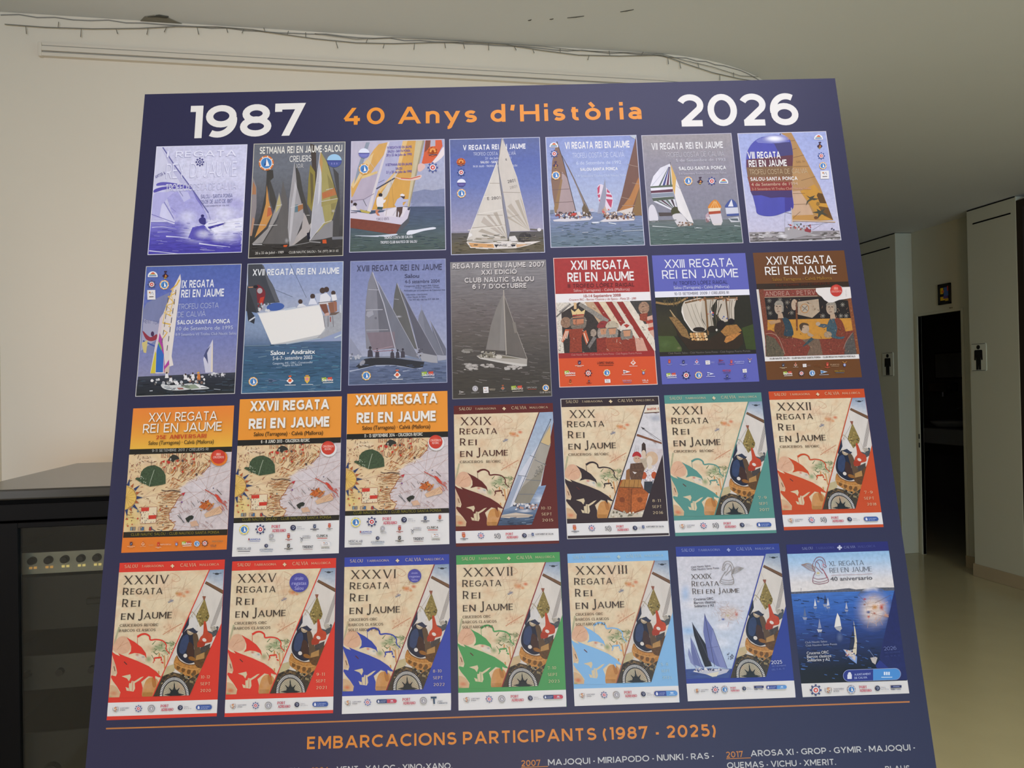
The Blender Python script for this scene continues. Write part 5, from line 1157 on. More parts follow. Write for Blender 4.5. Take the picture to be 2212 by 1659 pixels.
# ---- row 2
def p_colour_sail():
    s = poster('IX', 'Z5', [(162,117),(1114,90),(1050,1384),(57,1415)], 1, '6E78AE', 'blue poster of a tall white sail with yellow bands, first of the second row', 'C0BEB8')
    s.grad([(162,110),(1114,85),(1060,1180),(80,1220)], ['5466A4','5E6CAC','6C76B0','7A80AC','8A8AA6'], 'photo', n=14)
    s.grad([(85,1215),(1062,1172),(1050,1384),(57,1415)], ['3E424C','30343C','2C3036','2C3032'], 'sea')
    s.poly([(400,375),(340,640),(290,830),(250,990),(105,960),(130,560),(170,480)], '7A80A2', 'cloth'); s.poly([(140,640),(290,680),(275,840),(110,960)], 'A0A0B4'); s.text('MENT TOP', (132,680), (288,698), 36, '6A6C8C', w=.14, sp=.1)
    s.poly([(130,758),(205,822),(270,792),(272,840),(215,862),(160,838)], '8E3A46', smooth=True); s.line([(132,858),(250,912)], 14, '46589A'); s.poly([(122,880),(180,850),(165,980),(140,975)], 'C8B878'); s.ell(228,790,16,26,'4A3450')
    s.poly([(505,193),(513,260),(470,520),(420,900),(387,1182),(205,1182),(255,900),(330,600),(430,340)], 'D6CCC4', 'cloth')
    s.poly([(500,225),(513,260),(418,1010),(436,1102),(392,1116),(400,800),(450,480)], 'DCD4CA')
    s.poly([(300,640),(330,590),(300,900),(262,1000),(255,960)], 'CFC0C4')
    s.poly([(283,885),(342,985),(332,1172),(260,1172),(268,960)], '3A68B0'); s.poly([(298,780),(325,840),(338,940),(350,1110),(392,1045),(397,1130),(340,1178),(342,1000),(285,870)], 'A84692'); s.poly([(255,960),(266,985),(256,1182),(208,1182)], 'CBBB42'); s.poly([(290,860),(320,930),(318,960),(286,890)], '7AA84A'); s.poly([(350,1140),(398,1090),(392,1178),(345,1180)], 'C8B4A0')
    s.line([(498,250),(470,300),(412,350),(462,380),(385,420),(446,482),(365,508),(420,560),(345,578),(412,610)], 13, 'D8AE40'); s.line([(330,680),(408,695),(390,720)], 12, 'D8AE40'); s.line([(340,755),(375,775),(335,830)], 10, 'D8AE40'); s.line([(440,340),(370,500),(330,680)], 7, 'D8B860'); s.line([(410,380),(430,470),(395,610)], 7, 'D8B860')
    for i in range(7): s.line([(462-i*14,350+i*92),(456-i*14,405+i*92)], 7, '4A4448', lift=i == 0)
    for i in range(6): s.line([(385-i*11,430+i*80),(378-i*11,480+i*80)], 6, '5A5458', lift=i == 0)
    s.poly([(828,843),(827,1172),(755,1177),(733,1040),(760,960),(800,900)], 'C6C4D0', 'cloth'); s.poly([(830,850),(828,1168),(808,1168),(815,960)], 'D8CCB8'); s.poly([(806,905),(772,980),(782,1092),(760,1040),(738,1010),(765,950)], '4C5276')
    s.poly([(318,1290),(420,1300),(640,1282),(770,1318),(778,1336),(600,1347),(430,1352),(335,1332)], 'C8CAC6', smooth=True); s.poly([(500,1310),(640,1292),(760,1322),(600,1340)], '8E9A84'); s.poly([(640,1285),(772,1320),(700,1330)], 'DEDDD8'); s.poly([(470,1325),(530,1325),(540,1342),(490,1345)], '9A6A60')
    s.dots(16,(220,1240,520,1290),['D4D2CE','B8B8B8','E0DEDA','6A6662'],10,22,4); s.dots(20,(520,1190,750,1290),['DEDCD8','C8C6C4','4A4240','A08070'],10,20,5)
    for x, y in ((410,1240),(557,1215),(630,1205),(370,1200)): s.poly([(x-18,y+30),(x-12,y-14),(x+12,y-16),(x+20,y+28)], 'DEDCD8'); s.ell(x, y-22, 9, 10, '4A3A34', n=10)
    s.poly([(672,1175),(690,1165),(700,1182),(670,1185)], 'D8A040'); s.poly([(676,1190),(702,1190),(705,1250),(672,1250)], 'C8783A')
    s.dots(26,(790,1180,950,1220),['D8D6D2','C0C0C2','8A8A90'],6,13,6); s.strokes(60,(70,1240,1050,1400),['20242A','44505A','4C5A66'],60,5,-2,6,5); s.line([(200,1358),(230,1356)], 8, 'B8BCC0'); s.line([(840,1340),(905,1345)], 6, '9AA0A6')
    s.flush('picture', s.par)
    s.text('IX REGATA', (518,334), (840,324), 76, 'DFE0E2', w=.20, sp=.10); s.text('REI EN JAUME', (512,430), (943,416), 78, 'DFE0E2', w=.20, sp=.10); s.text('TROFEU COSTA', (484,545), (887,530), 52, 'C0C6D8', w=.08, sp=.10); s.text('DE CALVIÀ', (478,625), (757,613), 52, 'C0C6D8', w=.08, sp=.10); s.text('SALOU-SANTA PONÇA', (472,697), (1000,683), 42, 'E0E1E2', w=.21, sp=.11); s.text('10 de Setembre de 1995', (470,757), (1028,743), 36, 'BCC2D8', font='B'); s.text('8-9 Setembre VII Trofeu Club Nautic Salou', (458,811), (1062,796), 27, 'B4BAD2', font='B'); s.flush('heading', s.par)
    emblems(s, s.par, [(e_arch, 232, 198, 49), (e_crest, 358, 212, 38), (e_gear, 222, 298, 42, '5A5670'), (e_club, 347, 302, 47), (e_box, 217, 403, 40, 48)])
def p_white_bow():
    s = poster('XVII', 'Z5', [(1174,91),(2129,66),(2105,1357),(1110,1386)], 1, '8E9AB4', 'poster of a big white yacht bow with crew, second of the second row', 'BDC2C4')
    s.grad([(1174,85),(2129,60),(2115,700),(1150,720)], ['8494B8','909CBA','9CA4B6','A2A8B2'], 'photo')
    s.grad([(1140,880),(2112,860),(2105,1357),(1110,1386)], ['4A6078','44607A','3C5A72','40627A','436680'], 'sea')
    s.poly([(1178,95),(1318,95),(1362,200),(1425,300),(1495,475),(1320,490),(1290,570),(1180,610)], '46494E', 'cloth'); s.poly([(1316,95),(1335,110),(1390,250),(1440,330),(1490,470),(1450,470),(1380,300)], '5E6064'); s.poly([(1172,300),(1260,560),(1252,640),(1190,664),(1150,560)], '3A3C40')
    s.grad([(1148,560),(1290,585),(1420,900),(1142,905)], ['7A8EAC','8496AE','7C8CA4','5A6E88'], 'photo')
    s.poly([(1160,500),(1250,620),(1240,690),(1180,660)], '35383E'); s.line([(1190,660),(1250,620)], 14, 'C4C8CC')
    s.poly([(1930,610),(2118,560),(2108,760),(1900,840),(1560,886),(1420,898),(1900,800)], 'A0A2A4', 'photo')
    s.poly([(1280,590),(1560,545),(1890,502),(1925,610),(1946,740),(1900,795),(1560,868),(1412,894)], 'E2DFD6'); s.poly([(1412,894),(1560,868),(1900,795),(1946,735),(1945,760),(1860,830),(1560,888)], 'B9BAB8')
    s.line([(1275,590),(1890,502)], 10, 'D2D2D0'); s.ell(1452,520,88,40,'46609E', rot=-6); s.poly([(1540,540),(1650,520),(1660,535),(1550,556)], 'B8C0C8')
    s.poly([(1265,310),(1330,335),(1352,400),(1315,545),(1280,525)], '783238', smooth=True); s.ell(1296,360,26,28,'A8A4A4'); s.poly([(1300,430),(1342,418),(1318,505),(1290,480)], 'BE4434'); s.poly([(1180,320),(1230,318),(1228,330),(1185,332)], 'B08060'); s.ell(1255,320,24,16,'2E2C30'); s.dots(20,(1280,480,1400,570),['D0D0CC','9AA0A4','55585C'],8,16,3)
    for x, y, r in ((1700,468,22),(1822,415,24),(1920,358,28),(1960,348,26),(2028,382,22)): s.ell(x, y, r, r*1.05, '4A3C36')
    for p, c in (([(1665,525),(1690,490),(1720,488),(1760,515)],'D4D4D4'),([(1780,500),(1800,440),(1840,435),(1870,495)],'D4D6DC'),([(1845,390),(1900,385),(1905,470),(1865,480)],'B4BAC8'),([(1900,400),(1960,380),(2005,430),(1990,490),(1890,490)],'D8D8D8'),([(2005,400),(2055,395),(2065,450),(2020,470)],'DCDAD8'),([(1880,485),(2000,470),(2020,500),(1895,510)],'C8C4C2'),([(1890,495),(1960,490),(1985,590),(1950,600),(1920,560)],'7A5040'),([(1975,480),(2030,470),(2040,575),(2000,590)],'8A604C'),([(2030,460),(2062,470),(2066,560),(2042,575)],'9A6A54'),([(1948,585),(1985,575),(1990,605),(1940,610)],'C4A090'),([(2000,580),(2095,570),(2050,600),(1990,605)],'6A5A50')): s.poly(p, c)
    s.line([(1880,480),(2060,460)], 6, '55504E'); 
    for x0, x1 in ((1930,1945),(1975,1975),(2020,2030)): s.line([(x0,610),(x1,720)], 5, '6A6468')
    s.line([(1999,620),(2000,670)], 10, '9A5048')
    s.line([(1600,95),(1680,260),(1760,430)], 3, '5A6270'); s.line([(1400,330),(1620,420)], 3, '5A6270'); s.line([(2098,500),(2100,580)], 16, 'C0C4C6')
    s.strokes(140,(1130,900,2110,1360),['3A5670','527090','4C7C92','365064','6A8494'],80,7,-1,9,6); s.line([(2040,830),(2110,800)], 14, 'B8C4C8'); s.line([(1150,910),(1400,905)], 8, '6A8090'); s.line([(1560,890),(1900,835)], 10, 'A4B2BC')
    s.flush('picture', s.par)
    s.text('XVII REGATA REI EN JAUME', (1226,211), (2090,192), 64, 'E2E3E0', w=.20, sp=.11); s.flush('heading', s.par)
    s.text('Salou - Andraitx', (1405,1000), (1845,985), 40, 'E0E2DE', font='B', bold=.03); s.text('5-6-7- setembre 2003', (1425,1051), (1818,1040), 36, 'D4D8D8', font='B'); s.text('Categories: IMS - ORC - Cometraveller', (1425,1095), (1825,1081), 20, 'B8C6D0', font='B'); s.text('Regata en Altura', (1525,1113), (1715,1105), 20, 'B8C6D0', font='B'); s.flush('caption', s.par)
    emblems(s, s.par, [(e_club, 1232, 1265, 46), (e_pennant, 1430, 1258, 46, '5A6A84', '34485E'), (e_crestorange, 1598, 1250, 40), (e_crestyellow, 1768, 1246, 40), (e_salou, 1970, 1252, 116)])
def p_grey_regatta():
    s = poster('XVIII', 'Z6', [(76,87),(1025,63),(1044,1298),(57,1325)], 1, '8A90AA', 'blue-grey poster of dark sails heeling in line, third of the second row', '9AA0B6')
    s.grad([(76,82),(1025,58),(1040,1040),(60,1060)], ['7A82A8','848CAE','9096B0','A2A6B4'], 'photo', n=12)
    s.grad([(60,1040),(1040,1025),(1044,1298),(57,1325)], ['7A8494','64708A','5A6680','56627A'], 'sea')
    for p, c in (([(75,850),(105,890),(195,1025),(65,1030)],'8C90A0'),([(870,675),(960,830),(1037,970),(1037,1025),(1005,1025),(900,800)],'6A6C76'),([(785,565),(830,700),(832,850),(800,800),(748,700),(760,630)],'7C7E88'),([(790,565),(862,720),(1008,1028),(940,1022),(830,840)],'73757E'),
        ([(580,365),(700,600),(830,840),(945,1038),(760,995),(690,720),(620,480)],'5E5E66'),([(540,300),(600,420),(680,700),(748,968),(700,955),(560,690),(502,570),(515,420)],'62625F'),
        ([(350,290),(430,450),(560,680),(768,1060),(600,1015),(530,965),(480,760),(400,500)],'72747C'),([(295,185),(345,300),(400,500),(480,760),(527,955),(300,978),(235,960),(222,700),(232,480),(255,300)],'828288'),([(300,200),(400,500),(480,760),(527,955),(375,965),(352,600),(340,360)],'6A6A70')): s.poly(p, c, 'cloth')
    s.line([(232,575),(400,570)], 7, 'B0B0B4'); s.line([(235,775),(455,770)], 6, 'A8A8AC'); s.line([(255,370),(360,375)], 5, 'B0B0B6'); s.poly([(245,590),(300,580),(310,620),(260,650),(235,630)], '9C9CA2'); s.poly([(240,800),(520,790),(525,950),(300,975)], '7E7278', 'cloth')
    s.soft(560,640,40,14,'B8B8BC',.8); s.line([(515,465),(560,470)], 5, 'A0A0A4'); s.ell(330,655,12,12,'6A6A72')
    s.line([(300,200),(410,510),(525,960)], 9, 'B4B4BA'); s.line([(545,310),(640,580),(748,970)], 7, 'A8A8AE'); s.line([(350,290),(560,680),(768,1060)], 4, 'B0B0B6'); s.line([(580,365),(760,700),(945,1035)], 4, '9A9AA2'); s.line([(870,680),(1005,1020)], 4, 'A0A0A6'); s.line([(782,520),(786,580)], 4, '8A8C96')
    s.poly([(760,1012),(800,1005),(940,1030),(947,1102),(880,1098),(790,1080)], '9E9EA0'); s.poly([(940,1025),(1040,1030),(1030,1070),(950,1080)], 'A0A2AA')
    s.poly([(132,1138),(220,1062),(300,1050),(500,1052),(815,1092),(802,1142),(700,1158),(500,1122),(330,1122),(180,1168)], '323438'); s.ell(197,1102,34,20,'94949A', rot=-45); s.line([(290,1050),(520,1040),(810,1085)], 7, '8A8A8E')
    for x, y, k in ((275,1000,1.3),(345,1005,1),(495,1015,1),(600,1005,1),(548,1010,.9)): s.poly([(x-20*k,y+45),(x-18*k,y-15*k),(x,y-28*k),(x+18*k,y-12*k),(x+22*k,y+42)], '46434A'); s.ell(x, y-38*k, 11*k, 12*k, '3A363C', n=10)
    s.line([(300,978),(500,935)], 7, 'A08A90'); s.line([(310,990),(510,975)], 8, '8E7078'); s.dots(16,(740,960,800,1030),['4A484E','9A9AA0'],6,12,3); s.dots(12,(70,1010,180,1060),['6A6C74','B0B2B8'],8,16,4)
    for p, w in (([(70,1185),(150,1168),(330,1125)],16),([(330,1130),(520,1128),(720,1160)],12),([(600,1185),(670,1175)],10),([(740,1165),(800,1150)],12)): s.line(p, w, 'A4ACBC', w1=3, smooth=True)
    s.strokes(80,(60,1120,1040,1310),['525E76','6E7A92','48546A'],70,6,-1,8,5); s.flush('picture', s.par)
    s.text('XVIII REGATA REI EN JAUME', (143,192), (993,175), 60, '45475E', w=.18, sp=.11); s.text('Salou', (620,256), (762,252), 36, '4A4C66', font='B', bold=.03); s.text('4-5 setembre 2004', (620,310), (966,302), 34, '4A4C66', font='B', bold=.01); s.flush('heading', s.par)
    for t, a, b in (('Categories: IMS Regata IMS Creuer',(615,346),(962,335)),('A Dos - Cometra - Promo',(725,362),(968,356)),('Puntuable per al Campionat de Catalunya Vela',(615,390),(1022,381)),('Informacio i inscripcions',(635,430),(845,423)),('Club Nautic de Salou',(650,455),(830,449)),('Tel. 977 382 166 Fax 977 384 404',(660,482),(960,472))): s.text(t, a, b, 15, '4E5068', font='B')
    s.flush('caption', s.par)
    emblems(s, s.par, [(e_club, 237, 1230, 46, 'C89A40'), (e_crestorange, 545, 1216, 40), (e_salou, 852, 1222, 130, 'C4C8D0')])
def p_sepia_yacht():
    s = poster('XXI', 'Z6', [(1070,97),(2023,75),(2088,1436),(1093,1462)], 1, '6E6A66', 'tall sepia grey poster of one yacht seen from above, fourth of the second row', '8A8884')
    s.grad([(1070,92),(2023,70),(2088,1436),(1093,1462)], ['86837F','7C7876','726C68','675F5A','5C564E','4C4842','444038','423F38'], 'sea', n=20)
    s.soft(1500,150,500,110,'8E8A88',.5); s.strokes(170,(1080,400,2070,1300),['7A736E','55504A','6C6660','807A74'],70,5,6,9,6)
    s.poly([(1590,430),(1612,420),(1628,985),(1425,972),(1478,720),(1530,560)], '7D7870', 'cloth'); s.poly([(1590,430),(1608,425),(1612,980),(1560,978)], '858078')
    s.poly([(1614,440),(1700,690),(1838,1062),(1740,1040),(1638,1015)], '68625A', 'cloth'); s.line([(1603,375),(1616,700),(1630,1020)], 11, 'A49C8E'); s.line([(1614,440),(1700,690),(1838,1062)], 4, 'A69E92'); s.line([(1425,972),(1625,985)], 6, '5A544C'); s.poly([(1690,700),(1720,695),(1740,800),(1712,805)], '7E776C')
    s.poly([(1333,1032),(1420,1002),(1660,1032),(1838,1062),(1835,1132),(1780,1138),(1560,1098),(1370,1062)], 'A8A296'); s.poly([(1345,1032),(1420,1008),(1660,1040),(1780,1062),(1600,1056),(1400,1048)], '77715F'); s.poly([(1335,1035),(1370,1060),(1560,1098),(1780,1138),(1835,1132),(1836,1118),(1560,1080),(1370,1046)], 'C2BDB2')
    s.dots(30,(1350,985,1560,1050),['B4AE9E','4E4A42','8E8876'],7,14,4); s.ell(1555,1042,34,18,'C0BAAC'); s.dots(20,(1210,1105,1340,1170),['9A958C','B0AAA0'],6,18,5,asp=2); s.dots(14,(1390,1112,1500,1145),['9A958C','B0AAA0'],6,14,6,asp=2); s.dots(20,(1620,1130,1780,1165),['A8A39A','B4AFA6'],6,16,7,asp=2); s.dots(16,(1180,970,1330,1000),['8E8A80','7A766C'],6,14,8,asp=2)
    s.flush('picture', s.par)
    SH = ('4E4A48',4,4)
    for t, a, b, h in (('REGATA REI EN JAUME 2007',(1096,165),(2012,144),52),('XXI EDICIÓ',(1380,225),(1736,215),46),('CLUB NAUTIC SALOU',(1215,305),(1906,290),50),("6 i 7 D'OCTUBRE",(1292,368),(1835,354),48)): s.text(t, a, b, h, 'C8C2BA', w=.22, sp=.12, shadow=SH)
    s.flush('heading', s.par)
    emblems(s, s.par, [(e_pennant, 1187, 1393, 26, 'B4AEA6', '5A5650'), (e_clubmono, 1320, 1358, 30), (e_words, 1322, 1400, 80, 'GENERALITAT', '8E8A84'), (e_box, 1425, 1372, 26, 30), (e_words, 1490, 1365, 62, 'FEDERACIO', 'B4A890', 'B4A890'), (e_crestorange, 1595, 1352, 26, 'B8603A', '7A766E'), (e_salou, 1738, 1360, 120, 'B8B2A4'), (e_words, 1885, 1350, 100, 'DIPUTACIO', '9A948C', 'A8503C'), (e_club, 2022, 1350, 33), (e_words, 2018, 1398, 110, 'CLUB NAUTIC', 'A8A298')])
def p_red_knights():
    s = poster('XXII', 'Z7', [(64,101),(1005,79),(1113,1364),(135,1391)], 1, 'D0542C', 'red and orange poster with painted helmeted knights, headed XXII', 'DCC0B4')
    s.poly([(64,95),(1005,73),(1036,440),(84,463)], 'A23630', 'photo'); s.poly([(84,462),(1036,439),(1043,525),(91,549)], 'E4E0DA'); s.poly([(118,1052),(1087,1025),(1091,1080),(121,1103)], '98302C'); s.flush('colour_bands', s.par)
    P = [(91,549),(1043,525),(1087,1025),(118,1052)]
    s.poly(P, 'CFC6B4', 'rough'); cl = s.clip; s.clip = [s.m(p) for p in P]
    s.poly([(150,650),(330,540),(640,760),(980,1000),(1000,1040),(180,1050),(160,860)], '3A342E', 'rough'); s.poly([(830,530),(1045,520),(1060,760),(980,760),(900,640)], '43403A', 'rough')
    for i, (a, b) in enumerate(((380,470),(470,520),(520,590),(590,655),(655,700),(700,765),(765,830))):
        c = ('B89A78','8E332A','D2C0A0','8E332A','D2C6B0','8E332A','D8CDB8')[i]
        s.poly([(a,540),(b,538),(b+340*(1 if i > 2 else .55),1060 if i > 2 else 780),(a+330*(1 if i > 2 else .45),1060 if i > 2 else 760)], c, 'photo')
    s.poly([(1000,690),(1060,670),(1075,900),(1030,850)], 'C8A08A', 'photo'); s.poly([(990,730),(1060,715),(1064,745),(1000,760)], 'A8402E'); s.poly([(1010,800),(1070,785),(1074,815),(1020,830)], 'A8402E'); s.poly([(860,900),(960,900),(1010,1030),(870,1030)], 'C89A84', 'photo')
    s.line([(330,560),(460,640),(610,740)], 34, '8A8478', 'rough', w1=54); s.line([(100,690),(240,560)], 14, '6A645C'); s.line([(240,560),(130,640)], 12, '88827A')
    # figures: crowned helmet, tunic, three companions, one bareheaded man
    s.ell(195,745,52,55,'8E7058','rough'); s.poly([(245,700),(385,690),(390,790),(320,812),(250,800)], '746A5C', 'rough', True); s.poly([(262,690),(372,684),(372,760),(300,775),(268,760)], 'B87A58', 'photo'); s.line([(262,708),(378,700)], 14, '5A5048'); s.line([(300,700),(296,770)], 5, '5A4A40'); s.line([(268,772),(372,756)], 5, '5A4A40')
    s.poly([(262,682),(245,612),(282,640),(318,605),(350,638),(388,615),(374,680)], 'D8BE84'); s.line([(262,676),(376,668)], 14, '9A3A34'); s.line([(288,548),(288,612)], 26, 'D2AE7C')
    s.poly([(222,812),(370,805),(350,900),(356,1040),(232,1045),(236,920)], '8C402C', 'rough'); s.poly([(150,930),(190,812),(228,815),(215,870),(165,945)], 'C0603C'); 
    for k in range(3): s.line([(160+k*22,930-k*12),(196+k*12,830)], 7, 'DCD0B8', lift=k == 0)
    s.poly([(360,850),(395,820),(425,920),(400,970)], 'C0603C'); s.line([(375,850),(410,950)], 8, 'DCD0B8'); s.poly([(410,985),(470,880),(500,900),(430,1005)], '77716A', 'rough'); s.ell(470,848,30,38,'9A8A78','rough')
    for x, y, c, hc in ((570,800,'9A8E80','8A3834'),(655,800,'8A8478','B4A88E'),(800,820,'7E766A','D4CAB8')):
        s.ell(x, y+50, 62, 78, c, 'rough'); s.poly([(x-58,y),(x-46,y-52),(x,y-72),(x+48,y-52),(x+62,y)], hc, 'photo', True); s.poly([(x-36,y+5),(x+40,y),(x+34,y+60),(x-24,y+66)], 'BC8A66', 'photo'); s.line([(x-40,y+4),(x+46,y-2)], 8, '5A5048')
    s.poly([(770,770),(800,760),(830,775),(800,800)], 'A83A30'); s.poly([(500,905),(600,890),(600,1045),(505,1045)], '86382A', 'rough'); s.poly([(590,900),(740,890),(760,1040),(600,1045)], '93422E', 'rough'); s.poly([(740,920),(880,900),(900,1035),(760,1040)], '8A3C2C', 'rough')
    s.ell(972,600,54,62,'9C7C62','rough'); s.poly([(930,660),(1010,650),(1000,740),(930,720)], '8E4632', 'rough'); s.line([(950,590),(975,588)], 6, '4A3A30'); s.line([(950,640),(985,634)], 6, '6A4A3A')
    s.strokes(90,(100,550,1070,1040),['2E2A26','5A5048','D8CCB4'],26,3,60,60,5); s.clip = cl
    s.flush('picture', s.par)
    s.text('XXII REGATA', (245,223), (830,211), 92, 'E6E0D8', w=.19, sp=.09); s.text('REI EN JAUME', (213,342), (881,327), 92, 'E6E0D8', w=.19, sp=.09); s.text('III TROFEO LÓPEZ RAIGAL', (215,401), (880,386), 38, '5E2624', w=.16, sp=.12); s.flush('heading', s.par)
    s.text('Salou (Tarragona) - Calvià (Mallorca)', (273,441), (830,427), 27, 'D8A8A0', font='B'); s.text('10-14 Septiembre 2008', (373,496), (742,485), 26, 'A8504A', font='B', bold=.02); s.text('Crucero IRC - Barcos Clasicos y de Epoca - Flota 25 - J/80', (228,529), (895,514), 20, 'B8706A', font='B'); s.text('Club Nautic Salou - Club Nautico Santa Ponsa - Club Regatas Puerto Portals', (250,1078), (950,1060), 20, 'C07A70', font='B'); s.flush('caption', s.par)
    emblems(s, s.par, [(e_crestdark, 330, 1145, 26, '44304A', True, 'E0B09A'), (e_words, 592, 1150, 165, 'LOPEZ RAIGAL', '4A2420', '6A3024', 22), (e_crestorange, 865, 1142, 30, 'D88060', 'E8D8CC'), (e_salou, 235, 1252, 110), (e_gear, 418, 1250, 38, '5A3038', 'C8503C'), (e_club, 602, 1247, 36), (e_pennant, 800, 1238, 36, 'E8DCD4', '8A6A70'), (e_cross, 967, 1240, 26), (e_crestred, 240, 1332, 18, 'D08A50', '7A3A20'), (e_crestdark, 425, 1330, 16, '6A3028', True, '7A3428'), (e_box, 608, 1330, 28, 18), (e_words, 805, 1328, 90, 'RADIO MARCA', 'B89AA8', '5A6AA0', 18), (e_words, 985, 1325, 62, 'VELA', 'E8D0C4', 'E8D0C4', 18)])
def p_blue_galleon():
    s = poster('XXIII', 'Z7', [(1050,75),(1980,56),(2122,1333),(1154,1360)], 1, '5E62AA', 'violet blue poster with a dark galleon painting, headed XXIII')
    s.poly([(1077,438),(2019,414),(2025,470),(1083,497)], 'E0DFE2'); s.poly([(1127,1040),(2089,1015),(2093,1056),(1131,1083)], '2A2622'); s.flush('colour_bands', s.par)
    P = [(1083,497),(2025,470),(2089,1015),(1127,1040)]
    s.poly(P, '2B2A1E', 'photo'); cl = s.clip; s.clip = [s.m(p) for p in P]
    s.grad([(1083,560),(1300,560),(1300,880),(1110,880)], ['2A281E','383522','37361E'], 'photo'); s.poly([(1115,880),(1270,880),(1350,1000),(1345,1045),(1125,1045)], '46562A', 'photo'); s.poly([(1945,800),(2062,760),(2090,1020),(1990,1010)], '3A4622', 'photo'); s.soft(1180,960,90,60,'55683A',.6); s.soft(1320,1000,30,20,'7A7A50',.7)
    s.line([(1090,545),(1200,562),(1300,552),(1390,505)], 20, '947648', smooth=True); s.strokes(26,(1160,490,1340,545),['4A4024','6A5A34'],40,5,80,25,3)
    s.poly([(1368,545),(1400,528),(1556,505),(1540,640),(1550,720),(1595,815),(1470,842),(1410,760),(1375,700),(1350,610)], 'C2B8A4', 'cloth', True); s.poly([(1350,580),(1375,700),(1410,760),(1470,840),(1440,820),(1372,720),(1345,640)], 'DED8CA'); s.poly([(1556,510),(1705,505),(1640,600),(1650,700),(1668,795),(1600,802),(1548,700),(1540,620)], 'B4AA96', 'cloth'); s.poly([(1700,525),(1895,498),(1870,600),(1872,715),(1760,745),(1690,660),(1700,590)], 'BBB09C', 'cloth')
    s.line([(1380,550),(1560,510),(1890,500)], 16, '6E5434'); s.dots(40,(1380,490,1900,530),['A87A58','C09A78','8A5A3A'],5,12,4)
    s.line([(1583,495),(1600,700),(1612,870)], 18, '745532'); s.line([(1785,490),(1800,620),(1815,740)], 14, '5E4830')
    for x in (1395,1440,1480): s.line([(x,560),(x+50,700),(x+100,800)], 4, '8A826E')
    for x in (1640,1660,1690,1720,1850,1830): s.line([(x,520),(x-10,640),(x+10,780)], 5, '5E5442', smooth=True)
    s.line([(1745,560),(1700,680),(1690,780)], 10, '463E30'); s.dots(8,(1610,630,1670,700),['B84A48','5A6A9A','D0C0B0'],6,12,6); s.dots(4,(1750,680,1800,720),['4A5A94','C8B8A4'],6,12,7)
    s.poly([(1235,690),(1300,740),(1420,880),(1520,935),(1610,915),(1740,830),(1790,780),(1900,770),(1950,830),(1960,960),(1900,1010),(1740,1015),(1420,1015),(1310,870)], '33281A', 'photo')
    s.poly([(1232,622),(1290,690),(1320,720),(1400,820),(1430,910),(1350,880),(1275,770),(1220,690),(1262,690)], '86683E', 'rough'); s.line([(1230,620),(1290,700)], 8, 'B09A70')
    for k in range(5): s.line([(1260+k*22,705+k*26),(1300+k*22,690+k*28)], 4, '4A3820', lift=k == 0)
    s.ell(1520,815,60,24,'2A241C'); s.ell(1650,810,46,32,'2A241A'); s.ell(1740,770,46,46,'231E18'); s.ell(1840,735,34,30,'231E18'); s.ell(1695,820,10,12,'CFC8B8')
    s.poly([(1735,835),(1790,775),(1895,765),(1945,825),(1900,860),(1780,880)], '9A6E3A', 'rough'); s.poly([(1790,885),(1900,850),(1940,850),(1860,920),(1790,950),(1770,935)], 'B0783E', 'rough')
    s.poly([(1420,890),(1450,850),(1570,840),(1605,880),(1580,925),(1500,930)], '8A6C44'); 
    for k in range(18): s.ell(1440+(k % 6)*28+(k//6)*8, 860+(k//6)*26, 13, 13, ('D0A468','BE8A50','E0C090')[k % 3], n=10, lift=k == 0)
    for k in range(8): s.ell(1446+k*21, 905-(k % 2)*12, 6, 8, '4A3826', n=8, lift=k == 0)
    s.clip = cl; s.flush('picture', s.par)
    s.text('XXIII REGATA', (1180,205), (1866,187), 84, 'DFDFE2', w=.14, sp=.11); s.text('REI EN JAUME', (1156,312), (1918,294), 86, 'DFDFE2', w=.14, sp=.11); s.text('IV TROFEO LÓPEZ RAIGAL', (1270,373), (1808,359), 36, '383A68', w=.14, sp=.12); s.flush('heading', s.par)
    s.text('Salou (Tarragona) - Calvià (Mallorca)', (1270,414), (1820,400), 28, 'C4C6DE', font='B'); s.text('10-13 SETEMBRE 2009 / CREUERS RI', (1275,473), (1818,459), 26, '74747E', w=.13, sp=.13); s.text('Club Nautic Salou - Club Nautico Santa Ponsa - Club Regatas Puerto Portals', (1215,1062), (2030,1038), 19, '6A665E', font='B'); s.flush('caption', s.par)
    emblems(s, s.par, [(e_crestred, 1225, 1138, 22, '8A8CC0'), (e_crestdark, 1365, 1138, 22, '34345E', True, '9A9CCC'), (e_crestorange, 1497, 1135, 22, 'B85A6A', 'C8C8E0'), (e_box, 1605, 1145, 22, 20), (e_words, 1650, 1142, 48, 'PORT', 'A0A2D0', 'A0A2D0'), (e_pennant, 1742, 1125, 26, '8A4060', '5A3A60'), (e_words, 1746, 1162, 68, 'REGATAS', '44447A'), (e_crestred, 1842, 1140, 20, 'C05A6A', 'B8485A'), (e_words, 1922, 1140, 96, 'PUERTO', 'A8AAD8', 'A8AAD8'), (e_cross, 2025, 1128, 24, 'C08A70'), (e_salou, 1245, 1275, 104), (e_gear, 1392, 1272, 43, '34345E'), (e_club, 1515, 1270, 36), (e_pennant, 1635, 1258, 34, 'C8CAE0', '44508A'), (e_words, 1797, 1228, 80, 'MOTOR', 'B84A5A', '5A4A6A', 20), (e_box, 1972, 1228, 20, 18), (e_crestdark, 1800, 1280, 20, '3E3E6A', True, '34345E'), (e_crestdark, 1978, 1278, 18, '34386A', True, '50549A')])
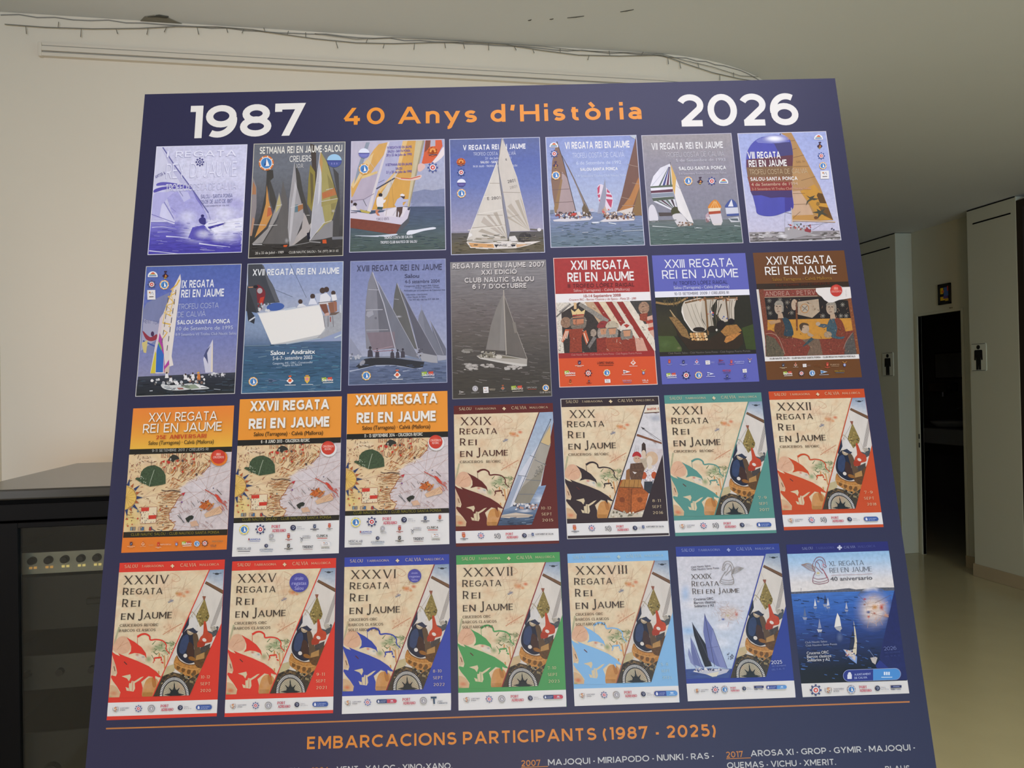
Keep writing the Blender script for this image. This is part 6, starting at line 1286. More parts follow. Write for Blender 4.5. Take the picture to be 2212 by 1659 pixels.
def p_brown_boat():
    s = poster('XXIV', 'Z8', [(135,80),(1155,60),(1362,1480),(295,1505)], 1, '664020', 'brown poster with medieval style boat painting, headed XXIV', veil=0.008)
    s.poly([(168,432),(1216,404),(1223,466),(174,493)], '33271A'); s.poly([(267,1250),(1337,1217),(1342,1268),(272,1299)], 'DCD8D0'); s.flush('colour_bands', s.par)
    P = [(174,493),(1223,466),(1337,1218),(267,1250)]
    s.poly(P, '5E4634', 'rough'); cl = s.clip; s.clip = [s.m(p) for p in P]
    s.poly([(174,490),(200,490),(297,1250),(265,1250)], 'CFC8BC'); s.poly([(205,490),(255,490),(345,1250),(298,1250)], '74402C', 'rough'); s.poly([(1195,590),(1235,580),(1335,1225),(1285,1225)], '7E4A2C', 'rough')
    s.poly([(255,505),(850,490),(858,560),(265,578)], '7C3C30', 'rough'); s.line([(258,500),(850,484)], 6, 'B09A80'); s.line([(266,582),(860,566)], 6, 'B09A80'); s.text('ANDREA - PETRV', (275,568), (838,552), 50, 'AC8A78', w=.13, sp=.2)
    s.poly([(268,590),(900,575),(1200,620),(1235,830),(300,840)], '26221F', 'rough'); s.poly([(300,835),(1235,815),(1255,960),(980,1060),(700,1060),(300,960)], 'BA8434', 'photo')
    for x, y in ((320,620),(440,610),(520,640),(330,760),(570,755),(1140,665),(1120,790),(920,790),(1180,790),(310,700)):
        for k in range(4): a = k*math.pi/4; s.line([(x-26*math.cos(a),y-26*math.sin(a)),(x+26*math.cos(a),y+26*math.sin(a))], 4, '8A8474' if x < 600 else '9A9484', lift=k == 0)
    s.poly([(640,632),(870,600),(885,740),(800,812),(640,775)], 'A8967C', 'photo', False); s.ell(716,706,50,54,'A87A4A'); s.ell(716,706,40,44,'A89C84'); s.line([(685,680),(748,732)], 8, '6A5E58'); s.line([(745,675),(690,738)], 8, '6A5E58'); s.line([(622,610),(630,955)], 20, '6E4226')
    s.ell(600,665,34,62,'B09A80','photo'); s.line([(622,640),(626,760)], 14, '5A3424')
    s.poly([(270,960),(330,945),(440,1000),(690,1055),(1000,1045),(1170,965),(1270,950),(1300,1225),(280,1245)], '763A2C', 'rough')
    s.poly([(690,1060),(780,1040),(880,1050),(920,1225),(740,1235),(780,1140)], '6E5A48', 'rough'); s.poly([(280,1000),(380,1040),(490,1200),(480,1245),(285,1245)], '5A5240', 'rough'); s.poly([(1170,1100),(1260,970),(1300,1225),(1160,1225)], '524E48', 'rough')
    s.line([(280,990),(360,990),(430,1050),(495,1220)], 7, '9A7A66', smooth=True); s.line([(1260,970),(1190,1060),(1150,1160)], 6, '8A7468', smooth=True)
    for (x, y, hw, robe, rob2) in ((425,700,48,'5C3A26','2E4048'),(1010,705,54,'3E5258','743A28')):
        s.poly([(x-10,y+115),(x+60,y+105),(x+120,y+150),(x+150,y+330),(x+20,y+330),(x-50,y+250)], robe, 'rough', True); s.poly([(x+40,y+110),(x+120,y+140),(x+165,y+300),(x+60,y+310),(x+70,y+220)], rob2, 'rough', True)
        s.poly([(x-8,y+60),(x+40,y+60),(x+55,y+115),(x-8,y+118)], 'AE9478'); s.ell(x, y, hw, 74, 'A8947C', 'photo'); s.poly([(x-hw,y-30),(x-20,y-78),(x+40,y-70),(x+hw+6,y-20),(x+hw+4,y+45),(x+34,y+30),(x+30,y-30)], '8E8676', 'rough', True); s.line([(x-32,y-14),(x-12,y-16)], 8, '3A2E26'); s.line([(x+2,y-16),(x+24,y-14)], 8, '3A2E26'); s.line([(x-8,y-10),(x-12,y+22)], 5, '6A5442'); s.line([(x-18,y+42),(x+10,y+40)], 6, '6A4438')
    s.poly([(300,850),(440,830),(450,860),(340,890)], 'A8845C', 'photo'); s.poly([(850,880),(940,880),(1010,900),(930,925),(870,910)], '46545A', 'rough'); s.ell(865,880,26,22,'A8947C'); s.ell(975,1000,44,36,'9A8468','rough')
    s.ell(712,928,52,62,'AC9478','photo',rot=-30); s.poly([(655,900),(690,868),(745,876),(760,900),(700,895),(680,960)], '4A3A2A', smooth=True); s.line([(690,915),(708,925)], 6, '3A2E26'); s.poly([(740,960),(820,1010),(790,1030),(750,1010)], 'A48C70'); s.poly([(700,1120),(790,1030),(820,1050),(760,1100),(690,1140)], '3A4A4C', 'rough')
    s.strokes(120,(280,600,1300,1240),['8A6A50','3A2C22','A88A6A'],24,4,70,70,6)
    s.poly([(842,480),(1000,470),(1224,462),(1238,590),(1180,600),(1100,612),(1030,640),(985,642),(935,612),(905,575),(870,555),(838,515)], 'DAD4CA')
    s.text('REIAL', (1188,575), (1180,490), 14, 'B0AAA2', w=.12); s.clip = cl
    s.soft(1075,520,84,78,'5A4A40',.8); s.ell(1068,507,68,68,'B83A30'); s.soft(1055,485,50,44,'DC6A54',.8); s.text('RI', (1050,498), (1088,497), 26, 'E0A898', w=.16); s.text('CRUCEROS', (1012,530), (1126,526), 20, 'E0A898', w=.16); s.flush('picture', s.par)
    s.text('XXIV REGATA', (290,220), (1030,204), 92, 'E4E0D6', w=.15, sp=.11); s.text('REI EN JAUME', (276,335), (1083,317), 92, 'E4E0D6', w=.15, sp=.11); s.flush('heading', s.par)
    s.text('Salou Tarragona - Calvià Mallorca', (355,400), (1020,382), 34, '98712F', font='B'); s.text('9-12 SETEMBRE 2010 / CREUERS RI', (390,462), (995,440), 26, '5E2E1E', w=.16, sp=.13); s.text('CLUB NAUTIC SALOU - CLUB NAUTICO SANTA PONSA - CLUB REGATAS PUERTO PORTALS', (325,1279), (1282,1251), 18, '5A5450', w=.2, sp=.1); s.flush('caption', s.par)
    emblems(s, s.par, [(e_crestdark, 475, 1342, 24, '44444E', True, 'A89070'), (e_crestorange, 612, 1338, 22, 'B85A3A', 'B8A898'), (e_box, 712, 1348, 20, 18), (e_words, 756, 1345, 52, 'PORT', '9A7A6A', '9A7A6A'), (e_words, 860, 1345, 80, 'CONSELL', '7A4A26', '7A4A26'), (e_crestred, 968, 1340, 24, 'B8503C', 'B8403A'), (e_words, 1052, 1340, 100, 'PUERTO', 'A88868', 'A88868'), (e_cross, 1160, 1332, 30, 'B8803A'), (e_salou, 525, 1440, 104), (e_gear, 678, 1435, 34, '5A4650'), (e_club, 797, 1433, 34, '8A9AA8'), (e_pennant, 930, 1420, 40, 'A8B8C4', '3A6A9A'), (e_words, 1105, 1412, 110, 'MALLORCA', '9A8030', '4A6A80')])

# ---- row 3: three old-map posters
MAPQ = [(83,507),(1052,482),(1060,1160),(70,1190)]
def rect_of(crop, q):
    p = [mm(crop, *c) for c in q]
    return ((p[0][0]+p[3][0])/2, (p[0][1]+p[1][1])/2, (p[1][0]+p[2][0])/2, (p[2][1]+p[3][1])/2)
def old_map(s, crop, quad):
    """generic portolan style chart: coast, windrose, towns, islands"""
    t = Sheet('B', s.veil, rect_of('B', MAPQ), rect_of(crop, quad), s.z)
    t.clip = [mm(crop, *c) for c in quad]
    t.poly([(60,470),(1070,470),(1070,1200),(60,1200)], 'D8BE92', 'map')
    t.soft(130,1080,160,150,'D8C070',.8); t.soft(300,900,180,90,'E0CBA4',.7); t.soft(250,560,160,60,'E0CFB0',.6)
    sea = [(1075,470),(900,482),(868,540),(852,600),(800,662),(735,705),(680,735),(620,765),(585,795),(600,830),(612,850),(570,890),(545,945),(515,985),(494,1020),(500,1075),(535,1105),(560,1120),(540,1160),(530,1205),(1075,1205)]
    t.poly(sea, 'CABFBC', 'photo'); t.line(sea[1:-1], 6, '9A5A3A')
    t.soft(760,800,200,120,'D2CACA',.6); t.soft(980,950,140,200,'BCAAA8',.5)
    for a, b in (((1060,640),(640,760)),((1060,660),(590,1180)),((1060,830),(600,840)),((1060,1060),(700,640)),((780,1165),(880,490)),((1060,560),(830,640)),((620,790),(1060,1120)),((560,950),(1060,690)),((520,1040),(1060,900)),((700,1165),(1010,500)),((240,885),(600,830)),((240,885),(590,790)),((240,890),(520,1010)),((150,740),(300,640)),((240,880),(500,690)),((90,1060),(480,1100)),((1060,950),(840,1165)),((560,1130),(900,1165)),((640,700),(1060,1000))): t.line([a, b], 2.2, 'A07A66', lift=False)
    t.up()
    rn = random.Random(4)
    for i in range(34):                                             # place names along the coast
        k = 1+i*(len(sea)-5)//34; x, y = sea[k]; x += rn.uniform(-12, 6); y += rn.uniform(-20, 30)
        t.line([(x-14, y), (x-14-rn.uniform(50, 105), y-rn.uniform(18, 50) if y < 800 else y+rn.uniform(-3, 3))], 3.2, rn.choice(['8A5A40','5E4434','A05A44']), lift=False)
    t.strokes(40,(380,840,500,960),['7A5A3E','94724E'],34,3,-3,6,5); t.strokes(46,(370,960,500,1150),['8A6444','A0764E'],46,3.2,-4,8,6)
    for i in range(26):                                             # towns with red pennants
        x, y = 400+(i % 9)*44+rn.uniform(-12, 12), 540+(i//9)*58+rn.uniform(-14, 14)
        if x > 640 and y > 640: continue
        h = rn.uniform(26, 46); t.poly([(x-10,y),(x-10,y-h),(x,y-h-16),(x+10,y-h),(x+10,y)], 'C49A74'); t.line([(x-10,y),(x-10,y-h),(x,y-h-16),(x+10,y-h),(x+10,y)], 3, '5A3E30')
        if i % 3 == 0: t.poly([(x,y-h-14),(x+34,y-h-26),(x+30,y-h)], 'BE3A2E')
    t.strokes(26,(560,600,800,740),['9A6A48','6A4A38','B0804E'],60,4,-50,18,8); t.strokes(22,(90,560,200,720),['A05A5A','7A5A44'],26,3,80,40,9)
    t.strokes(10,(190,520,280,540),['6A4A38'],14,3,10,40,3)
    land = [(60,470),(870,485),(860,600),(690,725),(585,790),(600,850),(515,985),(495,1060),(545,1120),(530,1200),(60,1200)]
    t.strokes(150,(80,490,860,1190),['A8623A','8A4A30','C08A58','6A4632','B87048'],30,4.5,-25,60,21,within=land); t.strokes(60,(480,600,860,790),['B06A3C','8A5030','C88A50'],46,6,-45,14,22,within=land); t.strokes(60,(400,830,600,1180),['B87A48','9A5E38'],52,5,-6,10,23,within=land)
    t.dots(40,(380,490,860,720),['C03A2C','A85A3A','5A4A40','D8C090'],6,15,24,within=land); t.dots(26,(90,940,480,1180),['B84A36','8A6A48','6A7A7C','C8A060'],5,12,25,within=land)
    t.poly([(455,560),(470,530),(500,508),(540,520),(560,545),(520,555),(505,575),(480,560)], '33342E', smooth=True); t.poly([(440,560),(480,570),(470,590),(450,585)], 'B83A30'); t.soft(478,548,10,14,'E0D8C8',.9)
    t.poly([(200,712),(205,665),(228,632),(262,612),(300,602),(342,605),(385,622),(420,655),(440,690),(446,764),(400,775),(300,790),(255,772),(200,748),(152,722),(168,708)], '3F5038', 'rough'); t.line([(330,642),(312,700),(300,745),(292,786)], 5, 'A0A890'); t.dots(22,(190,700,260,775),['A8B098','2E3C2A'],3,7,6)
    t.line([(262,570),(300,580),(335,572)], 4, '6A4A38'); t.line([(298,560),(298,600)], 4, '6A4A38')
    t.poly([(60,790),(95,788),(140,812),(168,850),(180,885),(168,925),(138,962),(95,985),(60,985)], 'D9B45E', 'map', True); t.line([(92,795),(140,818),(170,860),(176,900),(150,950),(100,978)], 4, '94632E', smooth=True)
    for k in range(9):
        a = math.radians(-80+k*20); c = ('2E3C62','A85A30')[k % 2]; cx, cy, r = 72, 886, 108
        t.poly([(cx+r*math.cos(a-.13), cy+r*math.sin(a-.13)), (cx+(r+(64 if k % 2 == 0 else 36))*math.cos(a), cy+(r+(64 if k % 2 == 0 else 36))*math.sin(a)), (cx+r*math.cos(a+.13), cy+r*math.sin(a+.13))], c)
        t.line([(cx, cy), (cx+r*math.cos(a), cy+r*math.sin(a))], 2.5, 'A8803E', lift=False)
    t.line([(410,818),(450,828),(500,822),(545,826),(590,835)], 7, '5A4A40', smooth=True)
    t.poly([(232,972),(380,966),(378,1108),(230,1114)], 'DCCBA8'); t.line([(232,972),(380,966),(378,1108),(230,1114),(232,972)], 4, 'A04A3A'); t.poly([(234,975),(306,972),(305,1004),(234,1008)], 'C43C2E'); t.poly([(305,1042),(378,1038),(376,1072),(305,1076)], 'C43C2E'); t.strokes(26,(236,1000,374,1106),['7A3A30','3A3A4A'],16,4,80,20,4)
    for x in (150,176,226,258,330): t.poly([(x-10,1176),(x-10,1145),(x+10,1143),(x+10,1175)], ('7A8A8C','8C8478','A03A30','C0A080','4A6A8A')[(x//26) % 5]); t.line([(x-10,1176),(x-10,1145),(x+10,1143),(x+10,1175)], 3, '4A3A34')
    t.line([(335,1140),(345,1162),(380,1180)], 7, '3A4A66')
    t.poly([(775,968),(800,945),(830,925),(865,900),(870,930),(895,938),(915,960),(890,985),(870,1000),(840,985),(800,980)], 'B8602E', 'rough'); t.dots(18,(780,905,915,1000),['6A4A2A','C88A3A','A0502A'],5,10,5); t.poly([(900,990),(990,950),(1000,1020),(850,1060),(830,1030)], 'D0AC88', 'map'); t.strokes(18,(830,970,990,1050),['B08A6A'],50,3,-40,14,7)
    t.poly([(920,850),(950,862),(975,890),(1000,930),(970,925),(945,900)], 'C2402E', 'rough'); t.line([(825,815),(920,865),(1040,965)], 8, 'B84E3E'); t.strokes(14,(960,900,1050,980),['B84E3E'],34,4,45,10,8); t.line([(935,812),(985,860)], 6, '6A5A50')
    t.poly([(655,1068),(690,1045),(715,1040),(735,1052),(725,1075),(700,1082),(690,1105),(672,1095)], '2E322C', 'rough'); t.poly([(700,1100),(760,1085),(790,1130),(720,1140)], 'C8A488', 'map'); t.line([(580,1040),(650,1105)], 5, '4A4644'); t.line([(590,1020),(640,1110)], 3, '6A6462'); t.line([(700,920),(740,965)], 4, '6A6462'); t.line([(760,905),(770,930),(785,915)], 4, '5A5452')
    t.poly([(600,850),(640,838),(625,868)], 'B4343A'); t.ell(612,925,8,8,'7A4A7A'); t.strokes(10,(560,900,700,1000),['B08A80'],50,3,50,16,3); t.ell(903,802,6,5,'4A4A66'); t.strokes(14,(740,1090,900,1150),['A88A84'],40,3,40,14,12)
    s.v, s.c, s.f, s.mi = t.v, t.c, t.f, t.mi; s.z = t.z
    s.flush('chart', s.par)
def badge(s, x, y, r, lines):
    s.soft(x+5, y+9, r*1.2, r*1.15, '4A3A30', .8); s.ell(x, y, r, r, 'C23E2E', n=30); s.soft(x-r*.1, y-r*.3, r*.75, r*.6, 'E2644E', .7)
    for t, dy, w in lines: s.text(t, (x-w/2, y+dy), (x+w/2, y+dy-2), r*.3, 'EEC4B4', w=.17)
    s.flush('badge', s.par)
CL2 = 'CLUB NAUTIC SALOU - CLUB NAUTICO SANTA PONSA'
def p_map25():
    s = poster('XXV', 'A', [(165,186),(1131,160),(1061,1538),(56,1564)], 2, 'DA782C', 'orange and yellow poster with an old sea chart, headed XXV')
    s.grad([(165,180),(1131,155),(1112,552),(132,580)], ['E28238','E08A38','E29C3C','E2B044'], n=10); s.poly([(133,578),(1112,551),(1108,602),(128,629)], '26251F'); s.poly([(74,1369),(1069,1341),(1066,1398),(70,1424)], '2A271F'); s.flush('colour_bands', s.par)
    old_map(s, 'A', [(128,629),(1108,602),(1069,1341),(74,1369)])
    SH = ('A8742E',5,5)
    s.text('XXV REGATA', (317,318), (970,299), 86, 'EAE4D6', w=.13, sp=.11, shadow=SH); s.text('REI EN JAUME', (262,425), (1018,400), 86, 'EAE4D6', w=.13, sp=.11, shadow=SH); s.text('25è ANIVERSARI'.replace('è', 'E'), (386,485), (868,469), 40, 'C0482C', w=.24, sp=.12, serif=True); s.flush('heading', s.par)
    s.text('Salou (Tarragona) · Calvià (Mallorca)', (316,537), (938,522), 36, '4A3A1E', font='B', bold=.015); s.text('9-11 SETEMBRE 2011 / CREUERS RI', (350,605), (888,589), 26, 'A8A8A0', w=.14, sp=.13); s.text(CL2, (150,1406), (992,1382), 25, '8A7A2A', w=.13, sp=.12); s.flush('caption', s.par)
    badge(s, 985, 650, 68, (('RI', -12, 36), ('CRUCEROS', 16, 104)))
    emblems(s, s.par, [(e_crestdark, 152, 1480, 22, '3A3448', True, 'E2A878'), (e_crestorange, 265, 1480, 20, 'C06A3A', 'E8B890'), (e_words, 345, 1492, 50, 'PORT', 'DC9A66', 'DC9A66'), (e_crestred, 412, 1490, 22, 'E0B090', 'C83A2E'), (e_words, 482, 1490, 105, 'PUERTO PORTALS', 'E8B894', None, 14), (e_cross, 585, 1478, 24, 'C86A4A'), (e_salou, 682, 1482, 95), (e_club, 780, 1480, 28, '8AA0B4'), (e_gear, 856, 1476, 32, '5A3A44'), (e_words, 975, 1460, 105, 'MALLORCA', 'A07A50'), (e_words, 935, 1498, 60, 'VELA', '6A5A50', '6A5A50', 12)])
def sponsor_rows(ox, oy):
    X = lambda x: x+ox-(x-1385)*.015 if ox else x
    Y = lambda x, y: y+oy-(x-1385)*.012 if ox else y
    p = lambda f, x, y, *a: (f, X(x), Y(x, y))+a
    return [p(e_club, 1230, 1346, 45, 'D8C848'), p(e_gear, 1385, 1343, 48, '3C3E68', 'C04048'), p(e_port, 1560, 1335, 136), p(e_disc, 1698, 1328, 27, 80), p(e_crestdark, 1903, 1314, 24, '34405E'), p(e_crestred, 2045, 1312, 24),
            p(e_words, 1330, 1442, 112, 'SAMOA', '5A6AA8', '8A90B4', 17), p(e_crestred, 1275, 1440, 10, 'C8C4C0'), p(e_clubmono, 1490, 1408, 22), p(e_words, 1500, 1445, 60, 'REIAL', 'A8A8A8', 'B4B4B0', 14), p(e_crestred, 1655, 1412, 26, 'A8605A', 'A84444'), p(e_words, 1828, 1412, 80, 'CONSELL', '9A9A9C', '8A8A90', 16), p(e_cross, 1780, 1440, 20, '5A5A60', '8A8A8A'), p(e_words, 1975, 1408, 108, 'CLINICA', '4A4A3A', 'C84A3A', 22),
            p(e_words, 1228, 1532, 132, 'MERCALAB', '8A8A8C', '77777A', 24), p(e_disc, 1442, 1500, 18, 1), p(e_words, 1442, 1540, 130, 'Aguamarina'.upper(), '7A8A98', '9AA8B4', 17), p(e_crestdark, 1655, 1500, 24, '4A463E', True, '6A665E'), p(e_words, 1838, 1514, 104, 'TRIDENT', '33333A', 'B8A8A4', 24), p(e_box, 2008, 1482, 40, 20), p(e_words, 2008, 1525, 82, 'SAN MIGUEL', '8A8480', None, 12)]
def bold_map(key, crop, corners, bands, h1, h2, sal, date, bad, club, off, lab):
    s = poster(key, crop, corners, 2, 'DCDAD4', lab, veil=VEIL[2] if key == 'XXVII' else .008)
    s.poly(bands[0], 'E29236'); s.poly(bands[1], '22221E'); s.poly(bands[3], '26241E'); s.flush('colour_bands', s.par)
    old_map(s, crop, bands[2])
    SH = ('A87A3C',6,6)
    s.text(h1[0], h1[1], h1[2], 95, 'E6E2D6', w=.24, sp=.09, shadow=SH); s.text('REI EN JAUME', h2[0], h2[1], 98, 'E6E2D6', w=.24, sp=.09, shadow=SH); s.flush('heading', s.par)
    s.text('Salou (Tarragona) · Calvià (Mallorca)', sal[0], sal[1], 36, '3A2C18', font='B', bold=.02); s.text(date[0], date[1], date[2], 31, 'D8D4C4', w=.2, sp=.1); s.text(CL2, club[0], club[1], 26, '80782A', w=.13, sp=.12); s.flush('caption', s.par)
    badge(s, bad[0], bad[1], 65, (('CRUCEROS', -4, 104), ('RI/ORC', 22, 66)))
    emblems(s, s.par, sponsor_rows(*off))
def p_map27(): bold_map('XXVII', 'A', [(1186,100),(2160,72),(2132,1573),(1112,1602)], ([(1186,95),(2160,68),(2153,463),(1165,492)],[(1165,491),(2153,462),(2150,515),(1162,546)],[(1162,546),(2150,515),(2138,1204),(1129,1234)],[(1129,1234),(2138,1204),(2135,1255),(1125,1284)]),
    ('XXVII REGATA',(1287,215),(2040,194)), ((1272,385),(2050,361)), ((1322,453),(1982,437)), ('6 - 8 junio 2013 - Cruceros RI/ORC'.upper(),(1390,522),(1856,507)), (2032,566), ((1212,1264),(2062,1239)), (0, 0), 'orange topped poster with an old sea chart, headed XXVII, above white sponsor strip')
def p_map28(): bold_map('XXVIII', 'B', [(90,69),(1046,43),(1065,1508),(63,1536)], ([(90,64),(1048,38),(1051,429),(84,456)],[(84,455),(1051,428),(1053,482),(82,508)],MAPQ,[(70,1190),(1060,1161),(1062,1208),(66,1236)]),
    ('XXVIII REGATA',(170,180),(950,159)), ((180,350),(944,329)), ((235,415),(882,399)), ('11 - 13 septiembre 2014 - Cruceros RI/ORC'.upper(),(252,489),(811,471)), (935,530), ((150,1221),(988,1195)), (-1060, -50), 'orange topped poster with an old sea chart, headed XXVIII, top edge highest of its row')

# ---- the series with a parchment ground, a slanting picture strip and a ship outline in the year's colour
EQ = [(163,106),(1128,84),(1059,1524),(46,1552)]
RECTS['T'] = rect_of('E', EQ)
STRIP = [(990,176),(1124,170),(1099,665),(808,1327),(468,1337)]
def medieval_strip(t):
    """painted strip: boom and sail, banner, robed crew, wooden hull, windrose"""
    t.poly([(985,170),(1130,165),(1110,1340),(460,1345)], 'CFC6B8', 'photo')
    t.grad([(985,172),(1130,166),(1124,400),(940,300)], ['7E92A6','A9B2BA','CCCAC4'], 'photo'); t.line([(1020,205),(1060,212),(1100,204)], 6, '4A5258'); t.ell(1058,211,20,9,'2E343A')
    t.poly([(945,292),(1118,398),(1112,660),(1000,745),(760,720),(690,840),(700,700)], 'CFC8BC', 'cloth')
    t.poly([(960,278),(1118,362),(1116,396),(946,300)], '6E5038', 'photo'); t.line([(950,300),(1116,396)], 5, '3E2C20')
    for k in range(6): t.line([(1112,402+k*16),(1000-k*6+k*14,700-k*4)], 3.2, '77706A', lift=k == 0)
    t.line([(948,425),(760,690)], 3, '8A8478'); t.line([(920,350),(1010,720)], 3, 'B0A898'); t.line([(825,590),(880,690)], 4, '8E8878')
    t.poly([(930,418),(952,418),(948,445),(990,600),(975,640),(905,700),(866,600),(935,455)], '85743F', 'rough'); t.dots(34,(880,480,980,680),['5E4E26','A8945A','4A4A30'],5,10,3,within=[(938,470),(988,600),(905,695),(868,600)]); t.poly([(924,416),(958,416),(948,448),(934,450)], '8A5440')
    t.poly([(800,655),(858,588),(888,655),(856,745),(790,735)], 'CFCBC4', 'cloth'); t.line([(860,590),(884,655)], 4, '8A8478'); t.line([(800,600),(830,560),(860,592)], 9, 'A89C80', smooth=True)
    t.poly([(790,612),(805,600),(800,680),(745,765),(740,745)], '2A2E3E'); 
    t.poly([(960,730),(1015,745),(1060,690),(1075,700),(1060,770),(1010,800)], '4A4E50', 'rough'); t.poly([(995,700),(1040,690),(1060,720),(1010,740)], 'A8A090', 'rough')
    t.poly([(742,768),(790,718),(826,760),(885,736),(852,790),(848,900),(872,1000),(800,1036),(722,992),(690,930),(702,850)], '1F2434', 'photo', True); t.poly([(745,790),(790,770),(800,840),(760,940),(715,930),(718,860)], '32405E', 'photo', True); t.poly([(800,840),(840,870),(846,980),(800,1010),(780,930)], '3E2820', 'photo', True); t.poly([(838,760),(880,770),(905,900),(930,1000),(860,1010),(850,900)], '5A4632', 'photo', True)
    t.ell(815,740,31,33,'A89678','photo'); t.ell(812,735,16,18,'C8B8A0'); t.line([(792,715),(820,706),(842,725)], 8, 'CFC8B4'); t.ell(768,963,18,18,'D2CBC0'); t.poly([(785,725),(840,705),(870,735),(885,738),(855,760)], '2E3446')
    t.poly([(938,655),(957,655),(976,740),(1015,770),(1010,832),(955,850),(880,885),(902,800),(932,760)], 'B44428', 'photo', True); t.poly([(890,830),(950,845),(930,885),(878,875)], '9C3620', smooth=True); t.ell(943,818,20,15,'D6CBBE',rot=30); t.poly([(905,890),(1000,850),(985,930),(915,960)], '453E3A', 'rough')
    t.poly([(690,960),(722,1012),(800,1046),(880,1040),(960,990),(1000,880),(1020,900),(900,1180),(830,1190),(740,1130),(672,1080),(662,1025)], 'B07A3C', 'rough', True); t.poly([(850,1010),(925,960),(980,900),(1010,900),(940,1060),(880,1070)], '5A3E22', 'rough', True); t.poly([(870,962),(945,930),(942,992),(862,1008)], 'A8804A', 'photo'); t.line([(862,1008),(942,990)], 5, '5A3E22'); t.ell(830,990,34,18,'8A5A24',rot=20); t.line([(690,960),(722,1012),(800,1046),(880,1040)], 8, '6A4420', smooth=True)
    for x, y in ((705,1070),(750,1092),(800,1110),(850,1120)): t.ell(x,y,17,24,'6E4A22',rot=15)
    t.line([(665,1030),(740,1070),(830,1090),(900,1080)], 6, 'C8985A', smooth=True)
    t.poly([(560,1140),(640,1110),(720,1130),(800,1180),(900,1120),(870,1210),(800,1345),(460,1345)], '3E362A', 'rough'); t.dots(60,(540,1125,880,1220),['5E4A2E','7A6240','2A2620','8A7A56'],8,16,5); t.poly([(600,1060),(665,1040),(670,1100),(640,1120),(560,1150)], 'B8AA80', 'map')
    t.ell(668,1330,140,176,'26262A',n=40); t.ell(668,1330,133,169,'CFCCC4',n=40)
    for k in range(34): a = math.radians(178+k*5.5); t.line([(668+111*math.cos(a),1330+141*math.sin(a)),(668+133*math.cos(a),1330+169*math.sin(a))], 5.5, '26262A', lift=k == 0)
    t.ell(668,1330,112,142,'26262A',n=36); t.ell(668,1330,104,133,'B2A98E','map',n=36)
    for k in range(24): a = math.radians(180+k*7.8); t.line([(668,1330),(668+103*math.cos(a),1330+131*math.sin(a))], 3, '5A5648', lift=k == 0)
    for k in range(16):
        a = math.radians(k*22.5-90); r = (94, 48, 72, 48)[k % 4]; d = .20
        t.poly([(668+r*math.cos(a),1320+r*1.27*math.sin(a)),(668+18*math.cos(a+d*5),1320+23*math.sin(a+d*5)),(668,1320),(668+18*math.cos(a-d*5),1320+23*math.sin(a-d*5))], '22282A', lift=k == 0)
    t.ell(668,1320,30,38,'22282A')
def ship_outline(t, c, hole='CDBC98'):
    t.poly([(228,793),(262,815),(300,835),(365,885),(405,940),(413,990),(395,962),(350,943),(300,938),(243,953),(268,922),(271,880),(256,835)], c)
    t.poly([(90,922),(125,950),(168,967),(150,940),(215,968),(330,1012),(430,1058),(505,1112),(550,1164),(520,1160),(492,1148),(488,1195),(470,1160),(430,1150),(395,1178),(362,1205),(376,1260),(368,1320),(374,1350),(160,1350),(172,1300),(140,1245),(102,1195),(84,1160),(90,1143),(130,1152),(142,1120),(128,1050),(104,985)], c)
    t.poly([(183,1152),(262,1134),(268,1160),(250,1198),(232,1172)], hole); t.poly([(268,1215),(277,1193),(300,1198),(360,1160),(386,1154),(345,1190),(303,1215),(306,1265),(292,1292),(228,1284),(219,1250),(246,1262),(252,1215)], hole)
    t.line([(285,1195),(280,1285)], 4, c); t.line([(248,1240),(252,1285)], 3, c)
    t.line([(328,790),(365,768),(405,764),(438,785),(448,818),(500,814),(560,826),(592,862),(590,902),(610,930),(626,948)], 19, c, w1=7, smooth=True); t.line([(328,775),(326,935)], 4, c)
    t.line([(484,1010),(484,985),(545,978),(548,1008)], 15, c); t.line([(548,1020),(566,1032)], 12, c); t.line([(470,1030),(482,1012)], 6, c)
    t.line([(205,1018),(232,1045)], 9, '5A2E2A')
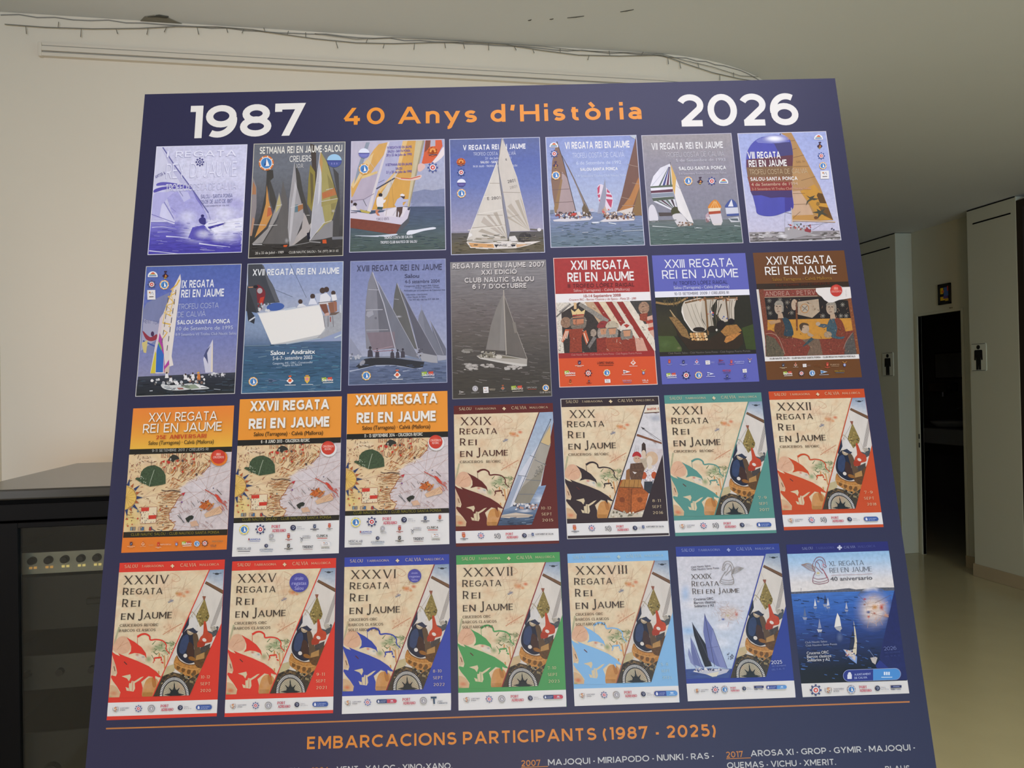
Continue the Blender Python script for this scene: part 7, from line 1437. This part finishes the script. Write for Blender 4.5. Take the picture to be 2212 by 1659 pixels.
def parchment(t):
    t.poly([(155,198),(1000,174),(470,1345),(55,1355)], 'D9C7A4', 'map')
    t.soft(560,300,200,110,'DDBFA0',.5); t.soft(200,560,120,200,'E0D0B0',.5); t.soft(620,700,120,90,'D8B08C',.5)
    rn = random.Random(9); t.up()
    for i in range(16): t.line([(rn.uniform(560,930),rn.uniform(200,520)),(rn.uniform(420,800),rn.uniform(300,720))], 2.2, 'B89878', lift=False)
    t.line([(640,205),(690,225),(720,262),(680,285),(640,262)], 5, 'C49C7C', smooth=True); t.line([(560,770),(640,720),(740,665)], 8, 'C08A68', smooth=True); t.strokes(20,(560,670,730,760),['C49074','A87858'],26,3,-50,30,6)
    for x, y, r, c in ((715,398,34,'C97A48'),(785,378,24,'C66A44'),(755,415,18,'D08A54'),(690,390,16,'B88A4A'),(640,458,20,'7A7E8E'),(618,470,13,'8A8A8A')): t.soft(x,y,r*1.5,r*1.1,c,.95)
    t.line([(610,478),(660,452)], 5, '6E7280'); t.line([(100,900),(130,800),(160,700)], 16, 'A8A884', 'map', smooth=True)
    t.poly([(100,900),(150,800),(220,790),(262,860),(240,930),(160,945)], 'D2A888', 'map', True); t.line([(160,880),(240,840)], 3, 'B0805E'); t.line([(140,910),(200,830)], 3, 'B0805E')
    for x, y, rx, ry, a in ((530,890,84,50,.9),(560,850,60,36,.8),(470,905,44,30,.7),(640,855,40,44,.8),(430,995,44,44,.9),(590,930,40,40,.7)): t.soft(x,y,rx,ry,'7E9266',a)
    t.strokes(40,(450,830,660,960),['6A7E54','8EA070','54683E'],40,5,20,80,8); t.line([(530,940),(520,1040),(524,1130)], 12, 'BE8A50'); t.line([(574,960),(578,1080)], 12, 'C48E56'); t.line([(610,960),(600,1060)], 8, 'C89A6A')
    t.poly([(470,1075),(492,995),(545,990),(545,1100),(500,1105)], 'DDCBA8', 'map'); t.poly([(300,950),(390,960),(400,1020),(330,1000)], 'D8CDB8', 'map'); t.soft(325,955,26,20,'B84A3A',.8); t.soft(380,975,24,18,'6A8A94',.7)
    t.poly([(370,1350),(395,1215),(440,1165),(500,1175),(520,1230),(480,1345)], 'C08A4E', 'map', True); t.poly([(460,1170),(490,1165),(500,1240),(470,1250)], 'A8703A', smooth=True); t.poly([(376,1300),(470,1300),(460,1345),(372,1345)], 'A8763C', 'map')
    t.poly([(62,1240),(130,1250),(172,1320),(165,1352),(55,1355)], 'C8A880', 'map', True); t.soft(110,1310,50,34,'C4603A',.8); t.soft(80,1345,40,24,'7A8A4A',.7); t.poly([(92,985),(118,1020),(132,1090),(138,1125),(92,1145)], 'CBB090', 'map'); t.line([(112,1060),(122,1105)], 9, '7A5A44')
def small_caps(t, parts, c, w=.185):
    for tx, p0, p1, h in parts: t.text(tx, p0, p1, h, c, w=w, sp=.15, serif=True)
DK = '40362E'
def diagonal(key, crop, corners, row, accent, lab, numeral, nx, lines, date, marks, line=None, edge=True, border=None, art=None, tint=None, ground='p', ship=True, textc=DK, veil=None):
    s = poster(key, crop, corners, row, accent, lab, border, veil)
    t = Sheet('E', s.veil, RECTS['T'], RECTS[key], s.z); t.clip = s.clip
    t.poly([(54,1396),(1068,1366),(1063,1490),(49,1521)] if edge else [(54,1392),(1068,1362),(1050,1545),(40,1560)], 'DDDBD6'); t.flush('sponsor_strip', s.par)
    cl = t.clip
    if ground == 'p':
        t.clip = clip_poly([t.m(p) for p in ((155,198),(992,174),(468,1337),(66,1347))], cl); parchment(t); t.clip = cl; t.flush('parchment', s.par)
        if ship: ship_outline(t, accent); t.flush('ship_outline', s.par)
    else: ground(s, t, cl)
    t.clip = clip_poly([t.m(p) for p in STRIP], cl)
    if art: art(t); 
    else: medieval_strip(t)
    t.clip = cl
    t.line([(990,174),(469,1337)], 9, line or accent); t.flush('picture_strip', s.par)
    t.poly([(1102,660),(1075,1366),(790,1372),(806,1330)], accent) if False else None
    if numeral:
        t.text(numeral, (nx[0],309), (nx[1],309-(nx[1]-nx[0])*.022), 80, textc, w=.16, sp=.26, serif=True)
        small_caps(t, [('R',(193,404),(246,403),65),('EGATA',(262,402),(558,396),58),('R',(187,516),(240,515),74),('EI',(268,514),(350,512),57),('EN',(176,634),(296,631),60),('J',(330,646),(372,644),104),('AUME',(386,627),(650,619),61)], textc)
        t.flush('heading', s.par)
        for i, (tx, x1) in enumerate(lines): t.text(tx, (166-i*6, 699+i*47), (x1, 699+i*47-8), 26, '584838', w=.2, sp=.14, serif=True)
        t.flush('caption', s.par)
    tn = tint or 'DCC8A0'
    t.text('SALOU', (212,158), (330,155), 30, tn, w=.12, sp=.2, serif=True); t.text('TARRAGONA', (368,152), (572,146), 20, tn, w=.12, sp=.2, serif=True); t.text('CALVIA', (724,146), (868,142), 30, tn, w=.12, sp=.2, serif=True); t.text('MALLORCA', (902,138), (1078,133), 20, tn, w=.12, sp=.2, serif=True)
    t.flush('place_names', s.par); e_cruz(t, 652, 139, 18, tn); t.flush('emblem', s.par)
    for i, (tx, x0, x1) in enumerate(date): t.text(tx, (x0, 1172+i*62), (x1, 1170+i*62), 28, tn, w=.13, sp=.3, serif=True)
    t.flush('date', s.par)
    emblems(t, s.par, marks)
    s.z = t.z
    return s, t
def std_marks(m3, first=e_salouswirl, last='pill'):
    f = [(e_salouswirl, 130, 1452, 26), (e_gear, 340, 1448, 33, '6A6C98', 'C8485A')] if first is e_salouswirl else [(e_crestred, 132, 1442, 30, '6A6A70', 'C05A40'), (e_gear, 300, 1442, 33, '6A6C98', 'C8485A')]
    g = {'pill': [(e_pill, 868, 1414, 1015, 1460, '3E5A9A')], 'crest': [(e_crestdark, 806, 1428, 20, '4A5880', False), (e_words, 920, 1428, 176, 'AJUNTAMENT DE CALVIA', '4A4A50', None, 16)], 'two': [(e_pill, 820, 1412, 1044, 1460, '34488E', '5C94CC')], 'red': [(e_pill, 846, 1412, 1030, 1448, '34466E', 'C04A58')]}[last]
    c = {'fifty': (e_fifty, 458, 1446, 30), 'mono': (e_clubmono, 458, 1447, 32)}[m3]
    x = 0 if last != 'two' else -8
    return f+[c, (e_port, 602+x, 1440, 118), (e_disc, 724+x, 1440, 23, 78)]+g
def art_yacht(t):
    s = Sheet('B', t.veil, z0=t.z); s.clip = t.clip
    s.grad([(1900,235),(2080,228),(1930,1000),(1600,1010)], ['93A6BA','A8B4C0','C0C6CA'], 'photo'); s.grad([(1600,1000),(2010,940),(1860,1330),(1500,1340)], ['7A90AE','8C9CB0','5A6E86','34465C'], 'sea'); s.soft(1930,1080,80,60,'C6CCD2',.9); s.soft(1700,900,160,150,'B4BAC0',.8)
    s.poly([(2032,345),(1935,530),(1842,660),(1722,850),(1575,1180),(1700,1130),(1790,950),(1890,700),(1960,510)], 'C4C6CC', 'cloth'); s.poly([(1722,850),(1575,1180),(1640,1160),(1760,860)], '98A2B0', 'cloth'); s.poly([(2032,350),(2030,560),(1992,690),(1942,905),(1832,1115),(1680,1118),(1790,890),(1885,650),(1962,470)], 'A09A8C', 'cloth'); s.poly([(2030,380),(2032,540),(2012,565),(1938,535)], 'C6AE7E'); s.poly([(1880,860),(1960,780),(1930,930),(1832,1115),(1680,1118),(1760,960)], '8A8474', 'cloth')
    for p in ([(1935,535),(2015,568)],[(1835,658),(1890,680)],[(1720,848),(1810,860)],[(1880,700),(1990,752)],[(1790,890),(1940,900)],[(1730,1030),(1890,1030)]): s.line(p, 5, '6A6E74')
    s.line([(2036,315),(1960,470),(1880,650),(1690,1100)], 6, '5A5E64'); s.line([(2025,320),(2036,310)], 8, '4A4E54')
    for k in range(3): s.text('ESP 4', (1892+k*28,865-k*20), (1932+k*28,762-k*14), 22, '6A6860', w=.18)
    s.dots(46,(1680,1120,1900,1175),['D8D2CA','B08A7A','4A4A54','C8C8CC'],7,16,4); s.poly([(1540,1232),(1700,1205),(1868,1228),(1820,1250),(1640,1258),(1548,1250)], 'C4B6A4'); s.line([(1545,1240),(1860,1236)], 5, '7A6A5A'); s.soft(1790,1190,90,20,'D0D0D0',.8); s.strokes(30,(1520,1250,1850,1320),['46586C','2E3C50','7A8A9A'],60,6,-4,6,5)
    t.v += s.v; k0 = len(t.v)-len(s.v); t.f += [[i+k0 for i in f] for f in s.f]; t.c += s.c; t.mi += s.mi; t.z = s.z
def art_ship(t):
    s = Sheet('C', t.veil, z0=t.z); s.clip = t.clip
    s.poly([(880,150),(1110,150),(1110,1250),(530,1250)], 'CDCAC8', 'photo'); s.poly([(915,160),(1045,155),(1045,222),(890,232)], 'D6CCB6', 'map'); s.text('aume d', (920,205), (1040,198), 30, 'A8503A', font='B', bold=.03); s.line([(890,232),(1060,222)], 9, '5A3E30')
    s.soft(1000,280,90,50,'9AA0A8',.8); s.line([(862,365),(1062,505)], 4, '55504E'); s.line([(862,365),(1000,480)], 3, '6A6664'); s.poly([(858,362),(900,378),(880,392)], '4A4648'); s.line([(820,440),(1072,525)], 22, '7A4E34', w1=16); s.soft(960,600,100,100,'C0B8B4',.6)
    for k in range(3): s.line([(812+k*14,540),(790+k*22,640)], 3, '8A8480', lift=k == 0)
    s.poly([(880,560),(1080,580),(1080,640),(900,1000),(860,760)], 'C6BCB8', 'photo'); s.ell(962,665,62,66,'C8AC8C','map')
    s.poly([(868,530),(886,510),(904,530),(912,640),(866,640)], '3E302A', 'rough'); s.ell(886,625,22,40,'CDB8A0'); s.poly([(850,670),(915,660),(925,760),(870,860),(840,720)], 'B4A48C', 'photo')
    s.poly([(922,745),(995,740),(1008,800),(965,890),(895,895),(878,800)], 'D2CBC8', 'rough'); s.ell(942,685,28,44,'D2C4AE'); s.poly([(930,720),(960,720),(970,760),(925,765)], 'D2C4AE'); s.dots(14,(895,770,990,880),['8A6A6A','6A6A8A'],4,7,3); s.ell(885,828,30,36,'B0522E'); s.ell(985,825,26,34,'B0522E'); s.poly([(892,885),(972,885),(978,1010),(888,985)], '33383E', 'photo')
    s.poly([(760,715),(870,705),(895,760),(862,895),(768,890),(748,800)], '5E4434', 'rough'); s.ell(822,670,34,38,'C0A286'); s.poly([(778,650),(790,612),(825,600),(856,622),(862,655),(820,640)], 'A82E30', smooth=True); s.line([(808,664),(820,664)], 5, '3A2E2A'); s.line([(834,664),(844,664)], 5, '3A2E2A'); s.poly([(778,790),(822,800),(800,815)], 'D0C8C0'); s.poly([(720,780),(750,760),(760,900),(710,930)], '8A6038')
    s.poly([(668,870),(850,868),(888,960),(935,1000),(895,1155),(760,1205),(596,1150),(640,960)], '9C5426', 'rough'); s.poly([(690,866),(862,868),(864,945),(655,940)], 'A87A40', 'photo')
    for x in (710,752,800,838): s.line([(x,872),(x-8,942)], 4, '6A4620')
    s.line([(655,940),(864,946)], 7, '5E3E1E'); s.poly([(735,950),(772,955),(764,1205),(738,1215)], '8E4E24', 'rough'); s.line([(772,955),(764,1205)], 5, '54301A'); s.poly([(772,1010),(930,1002),(895,1150),(768,1195)], 'B0602C', 'rough'); s.line([(600,1140),(740,1190),(890,1145)], 7, '5A3218', smooth=True); s.ell(680,1060,26,26,'7A3E1C'); s.ell(850,1060,26,26,'844620')
    s.poly([(540,1150),(600,1155),(760,1210),(890,1160),(870,1235),(540,1240)], 'C2BAA6', 'map'); s.dots(22,(560,1165,880,1225),['A0987E','DAD2BC','6E6A58'],7,14,5)
    t.v += s.v; k0 = len(t.v)-len(s.v); t.f += [[i+k0 for i in f] for f in s.f]; t.c += s.c; t.mi += s.mi; t.z = s.z
ONE = [('CRUCEROS  RI/ORC', 569)]
def p_29(): diagonal('XXIX', 'B', [(1107,183),(2053,160),(2114,1500),(1127,1530)], 2, '5E2420', 'maroon edged parchment poster with a modern yacht strip, headed XXIX', 'XXIX', (214,510), ONE, [('10-12',912,1010),('Sept'.upper(),912,1012),('2015',912,1018)], std_marks('fifty', None, 'crest'), art=art_yacht, textc='4A2A24')
def p_30(): diagonal('XXX', 'C', [(90,92),(1030,69),(1136,1404),(156,1438)], 2, '33272A', 'black edged parchment poster with figures on a wooden ship, headed XXX', 'XXX', (232,478), ONE, [('8-11',930,1010),('SEPT',920,1012),('2016',918,1018)], std_marks('fifty', None, 'crest'), border='C8C4BC', art=art_ship)
def p_31(): diagonal('XXXI', 'C', [(1083,60),(2011,36),(2154,1377),(1187,1408)], 2, '548C80', 'teal edged parchment poster with a painted crew strip, headed XXXI', 'XXXI', (218,513), ONE, [('7-9',930,1010),('SEPT',925,1012),('2017',920,1018)], std_marks('fifty'))
def p_32(): diagonal('XXXII', 'D', [(92,118),(1042,92),(1238,1467),(247,1500)], 2, 'C04A22', 'orange edged parchment poster with a painted crew strip, headed XXXII', 'XXXII', (222,556), ONE, [('7-9',925,1008),('SEPT',910,1012),('2018',930,1022)], std_marks('fifty'))
TWO = [('CRUCEROS RI/ORC', 522), ('BARCOS CLASICOS', 495)]; TWOB = [('CRUCEROS ORC', 470), ('BARCOS CLASICOS', 500)]; THREE = [('CRUCEROS ORC', 430), ('BARCOS CLASICOS', 480), ('SOLITARIOS Y A2', 440)]
def p_34(): diagonal('XXXIV', 'E', EQ, 3, 'D23A2C', 'bright red edged parchment poster headed XXXIV, first of the bottom row', 'XXXIV', (203,612), TWO, [('10-12',912,995),('SEPT',908,997),('2020',908,1003)], std_marks('mono'))
def p_35():
    s, t = diagonal('XXXV', 'E', [(1195,94),(2152,69),(2126,1495),(1131,1522)], 3, 'D23A2C', 'bright red edged parchment poster with a round violet stamp, headed XXXV', 'XXXV', (210,566), TWOB, [('9-11',915,990),('SEPT',908,997),('2021',908,1003)], std_marks('mono'))
    e_stamp(s, 1815, 292, 88)
def e_stamp(s, x, y, r, big=True):
    s.z += 4e-5; s.ell(x, y, r, r, '4C4C96', n=34)
    for i, (tx, w) in enumerate((('circuito',.9),('regatas',1.5),('Salou',.9))):
        s.text(tx, (x-r*w*.5, y-r*.28+i*r*.52), (x+r*w*.5, y-r*.31+i*r*.52), r*.36 if big else r*.3, '9C9CCC', font='B', bold=.015)
    s.flush('stamp', s.par)
def p_36():
    s, t = diagonal('XXXVI', 'F', [(104,101),(1066,75),(1082,1508),(78,1540)], 3, '34449A', 'royal blue edged parchment poster with a small round stamp, headed XXXVI', 'XXXVI', (212,622), THREE, [('8-10',912,990),('SEPT',908,997),('2022',908,1010)],
        [(e_salouswirl, 108, 1450, 26), (e_gear, 290, 1446, 33, '7A7CB0', 'C05A68'), (e_pill, 372, 1420, 560, 1456, '34466E', 'C04A58'), (e_port, 672, 1436, 118), (e_clubmono, 806, 1432, 32), (e_words, 905, 1408, 50, 'T', '2E4A62', None, 10), (e_tee, 905, 1428, 30)], line='8A2E34', edge=False)
    e_stamp(s, 748, 272, 62, False)
def e_tee(s, x, y, r):
    s.poly([(x-r,y-r*1.1),(x+r*.8,y-r*1.15),(x+r*.8,y-r*.6),(x-r,y-r*.55)], '2E4A62'); s.poly([(x-r*.3,y-r*.8),(x+r*.2,y-r*.8),(x+r*.2,y+r*1.1),(x-r*.3,y+r*1.1)], '2E4A62'); tl(s, 'PORT', x+r*1.1, y+r*.5, x+r*2.6, 11, '6A7A8A'); tl(s, 'TARRACO', x+r*.9, y+r*1.1, x+r*4, 13, '5A6A7A')
def p_37(): diagonal('XXXVII', 'F', [(1131,82),(2083,54),(2141,1475),(1149,1508)], 3, '4A9454', 'green edged parchment poster headed XXXVII', 'XXXVII', (214,670), THREE, [('7-10',915,990),('SEPT',908,997),('2023',908,1010)], std_marks('mono', last='red'), line='8A2E34', edge=False)
def p_38(): diagonal('XXXVIII', 'G', [(68,133),(994,104),(1095,1500),(130,1531)], 3, '7FB0D6', 'sky blue edged parchment poster headed XXXVIII', 'XXXVIII', (222,712), THREE, [('5-8',920,990),('SEPT',918,997),('2024',918,1010)], std_marks('mono', last='two'), line='A0604A', edge=False, tint='B4C8C0')
def helmet(s, x, y, k, c, c2, flip=1):
    """line drawing of a crested winged helmet"""
    P = lambda *q: [(x+flip*a*k, y+b*k) for a, b in q]
    for q, w in ((((-45,-75),(-20,-112),(20,-118),(48,-90),(52,-55),(38,-60),(30,-85),(0,-95),(-25,-75),(-28,-40),(0,-10),(30,20)),3),(((-48,-70),(-55,-30),(-30,10)),3),(((52,-55),(62,-38),(48,-30),(30,-50)),3),(((-30,10),(-48,50),(-50,95),(-10,108),(40,104),(80,88),(70,50),(30,-20)),3),(((-48,55),(-10,68),(40,62),(74,52)),2.5),(((-52,80),(-10,92),(40,88),(78,72)),2.5),(((-20,-80),(0,-60),(10,-30),(40,0)),2.5)): s.line(P(*q), w*k*1.6, c, smooth=True)
    for i in range(6): s.line(P((-30,5-i*7),(-80,-10-i*11),(-150+i*6,-55-i*1)), 3.4*k, c2 if i % 2 else c, smooth=True)
def sea_ground(s, t, cl):
    t.clip = clip_poly([t.m(p) for p in ((155,198),(992,174),(468,1337),(66,1347))], cl)
    g = Sheet('G', s.veil, z0=t.z); g.clip = t.clip
    g.grad([(1060,160),(2030,150),(1600,1310),(1140,1320)], ['C9C8CC','CCCCD0','C4CAD4','B8C6D6','9EB2CC'], 'photo', n=14)
    for x, y, rx, ry, c, a in ((1150,500,60,120,'9AB4D2',.8),(1180,840,120,60,'8CB4DA',.8),(1230,600,160,60,'E0DEDE',.7),(1450,950,200,80,'D8DADE',.7),(1160,980,80,60,'D0D6DE',.8),(1500,800,120,60,'E0DCDA',.7),(1560,1060,90,60,'B0C4D8',.7)): g.soft(x,y,rx,ry,c,a)
    g.soft(1560,680,150,110,'CDB8A6',.8); g.strokes(40,(1450,600,1670,780),['BFA592','B09C90','C4A894','B88A7A'],50,3,30,80,7); g.strokes(20,(1380,560,1520,680),['B0A09A'],80,2,50,60,8); g.soft(1497,735,22,16,'34509A',1); g.soft(1620,690,24,30,'B8604A',.9); g.soft(1540,700,26,16,'A8A054',.7)
    g.poly([(1140,1195),(1320,1185),(1600,1190),(1600,1320),(1140,1320)], '3A4E86', 'sea')
    for p, c in (([(1180,1000),(1205,1060),(1255,1185),(1200,1135),(1175,1060)],'7E86AC'),([(1196,890),(1240,980),(1300,1140),(1325,1185),(1228,1150),(1205,1040)],'666E9C'),([(1212,762),(1270,860),(1335,960),(1395,1165),(1330,1172),(1270,1010),(1230,880)],'23232B'),([(1326,682),(1350,740),(1402,820),(1535,1185),(1440,1165),(1365,1110),(1315,850)],'6870A2'),([(1402,820),(1535,1185),(1470,1175),(1390,960)],'7E86B2')): g.poly(p, c, 'cloth')
    g.line([(1326,682),(1420,1170)], 4, '3A3E5A'); g.line([(1212,762),(1395,1165)], 4, '4A4C5E'); g.line([(1196,890),(1300,1180)], 3, 'A0A6C0'); g.line([(1345,1000),(1450,985)], 3, '54587E'); g.line([(1402,820),(1535,1185)], 4, '4A5070')
    g.poly([(1215,1215),(1330,1200),(1480,1190),(1555,1195),(1530,1225),(1410,1262),(1340,1240)], 'B8BAC4'); g.poly([(1340,1238),(1460,1215),(1440,1258),(1400,1264)], 'D6CFB8'); g.dots(30,(1220,1185,1480,1215),['D8D6D4','4A4C60','A8A8B4'],7,14,5); g.dots(10,(1540,1040,1590,1100),['8A90A0','6A7080'],6,12,4)
    g.flush('seascape', s.par)
    t.clip = cl; t.z = g.z
def p_39():
    s, t = diagonal('XXXIX', 'G', [(1064,69),(2014,39),(2162,1451),(1170,1490)], 3, '2E3E8C', 'navy edged pale poster with dark blue yachts, headed XXXIX', None, None, [], [], [], line='34449A', edge=False, ground=sea_ground, tint='9AA6D0')
    g = Sheet('G', 0, z0=t.z); g.clip = s.clip
    g.text('Club Nautic Salou', (1203,264), (1380,250), 17, '5A5A66', font='B', bold=.01); g.text('Club Nautico Santa Ponsa', (1206,287), (1460,270), 17, '5A5A66', font='B', bold=.01); g.flush('caption', s.par)
    g.text('XXXIX', (1206,366), (1390,360), 45, DK, w=.13, sp=.1, serif=True); small_caps(g, [('R',(1211,433),(1242,432),50),('EGATA',(1252,431),(1458,425),40),('R',(1218,503),(1250,502),52),('EI',(1262,501),(1312,500),40),('EN',(1342,499),(1420,497),40),('J',(1452,508),(1474,507),62),('AUME',(1484,495),(1650,490),40)], DK, .14); g.flush('heading', s.par)
    for i, (tx, x1) in enumerate((('Cruceros ORC',1406),('Barcos clasicos',1425),('Solitarios y A2',1412))): g.text(tx, (1228+i*3,563+i*31), (x1,553+i*31), 21, '4A4A54', font='B', bold=.02)
    g.flush('caption', s.par); helmet(g, 1545, 315, .95, '8A847C', '9A9488', -1); g.flush('helmet_drawing', s.par)
    g.text('2025', (1936,1147), (2038,1141), 33, 'C8CCE0', w=.14, sp=.08); g.text('SETIEMBRE', (1942,1172), (2074,1164), 14, '6A78B4', w=.14); g.text('DEL 11 AL 13', (1942,1204), (2058,1194), 15, '6A78B4', w=.14); g.flush('date', s.par)
    emblems(g, s.par, [(e_salouswirl, 1256, 1389, 22, 100), (e_gear, 1423, 1381, 34, '5A5C84', 'C04450'), (e_club, 1510, 1378, 31, '77788C'), (e_port, 1606, 1376, 84), (e_disc, 1688, 1370, 18, 60), (e_flagbox, 1823, 1366, 44, 20), (e_pill, 1890, 1342, 2078, 1376, '34488E', '5C94CC')])
def e_flagbox(s, x, y, w, h):
    s.poly([(x-w,y-h),(x+w,y-h-2),(x+w,y-h*.1),(x-w,y+h*.1)], '30345E'); s.text('PORT', (x-w*.9,y+h*.95), (x-w*.1,y+h*.9), h*.6, '3A3E62', w=.2, sp=.1); s.text('TARR', (x+w*.05,y+h*.9), (x+w*.9,y+h*.86), h*.55, '8A88A0', w=.2, sp=.1); s.line([(x-w*.6,y-h*.5),(x+w*.6,y-h*.55)], h*.3, '8A90B4')
def p_40():
    s = poster('XL', 'H', [(82,70),(1066,46),(1273,1514),(236,1552)], 3, '20224E', 'deep blue poster of yachts seen from above, headed XL, last of the bottom row')
    s.poly([(82,66),(1080,40),(1080,132),(92,165)], '26286C'); s.poly([(222,1416),(1256,1380),(1275,1516),(236,1556)], 'DAD8D2'); s.flush('colour_bands', s.par)
    s.grad([(92,165),(1079,133),(1129,500),(130,535)], ['8FB6D6','A6C2DA','C4CCD6','D6D2CE','DAD5CE'], 'photo', n=12)
    cl = s.clip
    s.grad([(125,548),(1140,515),(1252,1390),(215,1420)], ['3F6CB4','3560AA','2B4A8E','24356C','1B254A','11131E','0E0E12'], 'sea', n=20)
    s.poly([(1131,505),(1060,830),(985,1170),(1040,1290),(1070,1390),(1262,1385),(1215,600),(1180,500)], '20245A', 'photo')
    s.poly([(130,532),(300,524),(420,514),(540,512),(640,500),(690,496),(760,508),(860,500),(940,490),(1128,488),(1131,518),(760,528),(540,534),(132,552)], '5A5C66', 'rough'); s.line([(225,525),(228,495)], 4, '6A6C74')
    s.clip = clip_poly([s.m(p) for p in ((120,440),(1140,440),(1131,515),(985,1170),(600,1170),(120,900))], cl)
    s.soft(925,705,200,225,'D6CABE',1.0); s.soft(935,690,150,160,'DCC8B8',1.0); s.strokes(46,(790,560,1040,860),['C09A86','B08E7C','C8A894'],70,3,30,90,5,within=[(925+130*math.cos(k*.5),700+150*math.sin(k*.5)) for k in range(13)])
    for x, y, rx, ry, c in ((842,602,18,12,'A8323A'),(878,728,26,16,'34407A'),(880,772,16,14,'B8503A'),(940,680,34,30,'C08A4A'),(1005,680,24,36,'B84A34'),(935,740,16,14,'A85A4A'),(840,655,14,10,'8A5A4A'),(1050,760,26,20,'C08A6A')): s.soft(x,y,rx*1.3,ry*1.3,c,1)
    s.line([(940,640),(1100,560)], 3, '6A5A5A'); s.line([(780,560),(860,640)], 3, '6A5A5A'); s.line([(900,740),(1080,780)], 3, '8A6A60'); s.clip = cl
    for (x, y, k, d) in ((262,795,1.0,'5A6A8E'),(362,690,.8,'D8D8D8'),(392,628,.6,'34466E'),(460,670,1.0,'2E3A5E'),(487,690,.9,'C8CCD6'),(665,718,.8,'B0B4C4'),(405,915,1.1,'8A90A8')):
        s.poly([(x-3*k,y-115*k),(x+16*k,y-30*k),(x-14*k,y-26*k)], d); s.poly([(x-24*k,y-20*k),(x+24*k,y-16*k),(x+14*k,y+6*k),(x-12*k,y+6*k)], '8E94A8' if k < 1.05 else 'C0C0C4')
        s.soft(x+4*k, y+24*k, 14*k, 40*k, '5A7AB4', .4)
    s.poly([(577,735),(600,780),(614,862),(548,872),(560,800)], 'E0DDD4', 'cloth'); s.poly([(548,872),(616,866),(622,888),(600,912),(570,900)], 'A8A8AA'); s.soft(600,970,40,60,'7A8AA8',.4)
    s.poly([(726,905),(748,1000),(738,1120),(690,1092),(705,1000)], '262C46', 'cloth'); s.poly([(733,808),(752,900),(767,1010),(762,1130),(735,1165),(722,1140),(745,1010),(740,900)], 'D6CBAC', 'cloth'); s.poly([(632,1088),(700,1098),(768,1160),(764,1228),(700,1180)], '7E9ACE'); s.poly([(640,1090),(700,1100),(755,1160),(748,1200),(690,1150)], 'C9BDB0'); s.dots(16,(650,1095,740,1150),['B06A5A','E0DCD4','4A4A5A'],5,10,4)
    s.poly([(895,1170),(945,1160),(965,1170),(945,1235),(915,1215)], 'BDB5AC'); s.line([(880,1090),(945,1180)], 4, '7A8AB0'); s.poly([(945,1245),(985,1190),(1075,1270),(960,1270)], '26307A'); s.strokes(160,(150,580,980,1380),['2E4E8E','4A72B4','1A2444','16182A'],50,5,8,10,6,within=[(140,560),(760,540),(740,800),(980,1160),(960,1370),(215,1400)]); s.flush('picture', s.par)
    GY = '5E6670'
    s.text('XL REGATA', (499,281), (834,270), 46, GY, w=.12, sp=.12, serif=True); s.text('REI EN JAUME', (505,346), (917,331), 46, GY, w=.12, sp=.12, serif=True); s.line([(515,372),(915,357)], 3, 'B08A8A'); s.text('40 aniversario', (512,426), (915,412), 38, '5A5A60', font='B', bold=.012); s.flush('heading', s.par)
    helmet(s, 398, 330, 1.15, '8A5A6A', 'A8884A'); s.line([(430,300),(480,400)], 4, 'B84A5A'); s.soft(390,350,30,22,'C8B040',.8); s.soft(440,270,18,18,'C05A5A',.7); s.flush('helmet_drawing', s.par)
    PN = '8A92C0'
    s.text('SALOU', (235,126), (338,120), 26, PN, w=.14, sp=.15, serif=True); s.text('TARRAGONA', (368,120), (545,112), 22, '5A62A0', w=.12, sp=.2, serif=True); s.text('CALVIA', (640,112), (750,106), 24, PN, w=.14, sp=.15, serif=True); s.text('MALLORCA', (778,106), (942,98), 22, '5A62A0', w=.12, sp=.2, serif=True); e_cruz(s, 597, 103, 25, 'C4C8DC'); s.flush('place_names', s.par)
    s.text('Club Nautic Salou', (265,1030), (475,1018), 18, '9AA0B4', font='B', bold=.01); s.text('Club Nautico Santa Ponsa', (270,1060), (572,1044), 18, '9AA0B4', font='B', bold=.01)
    for i, (tx, x1) in enumerate((('Cruceros ORC',492),('Barcos clasicos',516),('Solitarios y A2',502))): s.text(tx, (280+i*3,1138+i*34), (x1,1127+i*34), 27, 'C4C4C6', font='B', bold=.02)
    s.flush('caption', s.par)
    s.text('2026', (1026,1099), (1148,1091), 36, '6A74A8', w=.13, sp=.06); s.text('SETIEMBRE', (1032,1128), (1185,1118), 15, '3E487E', w=.14); s.text('DEL 10 AL 12', (1035,1162), (1180,1152), 15, '3E487E', w=.14); s.flush('date', s.par)
    e_pill(s, 628, 1283, 1190, 1400, '8A94B8', sk=-.028); s.z += 1e-5
    e_pill(s, 634, 1289, 1184, 1395, '2A3482', '4A8CCC', -.028); s.flush('emblem', s.par, 'large two tone blue town badge')
    emblems(s, s.par, [(e_gear, 365, 1482, 56, '3C4676', 'D05A50'), (e_salouswirl, 488, 1480, 32, 140), (e_club, 710, 1475, 40, '8A8AA0'), (e_port, 848, 1468, 118), (e_disc, 962, 1464, 25, 84), (e_flagbox, 1142, 1460, 52, 24)])
for fn in (p_first, p_grey_fleet, p_deck_crew, p_lone_yacht, p_brown_sails, p_striped_spinnaker, p_blue_spinnaker, p_colour_sail, p_white_bow, p_grey_regatta, p_sepia_yacht, p_red_knights, p_blue_galleon, p_brown_boat,
           p_map25, p_map27, p_map28, p_29, p_30, p_31, p_32, p_34, p_35, p_36, p_37, p_38, p_39, p_40): fn()

# everything stands on the floor at z = 0
for o in SC.objects:
    if o.parent is None: o.location.z += 0.15
